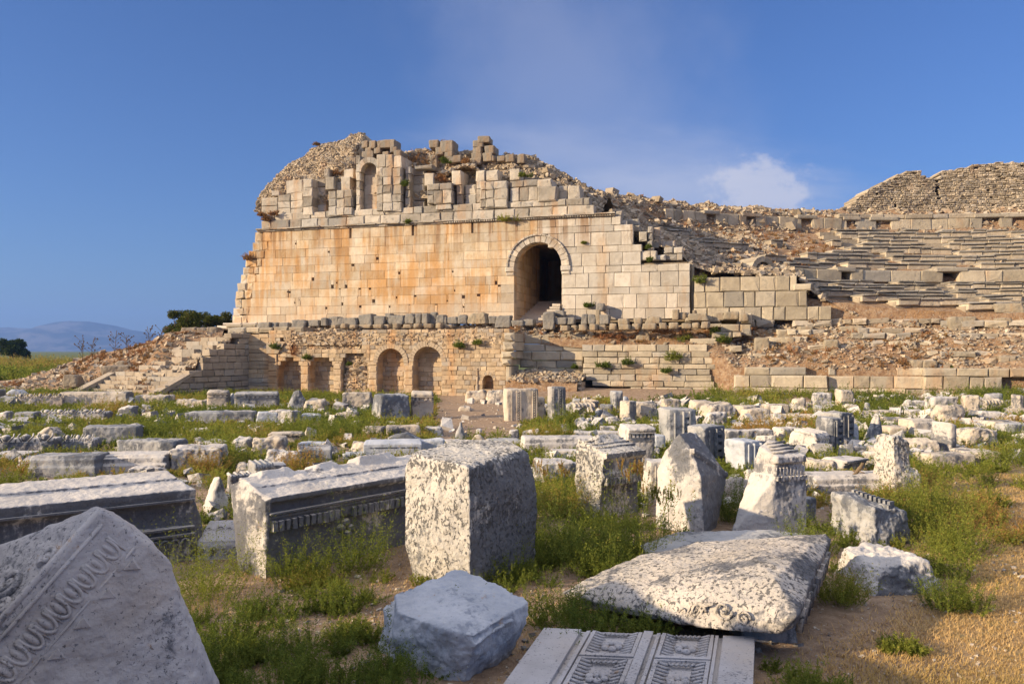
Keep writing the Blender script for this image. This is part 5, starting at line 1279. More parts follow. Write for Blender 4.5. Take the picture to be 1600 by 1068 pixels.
def lbox(bm, L, x0, x1, y0, y1, z0, z1): lhull(bm, L, boxpts(x0, x1, y0, y1, z0, z1))
def abox(ex, L, x0, x1, y0, y1, z0, z1, j=.0):
    vs = [ex.verts.new(L(x + rnd.uniform(-j, j), y + rnd.uniform(-j, j), z + rnd.uniform(-j, j))) for x, y, z in boxpts(x0, x1, y0, y1, z0, z1)]
    for f in ((0, 1, 3, 2), (4, 6, 7, 5), (0, 4, 5, 1), (2, 3, 7, 6), (0, 2, 6, 4), (1, 5, 7, 3)): ex.faces.new([vs[i] for i in f])
def section(bm, L, x0, x1, prof, yb, jag=.0):
    """stack convex bands: prof = [(y, z)...] from bottom to top of the moulded front, yb = back plane"""
    for (ya, za), (yb_, zb) in zip(prof, prof[1:]):
        if zb - za < 1e-4: continue
        q = .002
        lhull(bm, L, [(x, y, z) for x in (x0, x1) for y, z in ((ya, za - q), (yb_, zb + q), (yb, za - q), (yb, zb + q))])

# tall pitted block in the centre
bm = bmesh.new()
A = col_(735, 7.9, -.06); B = col_(640, 8.32, -.06); Cq = col_(836, 8.72, -.06); D_ = B + (Cq - A)
At = col_(733, 7.93, 1.225); Bt = col_(634, 8.34, 1.285); Bt2 = col_(642, 8.30, 1.30); Ct = col_(826, 8.74, 1.305); Dt = col_(712, 9.3, 1.375); Dt2 = col_(790, 9.25, 1.36)
mid = lambda p, q, f=.5: p + (q - p) * f
hull(bm, [A, B + Vector((.06, 0, 0)), Cq, D_, At, mid(At, Bt, .08) + Vector((0, 0, .03)), Bt + Vector((.04, 0, -.03)), Bt + Vector((-.01, .05, -.12)), Bt2 + Vector((0, .08, .02)), Ct + Vector((0, 0, -.05)), Ct + Vector((-.06, .02, .01)), Dt, Dt2, mid(A, B, .5) + Vector((-.03, -.03, .5)), mid(B, A, .02) + Vector((-.06, 0, .45)), Cq + Vector((.03, .01, .9))])
hero('tall_marble_block', bm, (A + D_) / 2, .013, [('CLOUDS', .5, .05), ('CLOUDS', .12, .028), ('CLOUDS', .045, .014)], 'pitted', 'tallest foreground block, upright, pitted cream left face and dark right face', 'stone block')

# entablature with dentils left of it
L = Loc(col_(424, 8.36, 0), (.64, .77, 0)); ex = bmesh.new(); bm = bmesh.new()
prof = [(-.10, -.08), (-.10, .50), (-.055, .505), (-.055, .60), (-.085, .605), (-.085, .625), (-.05, .63), (-.05, .655), (-.09, .66), (-.10, .76), (-.03, .80), (0, .805), (0, .86)]
section(bm, L, .0, 2.7, prof, -.62)
lhull(bm, L, [(x, y, z) for x in (0, 2.7) for y, z in ((0, .855), (-.28, .91), (-.62, .91), (-.62, .8))]); lhull(bm, L, [(x, y, z) for x in (0.02, 2.7) for y, z in ((-.30, .90), (-.31, .94), (-.66, 1.0), (-.66, .8))])
for x0, x1, zt in [(.15, .75, 1.05), (.9, 1.4, 1.04), (1.55, 2.3, 1.07)]: lhull(bm, L, [(x0, -.48, .95), (x1, -.48, .95), (x0, -.78, .9), (x1, -.78, .9), (x0 + .15, -.62, zt), (x1 - .1, -.66, zt + .01), (x0 + .1, -.8, zt - .05)])
lhull(bm, L, [(0, -.1, -.08), (0, -.62, -.08), (-.03, -.15, .45), (-.10, -.5, .5), (-.09, -.66, .95), (-.04, -.45, 1.03), (.0, .0, .84), (0.2, -.3, .6), (0.3, -.5, .2), (-.05, -.04, .82)])
x = .03
while x < 2.6:
    if not (.92 < x < 1.02): abox(ex, L, x, x + .05, -.075, -.005, .49, .596, .006)
    x += .082
abox(ex, L, 0.01, 2.65, -.07, -.03, .63, .650); abox(ex, L, 0.0, 2.65, -.06, -.005, .672, .688)
for k, (cx, cz) in enumerate([(1.05, .42), (1.12, .34), (.98, .36), (1.08, .28)]): blob(ex, L(cx, -.1, cz), (.06, .06, .05))
hero('dentil_entablature', bm, L(1.3, -.4, 0), .013, [('CLOUDS', .4, .03), ('CLOUDS', .1, .018), ('CLOUDS', .04, .009)], 'patchy', 'entablature block with a dentil row on its dark front and a sunlit rough end', 'entablature', ex)

# long entablature at the left
L = Loc(col_(322, 9.2, 0), (-.80, -.60, 0), out=(.60, -.80, 0)); ex = bmesh.new(); bm = bmesh.new()
prof = [(-.06, -.06), (-.02, .12), (-.02, .28), (-.05, .31), (-.04, .36), (-.11, .40), (-.13, .62), (-.06, .68), (-.02, .69), (0, .76), (0, .82)]
prof = [(y - .02, z) for y, z in prof]
section(bm, L, .1, 4.6, prof, -.8)
lhull(bm, L, [(x, y, z) for x in (.16, 4.6) for y, z in ((-.02, .815), (-.34, .87), (-.8, .86), (-.8, .5))]); lhull(bm, L, [(x, y, z) for x in (.22, 4.6) for y, z in ((-.36, .86), (-.38, .91), (-.85, .95), (-.85, .5))])
lhull(bm, L, [(0.1, -.04, -.06), (.1, -.8, -.06), (-.02, -.15, .3), (-.05, -.6, .35), (.05, -.7, .75), (.08, -.1, .5), (.5, -.2, .6), (.5, -.5, .1), (.12, -.1, .72)])
for z_ in (.295, .375, .69): abox(ex, L, .12, 4.55, -.09, -.005 if z_ < .6 else -.0, z_, z_ + .022)
for i in range(9): tube(ex, [L(.22 + i * .11 + .05 * math.cos(q), -.03, .19 + .07 * math.sin(q)) for q in [j * .5 for j in range(-1, 8)]], .013, 5)
hero('long_entablature', bm, L(2.2, -.4, 0), .014, [('CLOUDS', .4, .03), ('CLOUDS', .1, .016), ('CLOUDS', .04, .008)], 'patchy', 'long moulded entablature at the left, pale lip over a black stained frieze', 'entablature', ex)

# small carved panel between the two entablatures
L = Loc(pt(352, 872, 0), (1, .1, 0)); ex = bmesh.new(); bm = bmesh.new()
lbox(bm, L, -.32, .32, -.5, 0, -.05, .16); lhull(bm, L, boxpts(-.32, .3, -.5, -.02, .15, .2) + [(-.3, -.5, .34), (.3, -.5, .34), (.3, -.42, .34), (-.3, -.42, .34)])
for i in range(5):
    sp = spiral(L(-.25 + i * .12, .005, .10), L.x, L.z, .05, 1.4, 16, 1 if i % 2 else -1); tube(ex, sp, .010, 5)
for i in range(5):
    sp = spiral(L(-.25 + i * .12, -.26, .285), L.x, (L.z * .6 - L.y * .8), .05, 1.3, 16, 1 if i % 2 else -1); tube(ex, sp, .010, 5)
hero('carved_scroll_block', bm, L(0, -.2, 0), .012, [('CLOUDS', .12, .02)], 'carved', 'small carved scroll panel lying in shade between the two big entablatures', 'carved panel', ex)

# huge carved corner block, bottom left
A = ray(160, 797, 4.55); B = ray(-130, 1120, 3.95); Er = ray(266, 880, 4.75); Dn = Vector((ray(316, 1110, 4.6).x, 4.6, -.1)); Bn = Vector((B.x - .05, 4.0, -.1))
back = Vector((-.16, .62, .02)); A2 = ray(151, 793, 4.68); B2 = ray(-130, 898, 4.85)
bm = bmesh.new(); ex = bmesh.new()
hull(bm, [A, B, Er, Dn, Bn, ray(222, 832, 4.72), ray(300, 1000, 4.72), A2, B2, ray(185, 806, 5.1), ray(205, 822, 5.2), Vector((B2.x, B2.y + .2, -.1)), Vector((Dn.x - .05, 5.3, -.1)), ray(255, 880, 5.3)])
fx = (B - A).normalized(); fn_ = (Dn - A).cross(B - A).normalized(); fn_ = fn_ if fn_.y < 0 else -fn_; fd = fx.cross(fn_).normalized(); fd = fd if fd.z < 0 else -fd
Lr = Loc(A, fx, up=-fd, out=fn_)       # x down the ridge, z up in the face, y out of the face
ln_ = (B - A).length
n = 12
for i in range(n):
    cx = .10 + i * (ln_ - .12) / n; w_ = (ln_ - .12) / n
    blob(ex, Lr(cx + w_ * .5, -.006, -.175), (w_ * .23, .022, .055), Lr.mat())
    pts = [Lr(cx + w_ * .5 + math.cos(q) * w_ * .40, .004, -.165 + math.sin(q) * .075) for q in [math.pi + math.pi * j / 9 for j in range(10)]]
    tube(ex, [pts[0] + Lr.z * .045] + pts + [pts[-1] + Lr.z * .045], .011, 6)
    tube(ex, [Lr(cx, .002, -.115), Lr(cx, .004, -.245)], lambda f: .012 * (1 - f) + .003, 5)
    if i % 2 == 0 and i < 10: lhull(ex, Lr, [(cx, -.01, -.30), (cx + w_ * 1.1, -.01, -.30), (cx + w_ * .9, .018, -.31), (cx + .02, .018, -.31), (cx + w_ * .3, -.01, -.385), (cx + w_ * .4, .01, -.37)])
for zz, q in ((-.05, .012), (-.275, .008)): tube(ex, [Lr(.06, .0, zz), Lr(ln_ * .5, .002, zz), Lr(ln_, .0, zz)], q, 6)
# scrolls on the sloping upper face
un = (B2 - B).cross(B - A).normalized(); un = un if un.z > 0 else -un
vdir = (B2 - B).normalized(); vdir = (vdir - fx * vdir.dot(fx)).normalized()
def US(a, b, o=.004): return A + fx * a + vdir * b + un * o
for a, b, r0, sg in [(.34, .09, .055, 1), (.56, .22, .085, -1), (.66, .09, .05, 1), (.86, .26, .11, 1), (.90, .08, .055, -1), (1.12, .16, .07, 1), (1.16, .42, .12, -1), (1.40, .22, .09, 1), (1.45, .55, .13, 1)]:
    tube(ex, spiral(US(a, b, .006), fx, vdir, r0, 1.7, 30, sg), lambda f: .024 * (1 - .55 * f), 7)
    blob(ex, US(a, b, .004), (.022, .022, .018))
tube(ex, [US(.02, .02, .0), US(.6, .02, .005), US(ln_, .02, .0)], .022, 6)
hero('carved_corner_block', bm, (A.x, 4.8, 0), .010, [('CLOUDS', .4, .04), ('CLOUDS', .1, .016), ('CLOUDS', .03, .006)], 'carved', 'huge shaded carved block at bottom left with scrolls and an egg and dart band', 'carved block', ex)

# blue grey block, bottom centre
def q_(px, py, z): return pt(px, py, z)
bm = bmesh.new()
top = [q_(617, 925, .46), q_(712, 893, .52), q_(745, 897, .50), q_(828, 938, .43), q_(740, 992, .38), q_(700, 985, .40), q_(622, 955, .43)]
low = [Vector((p.x, p.y, -.06)) for p in top]; cn = sum(low, Vector()) / 7
low2 = [cn + (p - cn) * .82 + Vector((-.06, 0, 0)) for p in low]
hull(bm, top + low2[:2] + low2[3:] + [top[3] + Vector((-.02, -.03, -.10)), top[4] + Vector((-.01, .02, -.16)), top[6] + Vector((-.03, -.02, -.2))])
hull(bm, [top[0] + Vector((-.10, .02, -.12)), top[0] + Vector((-.02, .2, -.1)), top[6] + Vector((.05, 0, -.2)), low2[0] + Vector((-.16, 0, 0)), low2[6] + Vector((-.05, 0, 0)), top[6] + Vector((-.06, .06, -.25)), low2[1]])
lhull(bm, Loc(top[4], (top[3] - top[4])), [(.0, -.12, -.0), (.45, -.12, .02), (0, .03, -.06), (.46, .03, -.05), (.45, -.12, -.2), (0, -.12, -.2)])
hero('blue_grey_block', bm, (cn.x, cn.y, 0), .010, [('CLOUDS', .3, .07), ('VORONOI', .16, .03), ('CLOUDS', .08, .03), ('CLOUDS', .03, .012)], 'blue', 'blue grey broken block with a flat top, shaded, in the bottom centre', 'stone block')

# coffered ceiling slab
L = Loc(pt(852, 984, .14), (1, -.075, -.01), up=(.02, -.03, 1)); L.y = Vector((-.30, -.95, -.03)).normalized()   # y comes towards the viewer
bm = bmesh.new(); ex = bmesh.new()
Wd = 1.66; Dd = 2.1
lhull(bm, L, [(0, 0, -.2), (Wd, 0, -.2), (0, Dd, -.2), (Wd, Dd, -.2), (.04, .02, 0), (.14, -.01, .0), (.8, .03, .0), (1.0, 0, 0), (Wd - .15, .02, 0), (Wd, .07, 0), (0, Dd, 0), (Wd, Dd, 0)])
# grooved borders and coffers are cut by raising the surrounding ribs
def rib(x0, x1, y0, y1, h=.035): abox(ex, L, x0, x1, y0, y1, -.02, h, .003)
rib(.0, .30, .04, Dd); rib(.345, .375, .05, Dd, .03); rib(.80, .87, .05, Dd, .045); rib(.90, .93, .05, Dd, .03); rib(1.36, 1.385, .06, Dd, .03); rib(1.42, Wd, .07, Dd)
for y in (.0, .55, 1.15, 1.75):
    for x0, x1 in ((.39, .79), (.945, 1.35)):
        if y == 0: continue
        rib(x0, x1, y - .05, y - .01, .035); rib(x0, x1, y + .01, y + .03, .03)
for y0, y1 in ((.04, .50), (.58, 1.10), (1.18, 1.70)):
    for x0, x1 in ((.39, .79), (.945, 1.35)):
        # inner frame with tongues
        fr_ = .085
        rib(x0, x0 + .03, y0, y1, .028); rib(x1 - .03, x1, y0, y1, .028)
        m_ = 9
        for i in range(m_):
            yy = y0 + (y1 - y0) * (i + .5) / m_
            for s, xx in ((1, x0 + .035), (-1, x1 - .035)): tube(ex, [L(xx, yy, .026), L(xx + s * fr_ * .6, yy + .015, .016), L(xx + s * fr_, yy - .005, .0)], .012, 5)
        for i in range(5):
            xx = x0 + fr_ + .03 + (x1 - x0 - 2 * fr_ - .06) * (i + .5) / 5
            tube(ex, [L(xx - .02, y0 + .03, .02), L(xx, y0 + .085, .03), L(xx + .02, y0 + .03, .02)], .011, 5)
        cx, cy = (x0 + x1) / 2, (y0 + y1) / 2 + .04
        for i in range(6):
            q = 6.283 * i / 6 + .3; blob(ex, L(cx + .055 * math.cos(q), cy + .055 * math.sin(q), .012), (.034, .034, .022))
        if y0 > .5: blob(ex, L(cx, cy, .02), (.02, .02, .02))
hero('coffered_slab', bm, L(.8, 1, -.14), .012, [('CLOUDS', .3, .02), ('CLOUDS', .05, .008)], 'carved', 'flat coffered ceiling piece with carved rosettes, lying at the bottom edge', 'ceiling slab', ex)

# big tilted slab at the right of centre, resting on another stone
bm = bmesh.new(); ex = bmesh.new()
T1, T2, T2b, T3, T4, T5, T6, T7 = q_(874, 926, .16), q_(1000, 868, .36), q_(1090, 846, .46), q_(1290, 834, .60), q_(1298, 842, .57), q_(1244, 962, .40), q_(1170, 945, .40), q_(1035, 940, .27)
dn = Vector((.05, .10, -.30))
hull(bm, [T1, T2, T2b, T3, T4, T5, T6, T7, T1 + Vector((.08, .02, -.12)), T2 + dn, T3 + Vector((-.05, 0, -.34)), T4 + Vector((-.05, 0, -.34)), T5 + Vector((.0, .08, -.12)), T6 + Vector((0, .05, -.20)), T7 + Vector((.02, .1, -.16)), q_(1215, 990, .24), q_(1130, 985, .20), q_(1180, 870, .60), q_(1210, 900, .58)])
Lq = Loc(mid(T7, q_(1130, 985, .20), .35), (T5 - T7).normalized(), up=(0, .25, 1))
for cx, cz, r0, sg in [(.16, .02, .07, 1), (.38, .05, .08, -1), (.55, .0, .06, 1), (.02, .0, .05, -1)]: tube(ex, spiral(Lq(cx, .03, cz), Lq.x, Lq.z, r0, 1.5, 24, sg), .012, 6)
for i in range(5): tube(ex, [Lq(.02 + i * .03, .03, -.08), Lq(.10 + i * .03, .035, .06), Lq(.22 + i * .03, .03, .1)], .008, 5)
for i in range(9):
    a_ = mid(T4, T5, .12 + i * .09) + Vector((.0, .0, -.05)); tube(ex, [a_, a_ + Vector((-.02, .03, -.20))], .03, 6)
hero('tilted_slab', bm, (1.9, 7.0, 0), .013, [('CLOUDS', .5, .06), ('CLOUDS', .13, .022), ('CLOUDS', .04, .008)], 'slabm', 'largest tilted slab with a rough sunlit top and scroll carving under its front edge', 'slab', ex)
bm = bmesh.new(); o_ = pt(1222, 1000, .0)
hull(bm, [o_ + Vector(p) for p in [(-.35, 0, -.05), (.13, -.02, -.05), (.16, .5, -.05), (-.4, .6, -.05), (-.3, .05, .14), (.12, .02, .20), (.16, .5, .26), (-.35, .55, .2)]])
hero('support_block', bm, o_, .013, [('CLOUDS', .3, .03), ('CLOUDS', .08, .015)], 'grey', 'low dark block wedged under the front of the largest tilted slab', 'stone block')
bm = bmesh.new()
hull(bm, [q_(1000, 850, .22), q_(1060, 830, .26), q_(1200, 826, .26), q_(1290, 836, .2), q_(1180, 850, .24), q_(1010, 862, .2)] + [Vector((p.x, p.y + .05, -.05)) for p in (q_(1000, 850, .22), q_(1060, 830, .26), q_(1200, 826, .26), q_(1290, 836, .2), q_(1010, 862, .2))])
hero('rear_slab', bm, (1.9, 8.9, 0), .014, [('CLOUDS', .4, .03), ('CLOUDS', .1, .02)], 'grey', 'flat shaded grey slab just behind the largest tilted slab', 'slab')

# upright cornice block right of centre
L = Loc(col_(1212, 10.2, 0), (.93, .36, 0)); bm = bmesh.new(); ex = bmesh.new()
lhull(bm, L, [(.0, 0, -.05), (.50, 0, -.05), (.5, -.6, -.05), (-.55, -.25, -.05), (-.05, 0, .5), (.50, .01, .78), (.0, .0, .80), (.45, -.4, .8), (-.12, -.35, .8), (-.4, -.28, .25)])
lhull(bm, L, [(.0, 0, .76), (.5, 0, .76), (-.1, -.35, .7), (.45, -.4, .76), (.02, -.04, .98), (.46, -.04, .98), (-.05, -.35, .98), (.42, -.36, .98)])
lhull(bm, L, [(.0, .03, .96), (.47, .03, .96), (.0, .03, 1.04), (.47, .03, 1.04), (-.04, -.36, .96), (.42, -.36, .96), (-.02, -.3, 1.14), (.36, -.3, 1.18), (.2, -.4, 1.22), (0.0, -.16, 1.1), (.42, -.12, 1.08)])
for i in range(8): abox(ex, L, .01 + i * .062, .045 + i * .062, -.02, .035, .735, .79, .004)
for i in range(9): tube(ex, [L(.01 + i * .055, .0, .80), L(.03 + i * .055, -.015, .9)], .012, 5)
for i in range(4): tube(ex, [L(.0 + i * .03, -.06 - i * .08, 1.09 + i * .03), L(.40, -.06 - i * .08, 1.10 + i * .03)], .016, 5)
hero('upright_cornice', bm, L(.1, -.2, 0), .014, [('CLOUDS', .4, .035), ('CLOUDS', .1, .016), ('CLOUDS', .04, .008)], 'white', 'tall upright cornice block with a dentil band and sloping left side, right of centre', 'cornice block', ex)

# leaning cornice block
bm = bmesh.new(); ex = bmesh.new()
D0_ = 10.6
pf = [(1022, 822, 0), (1100, 830, 0), (1094, 745, 0), (1060, 676, 0), (1028, 735, 0), (1040, 700, 0)]
fpts = [ray(1024, 812, 10.7), ray(1100, 815, 10.3), ray(1095, 744, 10.3), ray(1061, 676, 10.6), ray(1040, 704, 10.8), ray(1027, 735, 10.9), ray(1080, 700, 10.5)]
bk_ = Vector((.36, .62, -.05))
hull(bm, fpts + [p + bk_ for p in fpts] + [Vector((fpts[0].x, fpts[0].y, -.05)), Vector((fpts[1].x, fpts[1].y, -.05)), Vector((fpts[1].x, fpts[1].y, -.05)) + bk_ * .6, ray(1135, 740, 11.0)])
a0, a1 = ray(1082, 706, 10.46), ray(1132, 742, 11.0)
dz = Vector((-.015, 0, -.16)); nn_ = Vector((.75, -.62, .2)).normalized()
for i in range(9):
    p = mid(a0, a1, .1 + i * .1) + dz + nn_ * .0; tube(ex, [p, p + Vector((-.03, -.01, -.10))], .022, 5)
up_ = Vector((0, 0, .035))
for q, k_, th in ((0, .05, 1.0), (.55, .02, .7)): hull(bm, [p + dz * q + nn_ * s + up_ * th * v for p in (a0 + (a0 - a1) * .05, a1) for s in (-.15, k_) for v in (-1, 1)])
hero('leaning_cornice', bm, (2.2, 10.8, 0), .014, [('CLOUDS', .4, .04), ('CLOUDS', .1, .02), ('CLOUDS', .04, .008)], 'white', 'leaning cornice block with a broad sunlit veined face and shaded moulded right side', 'cornice block', ex)

# cornice with fasciae seen end on
L = Loc(col_(948, 11.2, 0), (.80, .60, 0)); bm = bmesh.new(); ex = bmesh.new()
prof = [(-.16, -.05), (-.16, .46), (-.05, .60), (-.05, .66), (-.08, .67), (-.08, .84), (0, .88), (0, .95)]
section(bm, L, .0, .80, prof, -.62)
lhull(bm, L, [(x, y, z) for x in (.0, .8) for y, z in ((0, .94), (-.20, 1.0), (-.62, 1.12), (-.62, .8))]); lhull(bm, L, [(.12, -.3, 1.02), (.78, -.3, 1.02), (.15, -.62, 1.1), (.8, -.62, 1.1), (.3, -.5, 1.17), (.66, -.52, 1.16)])
lhull(bm, L, [(0, -.16, -.05), (0, -.62, -.05), (-.05, -.62, .5), (-.04, -.3, .9), (-.03, -.02, .90), (.3, -.4, .5), (-.04, -.6, 1.05)])
x = .03
while x < .76: abox(ex, L, x, x + .045, -.10, -.045 + .02, .50, .60, .004); x += .075
for k in range(3): tube(ex, [L(.02, -.22 - k * .12, 1.015 + k * .035), L(.78, -.22 - k * .12, 1.015 + k * .035)], .014, 5)
hero('end_cornice', bm, L(.4, -.3, 0), .014, [('CLOUDS', .35, .03), ('CLOUDS', .09, .018), ('CLOUDS', .04, .009)], 'pitted', 'cornice block seen from its pitted sunlit end, behind the flowering weeds', 'cornice block', ex)

# inscribed slab with a worn line of letters
L = Loc(pt(571, 717, 0), (.95, .1, 0)); bm = bmesh.new(); ex = bmesh.new()
lhull(bm, L, boxpts(-.05, 1.25, -.55, 0, -.05, .33) + [(-.02, -.5, .38), (1.2, -.5, .40)])
hero('inscribed_slab', bm, L(.6, -.2, 0), .02, [('CLOUDS', .3, .02)], 'blue', 'bluish slab with one worn line of letters along its front', 'inscribed slab')
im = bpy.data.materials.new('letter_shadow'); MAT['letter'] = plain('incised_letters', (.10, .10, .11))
lt = bmesh.new(); x = .10
while x < 1.15:
    w_ = rnd.uniform(.018, .04)
    if rnd.random() < .8:
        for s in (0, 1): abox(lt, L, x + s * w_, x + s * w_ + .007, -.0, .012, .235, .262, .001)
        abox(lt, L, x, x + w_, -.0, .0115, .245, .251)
    x += w_ + rnd.uniform(.012, .03)
me = bpy.data.meshes.new('inscription'); T_ = Matrix.Translation(-L(.6, -.2, 0)); bmesh.ops.transform(lt, matrix=T_, verts=lt.verts[:]); lt.to_mesh(me); lt.free()
link('inscription', me, MAT['letter'], bpy.data.objects['inscribed_slab'])

# lizard sunning itself on the long slab
def lizard():
    sl_ = [q for q in bpy.data.objects if q.get('label') == 'long smooth moulded slab with a lizard on it'][0]
    wm = Matrix.LocRotScale(sl_.location, sl_.rotation_euler, sl_.scale); vs_ = [wm @ v.co for v in sl_.data.vertices]; dl = sl_.location.y
    X_ = (1340 - 800) / F * dl; h = max(v.z for v in vs_ if abs(v.x - X_) < .25 and abs(v.y - dl) < .2)
    o = empty('lizard', (X_, dl - .02, h - .005))
    bm = bmesh.new(); k = 1.0
    S_ = [(-.20, 0, .0, .006), (-.12, .02, .01, .010), (-.05, .0, .02, .018), (.0, 0, .03, .026), (.06, 0, .045, .028), (.10, .0, .06, .018), (.135, .0, .075, .020), (.165, .0, .075, .009)]
    tube(bm, [Vector(s[:3]) for s in S_], lambda f: lerp(f, [(i / 7, s[3]) for i, s in enumerate(S_)]), 9)
    for x in (.0, .085):
        for s in (-1, 1): tube(bm, [(x, s * .02, .035), (x + .02 * (1 if x > .05 else -1), s * .055, .03), (x + .035, s * .065, .0)], .007, 5)
    for s in (-1, 1): blob(bm, (.145, s * .014, .088), (.006, .006, .006), seg=6, rings=4)
    me = bpy.data.meshes.new('lizard'); bm.to_mesh(me); bm.free()
    ob = link('body', me, plain('lizard_skin', (.22, .15, .08)), o); o.rotation_euler = (0, R(-14), R(40)); o.scale = (1.35,) * 3
    tag(o, 'brown lizard basking with raised head on the long smooth moulded slab', 'lizard')
lizard()

# ---------------------------------------------------------------- blocks laid along the foot of the great wall and on the ruin's top
def wallstone(x0, x1, y0, y1, fr, t, dep, mat, label, name='squared_block', group=None, kind='block', yaw=None):
    r = random.Random(int(x0 * 13 + y0)); p = Vector(fr.at(fr.u((x0 + x1) / 2, t), t, 0)); d = p.y
    z0 = CH - (y1 - HZ) / F * d; h = (y1 - y0) / F * d; w = (x1 - x0) / F * d
    me = shape(kind, w * .97, dep, h, r, .05 if w > .3 else .035); me.name = name
    o = link(name, me, MAT[mat], None, (p.x, p.y + dep / 2, z0)); o.rotation_euler = (0, 0, (math.atan2(fr.e.y, fr.e.x) if yaw is None else R(yaw)) + r.uniform(-.12, .12)); tag(o, label, 'stone block', group); return o
MAT['darkblock'] = masonry('weathered_dark_block', (.36, .33, .28), (.25, .235, .21), (.10, .1, .095), (.34, .22, .12), orange=.1, grey=.5)
rowlab = 'dark weathered block in the row along the foot of the great wall'
foot = [(402, 425, 503, 513), (425, 435, 503, 512), (436, 453, 503, 512), (455, 479, 499, 511), (480, 501, 499, 508), (501, 512, 496, 507), (512, 532, 494, 507), (528, 545, 496, 506), (530, 560, 496, 506),
        (561, 585, 490, 506), (584, 602, 493, 505), (603, 613, 489, 495), (604, 634, 492, 505), (633, 650, 489, 504), (650, 659, 489, 504), (661, 671, 488, 504), (672, 684, 487, 504), (683, 696, 491, 503), (690, 700, 494, 505), (700, 717, 494, 504), (716, 730, 492, 504), (720, 728, 491, 497),
        (730, 764, 486, 504), (765, 777, 493, 504), (775, 800, 492, 510), (800, 820, 500, 508), (820, 836, 498, 507), (850, 868, 486, 513), (866, 884, 484, 492), (868, 888, 495, 505), (888, 900, 495, 505), (909, 920, 490, 505), (920, 931, 490, 505), (932, 939, 482, 506), (939, 954, 491, 505), (934, 946, 473, 484),
        (968, 984, 497, 506), (992, 1005, 496, 505), (1010, 1035, 493, 504), (1053, 1063, 482, 498), (1064, 1074, 487, 497), (1078, 1108, 489, 499), (1115, 1133, 488, 498), (1133, 1156, 486, 497), (1158, 1172, 489, 500), (1085, 1090, 484, 490)]
special = {730: ('big pale rounded boulder in the row before the great wall', 'boulder'), 850: ('leaning squared block beside the small steps of the arched doorway', 'squared_block'), 866: ('flat boulder perched on the leaning block beside the doorway', 'boulder'),
           932: ('thin upright pale pillar standing before the great wall right of the doorway', 'upright_block'), 561: ('tallest squared block in the row, with a sunlit left face', 'squared_block'), 775: ('tilted block at the lip of the terrace left of the doorway', 'squared_block'), 1053: ('small upright block leaning near the straight joint of the wall', 'upright_block'),
           1010: ('pale boulder with dark streaks before the wall right of the doorway', 'boulder'), 402: ('long low block at the left start of the row before the great wall', 'squared_block')}
ORD = 'first second third fourth fifth sixth seventh eighth ninth tenth eleventh twelfth thirteenth fourteenth fifteenth sixteenth seventeenth eighteenth nineteenth twentieth twenty-first twenty-second twenty-third twenty-fourth twenty-fifth twenty-sixth twenty-seventh twenty-eighth twenty-ninth thirtieth'.split()
nl = nr_ = 0
for x0, x1, y0, y1 in foot:
    sp = special.get(x0)
    if not sp:
        if x0 < 840: rowlab = 'dark weathered block before the great wall, ' + ORD[nl] + ' of the row from the left'; nl += 1
        else: rowlab = 'grey broken block right of the doorway before the great wall, ' + ORD[nr_] + ' from the doorway'; nr_ += 1
    t = 1.2 if y1 > 498 else .7
    o = wallstone(x0, x1, y0, y1, MF, t + random.Random(x0).uniform(-.15, .15), .55, 'ashlar' if x0 in (730, 932, 1010) or x0 > 960 else 'darkblock', sp[0] if sp else rowlab, sp[1] if sp else 'squared_block',
                  None if sp else ('blocks lined along the foot of the great wall' if x0 < 840 else 'blocks right of the doorway'), 'boulder' if sp and sp[1] == 'boulder' else 'block')
lip = [(472 + i * 0, 0, 0, 0) for i in range(0)]
for i, (x0, x1) in enumerate([(517, 532), (533, 545), (546, 559), (560, 583), (583, 600), (601, 612), (614, 626), (628, 645), (646, 660), (661, 680), (682, 694), (694, 712), (877, 893), (893, 904), (905, 920), (921, 936), (936, 952), (953, 966), (967, 987), (988, 1005), (1005, 1030), (1030, 1045), (1047, 1063), (1065, 1082), (1083, 1097), (1098, 1113)]):
    rk = random.Random(x0); wallstone(x0 + rk.uniform(0, 2), x1 - rk.uniform(0, 4), (505 if x0 < 800 else 506 - (x0 - 880) * .02) + rk.uniform(-1, 2.2), 511 if x0 < 800 else 515 - (x0 - 880) * .02, MF, 2.1 + rk.uniform(-.25, .2), .6, 'ashlar', 'squared kerb block on the upper lip of the terrace, ' + ORD[i] + ' from the left', 'kerb_block', 'kerb course on the terrace lip', 'block')
wallstone(995, 1018, 512, 530, TF, -1.9, .7, 'ashlar', 'big sloping grey block resting on brown grass above the retaining wall', 'fallen_block', None, 'wedge')
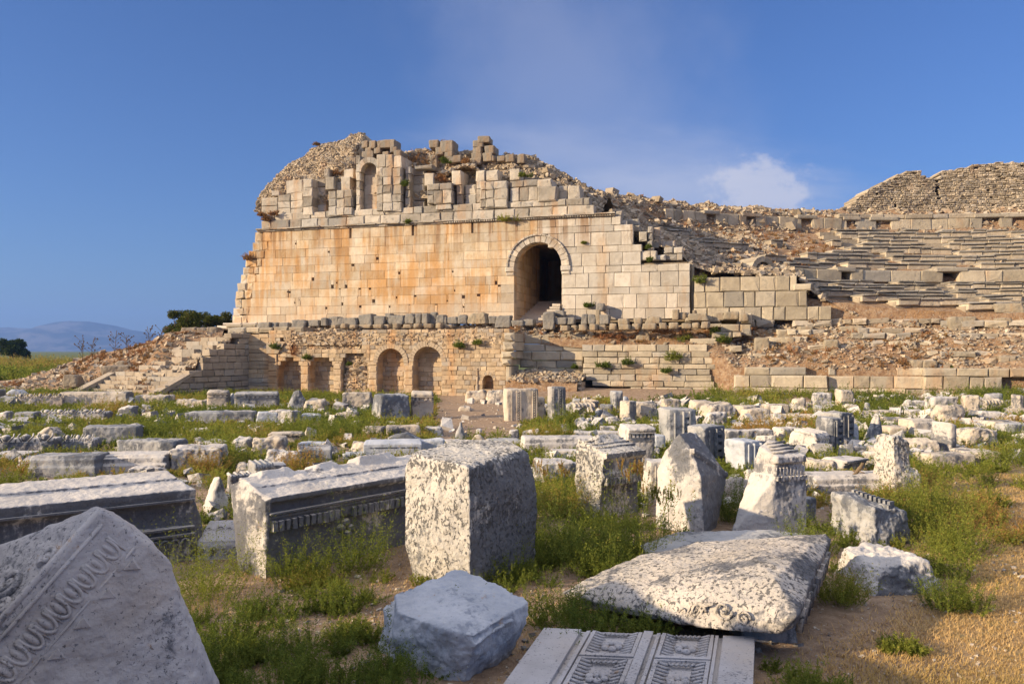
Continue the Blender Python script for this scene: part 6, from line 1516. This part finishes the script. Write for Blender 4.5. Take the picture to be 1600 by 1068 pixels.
for a in [(672, 688, 218, 229, 'brown topmost block left of the gap on the broken skyline'), (690, 712, 219, 236, 'largest block on the skyline left of the tall stack'), (683, 697, 229, 240, 'block under the largest skyline block, left side'), (698, 712, 236, 243, 'low slab under the largest skyline block'), (675, 688, 242, 261, 'squared block beside the green tuft high on the ruin'), (699, 723, 242, 252, 'flat grey block right of the green tuft high on the ruin'),
          (740, 758, 218, 228, 'second block from the top of the tall stack on the skyline'), (748, 768, 212, 221, 'topmost block of the tall stack on the skyline'), (742, 757, 229, 238, 'middle block of the tall stack on the skyline'), (739, 757, 238, 246, 'lower block of the tall stack on the skyline'), (736, 757, 246, 256, 'bottom block of the tall stack on the skyline'), (760, 776, 227, 238, 'projecting block at the right of the tall stack'), (758, 775, 238, 250, 'lower right block behind the tall stack'),
          (811, 823, 240, 253, 'small upright block alone on the skyline right of the stack'), (765, 778, 243, 250, 'rounded stone at the foot of the tall stack'), (779, 792, 243, 250, 'second rounded stone right of the tall stack'), (792, 806, 241, 251, 'pale broken stone between the stack and the lone upright block'),
          (569, 580, 219, 229, 'leftmost of the blocks capping the arched niche'), (580, 592, 219, 230, 'second capping block over the arched niche'), (592, 621, 218, 229, 'long block capping the wall above the tall pilasters'), (574, 586, 229, 236, 'small block under the capping blocks'), (587, 599, 230, 238, 'small squared block over the arched niche head'), (611, 623, 229, 236, 'small block under the right end of the long capping block'), (617, 630, 234, 244, 'tilted block behind the head of the tall pilasters'), (566, 587, 235, 245, 'broad block directly on the arch of the niche'),
          (540, 560, 246, 258, 'flat block left of the arched niche'), (600, 612, 236, 243, 'block wedged above the pilaster heads')]:
    wallstone(a[0], a[1], a[2], a[3], MF, -2.2 if a[0] > 630 else -1.3, 1.1, 'upper', a[4], 'ruin_block', None, 'sharp')
for a in [(1405, 1431, 487, 497, 'middle one of three squared blocks at the foot of the seats'), (1380, 1400, 489, 497, 'leftmost of three squared blocks at the foot of the seats'), (1432, 1468, 486, 497, 'rightmost and longest of three squared blocks at the foot of the seats'), (1356, 1374, 491, 498, 'small pale block left of the three at the foot of the seats'), (1326, 1352, 477, 487, 'long pale block lying on the lowest seats'), (1396, 1418, 503, 510, 'pale narrow block in the rubble below the three squared ones'), (1420, 1440, 503, 510, 'second pale narrow block in the rubble'),
          (1488, 1525, 494, 514, 'big dark overhanging block at the right of the rubble slope'), (1562, 1586, 496, 512, 'dark block near the right edge above the rubble slope'), (1563, 1602, 473, 486, 'broad dark slab at the right edge below the seats'), (1572, 1604, 487, 496, 'slab lying under the broad dark slab at the right edge'), (1292, 1314, 529, 552, 'overhanging upright stone in the middle of the rubble slope'), (1218, 1242, 516, 526, 'squared pale block high on the rubble slope'), (1182, 1203, 526, 552, 'block forming the left jamb of the small ruined opening'), (1240, 1252, 540, 552, 'small pale stone before the small ruined opening'),
          (1224, 1244, 526, 537, 'block over the small ruined opening'), (1250, 1272, 509, 520, 'grey block right of the small ruined opening'), (1166, 1200, 573, 586, 'left long block on top of the low wall'), (1427, 1444, 562, 573, 'grey squared block on top of the low wall'), (1446, 1466, 563, 573, 'pale squared block on top of the low wall'), (1294, 1306, 572, 586, 'small upright block standing alone on the low wall'), (1316, 1352, 509, 516, 'long grey block at the top of the rubble slope')]:
    x0, x1, y0, y1, lb = a; v = max(0, min(1, (573 - y1) / 80)); t = -.7 - 3.9 * v
    wallstone(x0, x1, y0, y1, TF, t, .6, 'ashlar', lb, 'fallen_block', None, 'block')
for a in [(103, 125, 584, 600, 46, 'pale cube shaped stone lying on the brown mound'), (163, 205, 570, 586, 47, 'large dark block resting at the top of the stairs'), (188, 206, 563, 574, 48, 'pale stone above the large dark block on the stairs'), (212, 222, 566, 574, 48, 'small dark edged stone right of the pale stone above the stairs'), (286, 310, 511, 522, 50, 'leftmost block of the short course on top of the stair ruin'), (311, 326, 511, 522, 50, 'second block of the short course on top of the stair ruin'), (327, 343, 511, 521, 50, 'third block of the short course on top of the stair ruin')]:
    x0, x1, y0, y1, d, lb = a; r = random.Random(x0); w = (x1 - x0) / F * d; h = (y1 - y0) / F * d; me = shape('block', w, .8, h + .1, r, .05); me.name = 'fallen_block'
    p = col_((x0 + x1) / 2, d, CH - (y1 - HZ) / F * d - .1); o = link('fallen_block', me, MAT['stair'], None, p); tag(o, lb, 'stone block')
# iron rail on the summit
rl = bmesh.new(); pz = lambda px, py: Vector(MF.at(MF.u(px, -2), -2, MF.z(px, py, -2)))
tube(rl, [pz(552, 227), pz(572, 226)], .03, 6); tube(rl, [pz(560, 227), pz(558, 240)], .035, 6); tube(rl, [pz(569, 226), pz(568, 240)], .03, 6)
me = bpy.data.meshes.new('iron_railing'); rl.to_mesh(me); rl.free(); tag(link('iron_railing', me, MAT['iron']), 'short dark iron railing on the summit of the ruin', 'railing')
# fallen blocks outside the picture, left behind the viewpoint, that throw the foreground into shade
for i, (s_, p_, w, d_, h) in enumerate([(-2.45, 5.6, 1.55, .9, 2.12), (-2.6, 4.0, 2.1, 1.0, 2.3), (-2.5, 2.1, 1.7, .9, 2.0)]):
    x, y = .93 * s_ - .37 * p_, .37 * s_ + .93 * p_
    me = shape('block', w, d_, h, random.Random(i), .05); me.name = 'fallen_block'; o = link('fallen_block', me, MAT['white'], None, (x, y, 0)); o.rotation_euler = (0, 0, R(111.7)); tag(o, ['weathered block just outside the picture at the left', 'largest weathered block outside the picture, behind the viewpoint', 'lower weathered block outside the picture at the left'][i], 'stone block')
# ---------------------------------------------------------------- vegetation
def proj(x, y, z=0.0): return 800 + F * x / y, HZ + (CH - z) * F / y
ST = np.array([(s[0], s[1], s[2]) for s in SHADE] + [(-.45, 8.6, .65), (-1.6, 9.2, 1.1), (-2.6, 8.5, .4), (.0, 6.1, .5), (-3.9, 8.4, .8), (-5.2, 7.6, .9), (1.9, 7.2, 1.1), (2.6, 7.0, .6), (3.6, 10.3, .5), (2.3, 10.8, .55), (1.5, 11.4, .5), (-1.0, 14.2, .6), (-2.9, 4.9, 1.2), (1.0, 5.4, 1.0)])
def path_edge(py): return lerp(py, [(640, 1900), (715, 1640), (735, 1560), (780, 1510), (850, 1545), (900, 1560), (950, 1500), (985, 1400), (1068, 1330), (1300, 1300)])
def green(x, y):
    """(density, hue, size) of the weeds at a ground point"""
    px, py = proj(x, y)
    n = noise.noise(Vector((x * .30, y * .30, 1))); n2 = noise.noise(Vector((x * .9, y * .9, 5)))
    dens = .75 + .6 * n + .5 * n2
    if py < 632 and px > 1110: dens = .95 + .3 * n
    if 680 < px < 815 and py < 690: dens = -.35 + .5 * n2 + (.4 if py > 678 else 0)
    if px > 790 and py < 628 and px < 1110: dens = -.6 + .3 * n2
    if 800 <= px < 1100 and 628 <= py < 650: dens -= .35
    if px > path_edge(py) + 40 * n2: dens = -1
    if py > 745:                                   # foreground
        dens = .02 + .7 * n2 + .4 * n
        if px < 620: dens += .30
        if 820 < px < 1000 and py < 900: dens += .8
        if px > 1210 and py > 900: dens -= .9
        if 1300 < px < 1560 and 745 < py < 900: dens += .35
    hue = .38 + .55 * noise.noise(Vector((x * .22, y * .22, 11))) + .40 * noise.noise(Vector((x * .8, y * .8, 21)))
    if px > 1110 and py < 640: hue -= .14
    if 1140 < px < 1270 and 650 < py < 690: hue += .28
    if py > 760 and px < 900: hue -= .10
    return dens, hue
g_ = random.Random(77); P = []; S = []; Hs = []
tries = 0
while len(P) < 7000 and tries < 60000:
    tries += 1
    y = math.sqrt(g_.uniform(4.4 ** 2, 46 ** 2)) if g_.random() < .7 else g_.uniform(5, 24)
    x = g_.uniform(-.74, .74) * y
    if y > 36 and uT(x, y)[1] < 1.0: continue
    dn_, hu = green(x, y)
    if g_.random() > dn_: continue
    d2 = (ST[:, 0] - x) ** 2 + (ST[:, 1] - y) ** 2
    if (d2 < (ST[:, 2] * .82) ** 2).any(): continue
    sz = g_.uniform(.26, .56) * (1 + .25 * noise.noise(Vector((x * .5, y * .5, 31))))
    ahead = (ST[:, 1] - y > 0) & (ST[:, 1] - y < 1.6) & (abs(ST[:, 0] - x * ST[:, 1] / y) < ST[:, 2] + .15)
    if ahead.any(): sz *= .58
    if y < 12: sz *= g_.uniform(.6, 1.25)
    if uT(x, y)[1] < 9 and x > 9: sz *= 1.45
    P.append((x, y, gz(x, y) - .02)); S.append(sz); Hs.append(hu)
P = np.array(P); S = np.array(S); Hs = np.array(Hs); Y = P[:, 1]
parts = []
for lo_, hi_, stv, lv_, ll, lw, sw_ in [(0, 9, 26, 34, .030, .0075, .0022), (9, 15, 20, 26, .042, .011, .003), (15, 24, 15, 19, .060, .018, .004), (24, 60, 12, 13, .085, .030, .005)]:
    k = (Y >= lo_) & (Y < hi_)
    if k.any(): parts.append(clumps(P[k], S[k], Hs[k], stv, lv_, ll, lw, 1.0, seed=int(lo_) + 1, stemw=sw_, upright=.55, huej=.14))
tag(leaf_obj('ground_weeds', parts, MAT['leaf']), 'feathery green and rusty weeds covering the ground between the marble pieces', 'weeds', kind='stuff')
# low shrubs far off to the left
P = []; S = []; Hs = []
for _ in range(900):
    d = g_.uniform(56, 150); x = g_.uniform(-.75, -.42) * d
    P.append((x, d, -.05)); S.append(g_.uniform(.8, 1.5) * (1.5 if d > 110 else 1)); Hs.append(.66 if 85 < d else g_.uniform(.1, .45))
tag(leaf_obj('far_scrub', [clumps(P, S, Hs, 14, 16, .30, .11, 1.0, seed=5, stemw=.01)], MAT['leaf']), 'low scrub across the plain at the far left', 'scrub', kind='stuff')
# dry grass of the path, litter, pebbles
def blades(N, region, h0, h1, seed, w=.003):
    g = np.random.default_rng(seed); B = []
    while len(B) < N:
        x, y = region(g)
        B.append((x, y, gz(x, y)))
    B = np.array(B); a = g.uniform(0, 6.28, N); hh = g.uniform(h0, h1, N); ln = g.uniform(.3, 1.6, N) * hh
    q = np.stack([np.cos(a + 1.57), np.sin(a + 1.57), 0 * a], 1) * w * (.5 + B[:, 1:2] / 8)
    tip = B + np.stack([np.cos(a) * ln, np.sin(a) * ln, hh], 1)
    V = np.stack([B - q, B + q, tip], 1).reshape(-1, 3)
    hu = np.clip(np.array([.86 + .55 * noise.noise(Vector((b[0] * .8, b[1] * .8, 2))) for b in B]) - g.random(N) * .25, 0, 1)
    return V, np.repeat(g.uniform(.3, .9, N), 3), np.repeat(hu, 3)
def reg_path(g):
    while True:
        y = 4.6 + 11 * g.random() ** 1.5; x = g.uniform(.2, 1.25) * y; px, py = proj(x, y)
        if px > path_edge(py) - 60 + 60 * g.standard_normal(): return x, y
def reg_fore(g):
    while True:
        y = 4.4 + 6 * g.random(); x = g.uniform(-.5, .62) * y
        if noise.noise(Vector((x * 1.3, y * 1.3, 9))) > -.1 + .3 * g.random(): return x, y
tag(leaf_obj('path_grass', [blades(150000, reg_path, .01, .045, 3), blades(14000, reg_fore, .01, .05, 4)], MAT['straw']), 'short dry trodden grass on the path and bare ground', 'dry grass', kind='stuff')
P = []; S = []
while len(P) < 6500:
    y = 4.5 + 34 * g_.random() ** 2; x = g_.uniform(-.7, .7) * y
    if noise.noise(Vector((x * .8, y * .8, 19))) + g_.random() * .6 < .15: continue
    s = .010 + .03 * g_.random() ** 4 + y * .0007; P.append((x, y, gz(x, y) + s * .15)); S.append(s * (3 if g_.random() < .05 and y > 9 else 1.2))
tag(rocks('pebbles', P, S, MAT['cream'], seed=21), 'small pale pebbles and marble chips scattered on the earth', 'pebbles', kind='stuff')

# single bushes
def bush(px, py, wpx, hpx, hue, label, name='wild_bush', cat='bush', stems=None, leaves=46, ll=.032, lw=.009, z=None, d=None, mat='leaf', upright=.55, tip=.25, stemw=.003, n=None, group=None):
    if d is None: d = (CH - 0) * F / (py - HZ)
    x = (px - 800) / F * d; z = (gz(x, d) - .03) if z is None else z
    w = wpx / F * d; h = hpx / F * d * 1.55
    n = n or max(5, int(w / h * 9)); rr = random.Random(int(px * 7 + py))
    P = []; S = []; Hh = []
    for i in range(n):
        q = rr.uniform(0, 6.28); r_ = w * .36 * math.sqrt(rr.random())
        P.append((x + r_ * math.cos(q), d + r_ * .8 * math.sin(q), z)); S.append(h * rr.uniform(.65, 1.02) * (1 - .35 * (r_ / (w * .4 + .001)))); Hh.append(hue + rr.uniform(-.08, .08))
    o = leaf_obj(name, [clumps(P, S, Hh, stems or max(12, int(130 / n)), leaves, ll, lw, .75, seed=int(px), stemw=stemw, upright=upright, tipdry=tip)], MAT[mat], None, (x, d, z)); tag(o, label, cat, group); return o
for a in [(292, 945, 150, 150, .30, 'dark green bush with yellow tips between the carved corner block and the dentil entablature', .55), (566, 893, 130, 115, .22, 'bright green bush in front of the right half of the dentil entablature', .2), (468, 905, 110, 70, .22, 'low green bush before the foot of the dentil entablature', .2),
          (782, 912, 80, 62, .26, 'small yellow green bush at the foot of the tallest block', .15), (890, 880, 150, 140, .34, 'wide bush with orange tips right of the tallest block', .6), (868, 810, 90, 90, .62, 'rusty orange bush before the white topped block', .4), (935, 900, 120, 80, .18, 'dark green bush behind the left tip of the largest tilted slab', .15),
          (985, 875, 100, 100, .40, 'leafy bush in front of the end of the pitted cornice block', .3), (868, 968, 120, 75, .20, 'feathery green bush left of the tip of the largest tilted slab', .12), (930, 985, 110, 70, .22, 'feathery green bush at the front edge of the largest tilted slab', .12), (1012, 992, 80, 50, .24, 'small green tuft before the scroll carving of the tilted slab', .12),
          (1268, 868, 70, 75, .24, 'bright green bush at the right foot of the upright cornice', .15), (1140, 815, 60, 75, .12, 'fern green bush at the foot of the leaning cornice', .05), (1310, 942, 70, 75, .52, 'olive and straw coloured brush right of the tilted slab', .3),
          (1405, 835, 110, 70, .34, 'green and rusty bush behind the shaded half boulder', .4), (1468, 830, 120, 100, .36, 'bushy weeds at the edge of the path beside the dentil block', .45), (1510, 862, 110, 80, .34, 'outermost bush of the group at the path edge', .35), (1465, 900, 100, 75, .32, 'bush right above the shaded half boulder at the path edge', .35), (1492, 952, 90, 75, .24, 'vivid green bush right of the shaded half boulder', .1), (1440, 800, 100, 70, .36, 'bush below the pitted stepped block', .4),
          (1385, 800, 60, 55, .46, 'reddish weeds at the foot of the pitted stepped block', .4), (1450, 745, 90, 50, .34, 'bush below the thick flat slab at the path', .3), (1575, 728, 90, 70, .30, 'large bush at the right edge where the path ends', .25), (1548, 790, 60, 28, .50, 'low tuft alone on the path', .3),
          (350, 1010, 110, 75, .14, 'green weeds right of the carved corner block', .1), (330, 1075, 110, 70, .14, 'feathery weeds at the bottom edge beside the carved corner block', .1), (425, 965, 110, 60, .18, 'low feathery weeds before the dentil entablature', .12), (470, 1068, 120, 60, .18, 'feathery weeds at the bottom edge left of the blue grey block', .12), (555, 1005, 80, 45, .30, 'yellowish low weeds left of the blue grey block', .2), (395, 1040, 100, 60, .16, 'bluish green weeds in the bottom left shade', .1),
          (525, 950, 110, 50, .22, 'low weeds on the earth between entablature and blue grey block', .15), (1245, 1075, 80, 60, .36, 'sprigs at the bottom edge right of the coffered piece', .3), (1300, 1085, 90, 40, .34, 'second sprigs at the bottom edge right of the coffered piece', .3), (1412, 1018, 70, 35, .42, 'low tuft on the sunlit edge of the path', .3),
          (318, 738, 70, 45, .80, 'rust red weeds before the half hidden chipped block', .3), (470, 735, 90, 45, .82, 'rust red weeds before the big rough white boulder', .3), (600, 650, 90, 30, .22, 'green weeds at the foot of the dark faceted block', .2), (540, 690, 120, 50, .20, 'tall green weeds in the middle of the left field', .2), (470, 680, 120, 45, .24, 'green weeds left of the tall ones in the middle of the left field', .2), (170, 650, 80, 35, .70, 'brown weeds growing over the white carved block', .3), (860, 690, 80, 30, .62, 'rusty weeds in front of the narrow beaded pilaster', .3), (880, 665, 40, 34, .30, 'green bush beside the narrow beaded pilaster', .2)]:
    px, py, w, h, hu, lb, tp = a; d_ = CH * F / (py - HZ); k = max(1, d_ / 8)
    bush(px, py, w, h, hu, lb, ll=.030 * k ** .7, lw=.008 * k ** .8, tip=tp, leaves=48 if d_ < 13 else 30, stemw=.0025 * k ** .5)
# tall flowering stalks
def stalks(px, py, hpx, n, label, hue=.85, wpx=60):
    d = CH * F / (py - HZ); x = (px - 800) / F * d; h = hpx / F * d; rr = random.Random(px); P = []
    parts = []
    for i in range(n):
        bx = x + rr.uniform(-.5, .5) * wpx / F * d; by = d + rr.uniform(-.15, .15)
        parts.append(clumps([(bx, by, 0)], [h * rr.uniform(.7, 1.05)], [.42], 4, 34, .055, .012, .30, seed=px + i, tipdry=.2, stemw=.006))
        for k in range(3):
            hh = h * rr.uniform(.72, .98); parts.append(clumps([(bx + rr.uniform(-.06, .06), by, hh * .8)], [.16], [hue], 3, 40, .018, .012, .35, seed=px * 3 + i * 5 + k, tipdry=0, upright=.8, stemw=.004))
    tag(leaf_obj('flowering_weed', parts, MAT['leaf'], None, (x, d, 0)), label, 'weed')
stalks(975, 880, 190, 5, 'tall weed with orange flower spikes in front of the pitted cornice end')
stalks(1062, 862, 120, 6, 'tall thin leaved weed before the leaning cornice', .6, 90)
stalks(855, 800, 90, 5, 'orange spiked weed right of the tallest block')
stalks(1255, 690, 40, 4, 'dry yellow spiked weed behind the ribbed cornice block', .8)

# tufts growing out of the masonry
def tuft(px, py, wpx, hpx, hue, fr, t, label, name='wall_plant', dry=False):
    p = Vector(fr.at(fr.u(px, t), t, fr.z(px, py + hpx * .5, t))); d = p.y; w = wpx / F * d; h = hpx / F * d; rr = random.Random(int(px))
    P = [(p.x + rr.uniform(-.3, .3) * w, p.y + rr.uniform(-.05, .05), p.z + rr.uniform(0, .3) * h) for _ in range(5)]
    o = leaf_obj(name, [clumps(P, [h * rr.uniform(.6, .9) for _ in P], [hue] * 5, 16, 22, .085, .03, 1.25, seed=int(px), stemw=.005, tipdry=.05)], MAT['dryleaf' if dry else 'leaf'], None, tuple(p)); tag(o, label, 'plant')
for a in [(430, 538, 14, 16, .05, TF, .15, 'dark green plant high on the terrace wall above the first pillar'), (418, 555, 0, 0, 0, None, 0, ''), (479, 557, 10, 12, .15, TF, .15, 'small green plant above the second pillar of the arcade'), (544, 567, 20, 8, .15, TF, .2, 'flat green plant on the third pillar of the arcade'), (718, 537, 18, 20, .12, TF, .2, 'feathery plant high right of the tallest arch of the terrace'), (746, 534, 22, 12, .30, TF, .2, 'wispy plant near the right end of the terrace wall'),
          (941, 568, 32, 16, .0, TF, -.9, 'widest vivid green plant on the retaining wall courses'), (979, 562, 26, 16, .05, TF, -.9, 'green plant on the retaining wall right of the widest one'), (1040, 576, 20, 14, .05, TF, -.8, 'small dark green plant low on the retaining wall'), (1054, 553, 34, 20, .35, TF, -1.0, 'thin yellowish plant in the middle of the retaining wall'), (1130, 528, 20, 18, .15, TF, -1.8, 'green plant beside the pile of blocks at the top right of the retaining wall'), (898, 571, 11, 9, .05, TF, -1.6, 'tiny green plant at the left of the retaining wall'), (1118, 514, 14, 16, .25, TF, -2.2, 'plant above the pile of blocks right of the retaining wall'), (1065, 526, 36, 22, .40, TF, -2.2, 'olive bush on the brown ledge above the retaining wall'),
          (920, 474, 20, 12, .05, MF, .15, 'green plant low on the great wall right of the doorway'), (1014, 404, 16, 8, .12, MF, .2, 'green plant on the broken step of the great wall'), (1015, 384, 12, 8, .12, MF, -.1, 'small plant above the broken step of the great wall'), (1092, 433, 22, 20, .25, MF, .1, 'grey green bush right of the straight joint of the wall'), (631, 285, 10, 12, .08, MF, .2, 'small green plant in the gap beside the tall pilasters'), (697, 249, 16, 14, .08, MF, -1.5, 'green tuft high on the ruin beside the squared block'), (820, 271, 26, 14, .25, MF, -.6, 'olive green shrub on the ledge above the right niches'),
          (795, 338, 40, 16, .55, MF, .25, 'withered shrub hanging on the cornice above the doorway'), (637, 345, 12, 8, .25, MF, .2, 'small plant rooted on the cornice in the middle'), (912, 378, 8, 6, .4, MF, .1, 'tiny plant in the wall right of the arch ring'), (1222, 548, 18, 10, .05, TF, -2.2, 'green plant inside the small ruined opening'), (1488, 574, 14, 8, .05, TF, -.8, 'green plant between blocks on the low wall at the right')]:
    if a[5] is not None: tuft(*a)
for a in [(655, 243, 60, 34, .6, MF, -2.2, 'broad straw coloured brush on the summit beside the capping blocks'), (640, 262, 36, 24, .5, MF, -1.6, 'brown brush below the summit left of the high blocks'), (529, 268, 24, 18, .6, MF, -.9, 'reddish brush left of the arched niche'), (686, 275, 20, 20, .7, MF, -.6, 'rounded rusty bush between the pilasters'), (690, 222, 20, 12, .3, MF, -2.6, 'straw tuft behind the largest skyline block'), (730, 250, 30, 14, .6, MF, -1.8, 'brown tuft at the foot of the tall stack'), (490, 224, 26, 8, .3, MF, -2.8, 'straw tuft on the crest of the rubble dome'),
          (420, 338, 22, 14, .6, MF, .0, 'dry bush at the left end of the cornice'), (428, 332, 16, 10, .7, MF, .1, 'second dry bush on the left of the cornice'), (408, 334, 14, 12, .6, MF, .1, 'dry bush hanging on the left corner of the wall'), (387, 400, 12, 16, .6, MF, .05, 'dry bush halfway down the left edge of the wall'), (1050, 516, 100, 18, .6, TF, -2.2, 'brown grass on the ledge above the retaining wall'), (960, 523, 100, 14, .9, TF, -2.0, 'red brown grass on the left of the ledge above the retaining wall'), (460, 545, 14, 22, .9, TF, -.1, 'red brown growth on the broken terrace wall'), (1270, 500, 60, 12, .5, TF, -3.8, 'straw coloured grass before the wing wall')]:
    tuft(*a, dry=True)
P = []; S = []; Hs = []      # dry tufts dotted over the slopes
for _ in range(1900):
    if g_.random() < .42:
        a = g_.uniform(-1.2, -.15); r = g_.uniform(29.5, 41.8); x, y, z = conep(a, r)
        if not behind(x, y): continue
    elif g_.random() < .5: x, y, z = slope(g_.uniform(2, 44), g_.random())
    else: x, y, z = mound2(g_.uniform(40, 320), g_.uniform(.1, 1.0))
    if fn(x, y, .25, 40) < -.1: continue
    P.append((x, y, z - .02)); S.append(g_.uniform(.15, .42)); Hs.append(g_.uniform(.3, 1))
tag(leaf_obj('slope_grass', [clumps(P, S, Hs, 12, 12, .09, .03, .95, seed=9, stemw=.006)], MAT['dryleaf']), 'dry grass tufts scattered over the stony slopes', 'dry grass', kind='stuff')

# dead thistles on the mound
for i, (px, py, h, lb) in enumerate([(128, 565, 42, 'leftmost dead thistle on the brown mound'), (145, 560, 38, 'second dead thistle from the left on the brown mound'), (178, 556, 44, 'tall dead thistle in the middle of the brown mound'), (198, 548, 28, 'short dead thistle right of the tall one on the mound'), (234, 540, 34, 'leaning dead stalk near the top of the mound'), (252, 535, 26, 'rightmost dead stalk on the mound beside the tree')]):
    d = 50; p = col_(px, d, CH - (py - HZ) / F * d - .15); bm = bmesh.new(); H_ = h / F * d; rr = random.Random(i)
    tube(bm, [(0, 0, 0), (rr.uniform(-.1, .1), 0, H_ * .5), (rr.uniform(-.2, .2), 0, H_)], .016, 4)
    for k in range(14):
        z0 = H_ * rr.uniform(.25, .85); q = rr.uniform(0, 6.28); L_ = rr.uniform(.2, .5); e = (math.cos(q) * L_, math.sin(q) * L_ * .5, z0 + L_ * .8); tube(bm, [(0, 0, z0), e], .01, 4); blob(bm, e, (.04, .04, .045), seg=5, rings=4)
    me = bpy.data.meshes.new('dead_thistle'); bm.to_mesh(me); bm.free(); tag(link('dead_thistle', me, MAT['bark'], None, p), lb, 'thistle')

# trees
def tree(loc, h, w, lobes, label, seed, leaf=.30, n=9000, hue=.3, trunk=.12, name='broadleaf_tree', dk=None):
    rr = random.Random(seed); g = np.random.default_rng(seed); o = empty(name, loc); tag(o, label, 'tree')
    bm = bmesh.new(); tube(bm, [(0, 0, -.2), (.05 * h * .1, 0, h * .3), (0, .02 * h, h * .6)], lambda f: h * .035 * (1.3 - f), 8)
    cs = []
    for i in range(lobes):
        q = rr.uniform(0, 6.28); r_ = w * .34 * math.sqrt(rr.random()); zc_ = h * rr.uniform(trunk + .22, .86); c = Vector((r_ * math.cos(q), r_ * math.sin(q), zc_)); cs.append((c, w * rr.uniform(.14, .23) * (1.15 - .5 * zc_ / h)))
        tube(bm, [(0, 0, h * .25), c * .6 + Vector((0, 0, h * .08)), c], lambda f: h * .014 * (1.2 - f), 5)
    me = bpy.data.meshes.new('trunk'); bm.to_mesh(me); bm.free(); link('trunk', me, MAT['bark'], o)
    k = g.integers(0, lobes, n); cc = np.array([c[0][:] for c in cs])[k]; rd = np.array([c[1] for c in cs])[k]
    v = g.normal(0, 1, (n, 3)); v /= np.linalg.norm(v, axis=1, keepdims=True); v *= (g.random((n, 1)) ** .45); v[:, 2] *= .8
    pos = cc + v * rd[:, None]; dirn = v + g.normal(0, .7, (n, 3)); dirn /= np.linalg.norm(dirn, axis=1, keepdims=True)
    sd = np.cross(dirn, g.normal(0, 1, (n, 3))); sd /= np.linalg.norm(sd, axis=1, keepdims=True); L_ = leaf * g.uniform(.6, 1.3, (n, 1))
    V = np.stack([pos - sd * L_ * .3, pos + sd * L_ * .3, pos + dirn * L_], 1).reshape(-1, 3)
    me = np_mesh('crown', V, np.arange(len(V)).reshape(-1, 3), np.repeat(np.clip(g.normal(.5, .25, n), 0, 1), 3), np.repeat(np.clip(g.normal(hue, .2, n), 0, 1), 3)); link('crown', me, MAT['treeleaf'], o)
tree(col_(16, 150, 0), 4.9, 6.2, 14, 'dark green tree at the far left edge of the plain', 1)
tree(col_(-22, 160, 0), 5.4, 7, 12, 'tree partly cut by the left edge, behind the other one', 3)
tree(col_(38, 152, 0), 3.6, 3.0, 8, 'smaller tree right of the tree at the far left', 2, n=5000)
tree(col_(284, 60, 0), 6.0, 3.6, 26, 'olive green bushy tree showing above the stair ruin, left part', 4, leaf=.13, n=22000, hue=.6)
tree(col_(312, 63, 0), 6.0, 3.4, 26, 'middle bushy tree above the stair ruin', 5, leaf=.13, n=20000, hue=.65)
tree(col_(344, 64, 0), 6.1, 3.0, 22, 'rightmost bushy tree above the stair ruin, next to the great wall', 6, leaf=.13, n=18000, hue=.7)
tree(col_(252, 58, 0), 2.6, 2.6, 12, 'small dark shrub left of the bushy trees', 7, leaf=.15, n=5000, hue=.15, name='shrub')
# ---------------------------------------------------------------- haze: air between here and the mountain
hz = bmesh.new(); bmesh.ops.create_cube(hz, size=1, matrix=Matrix.Translation((0, 0, 199)) @ Matrix.Diagonal((17000, 17000, 420, 1)))
me = bpy.data.meshes.new('haze'); hz.to_mesh(me); hz.free()
m, t = M('air_haze'); g = NT(t)
v = g.n('ShaderNodeVolumePrincipled', {'Color': (.24, .44, .95, 1), 'Density': .00018, 'Anisotropy': .2})
o_ = g.n('ShaderNodeOutputMaterial'); t.links.new(v.outputs[0], o_.inputs['Volume'])
o = link('haze', me, m); tag(o, kind='stuff')
o.visible_shadow = True
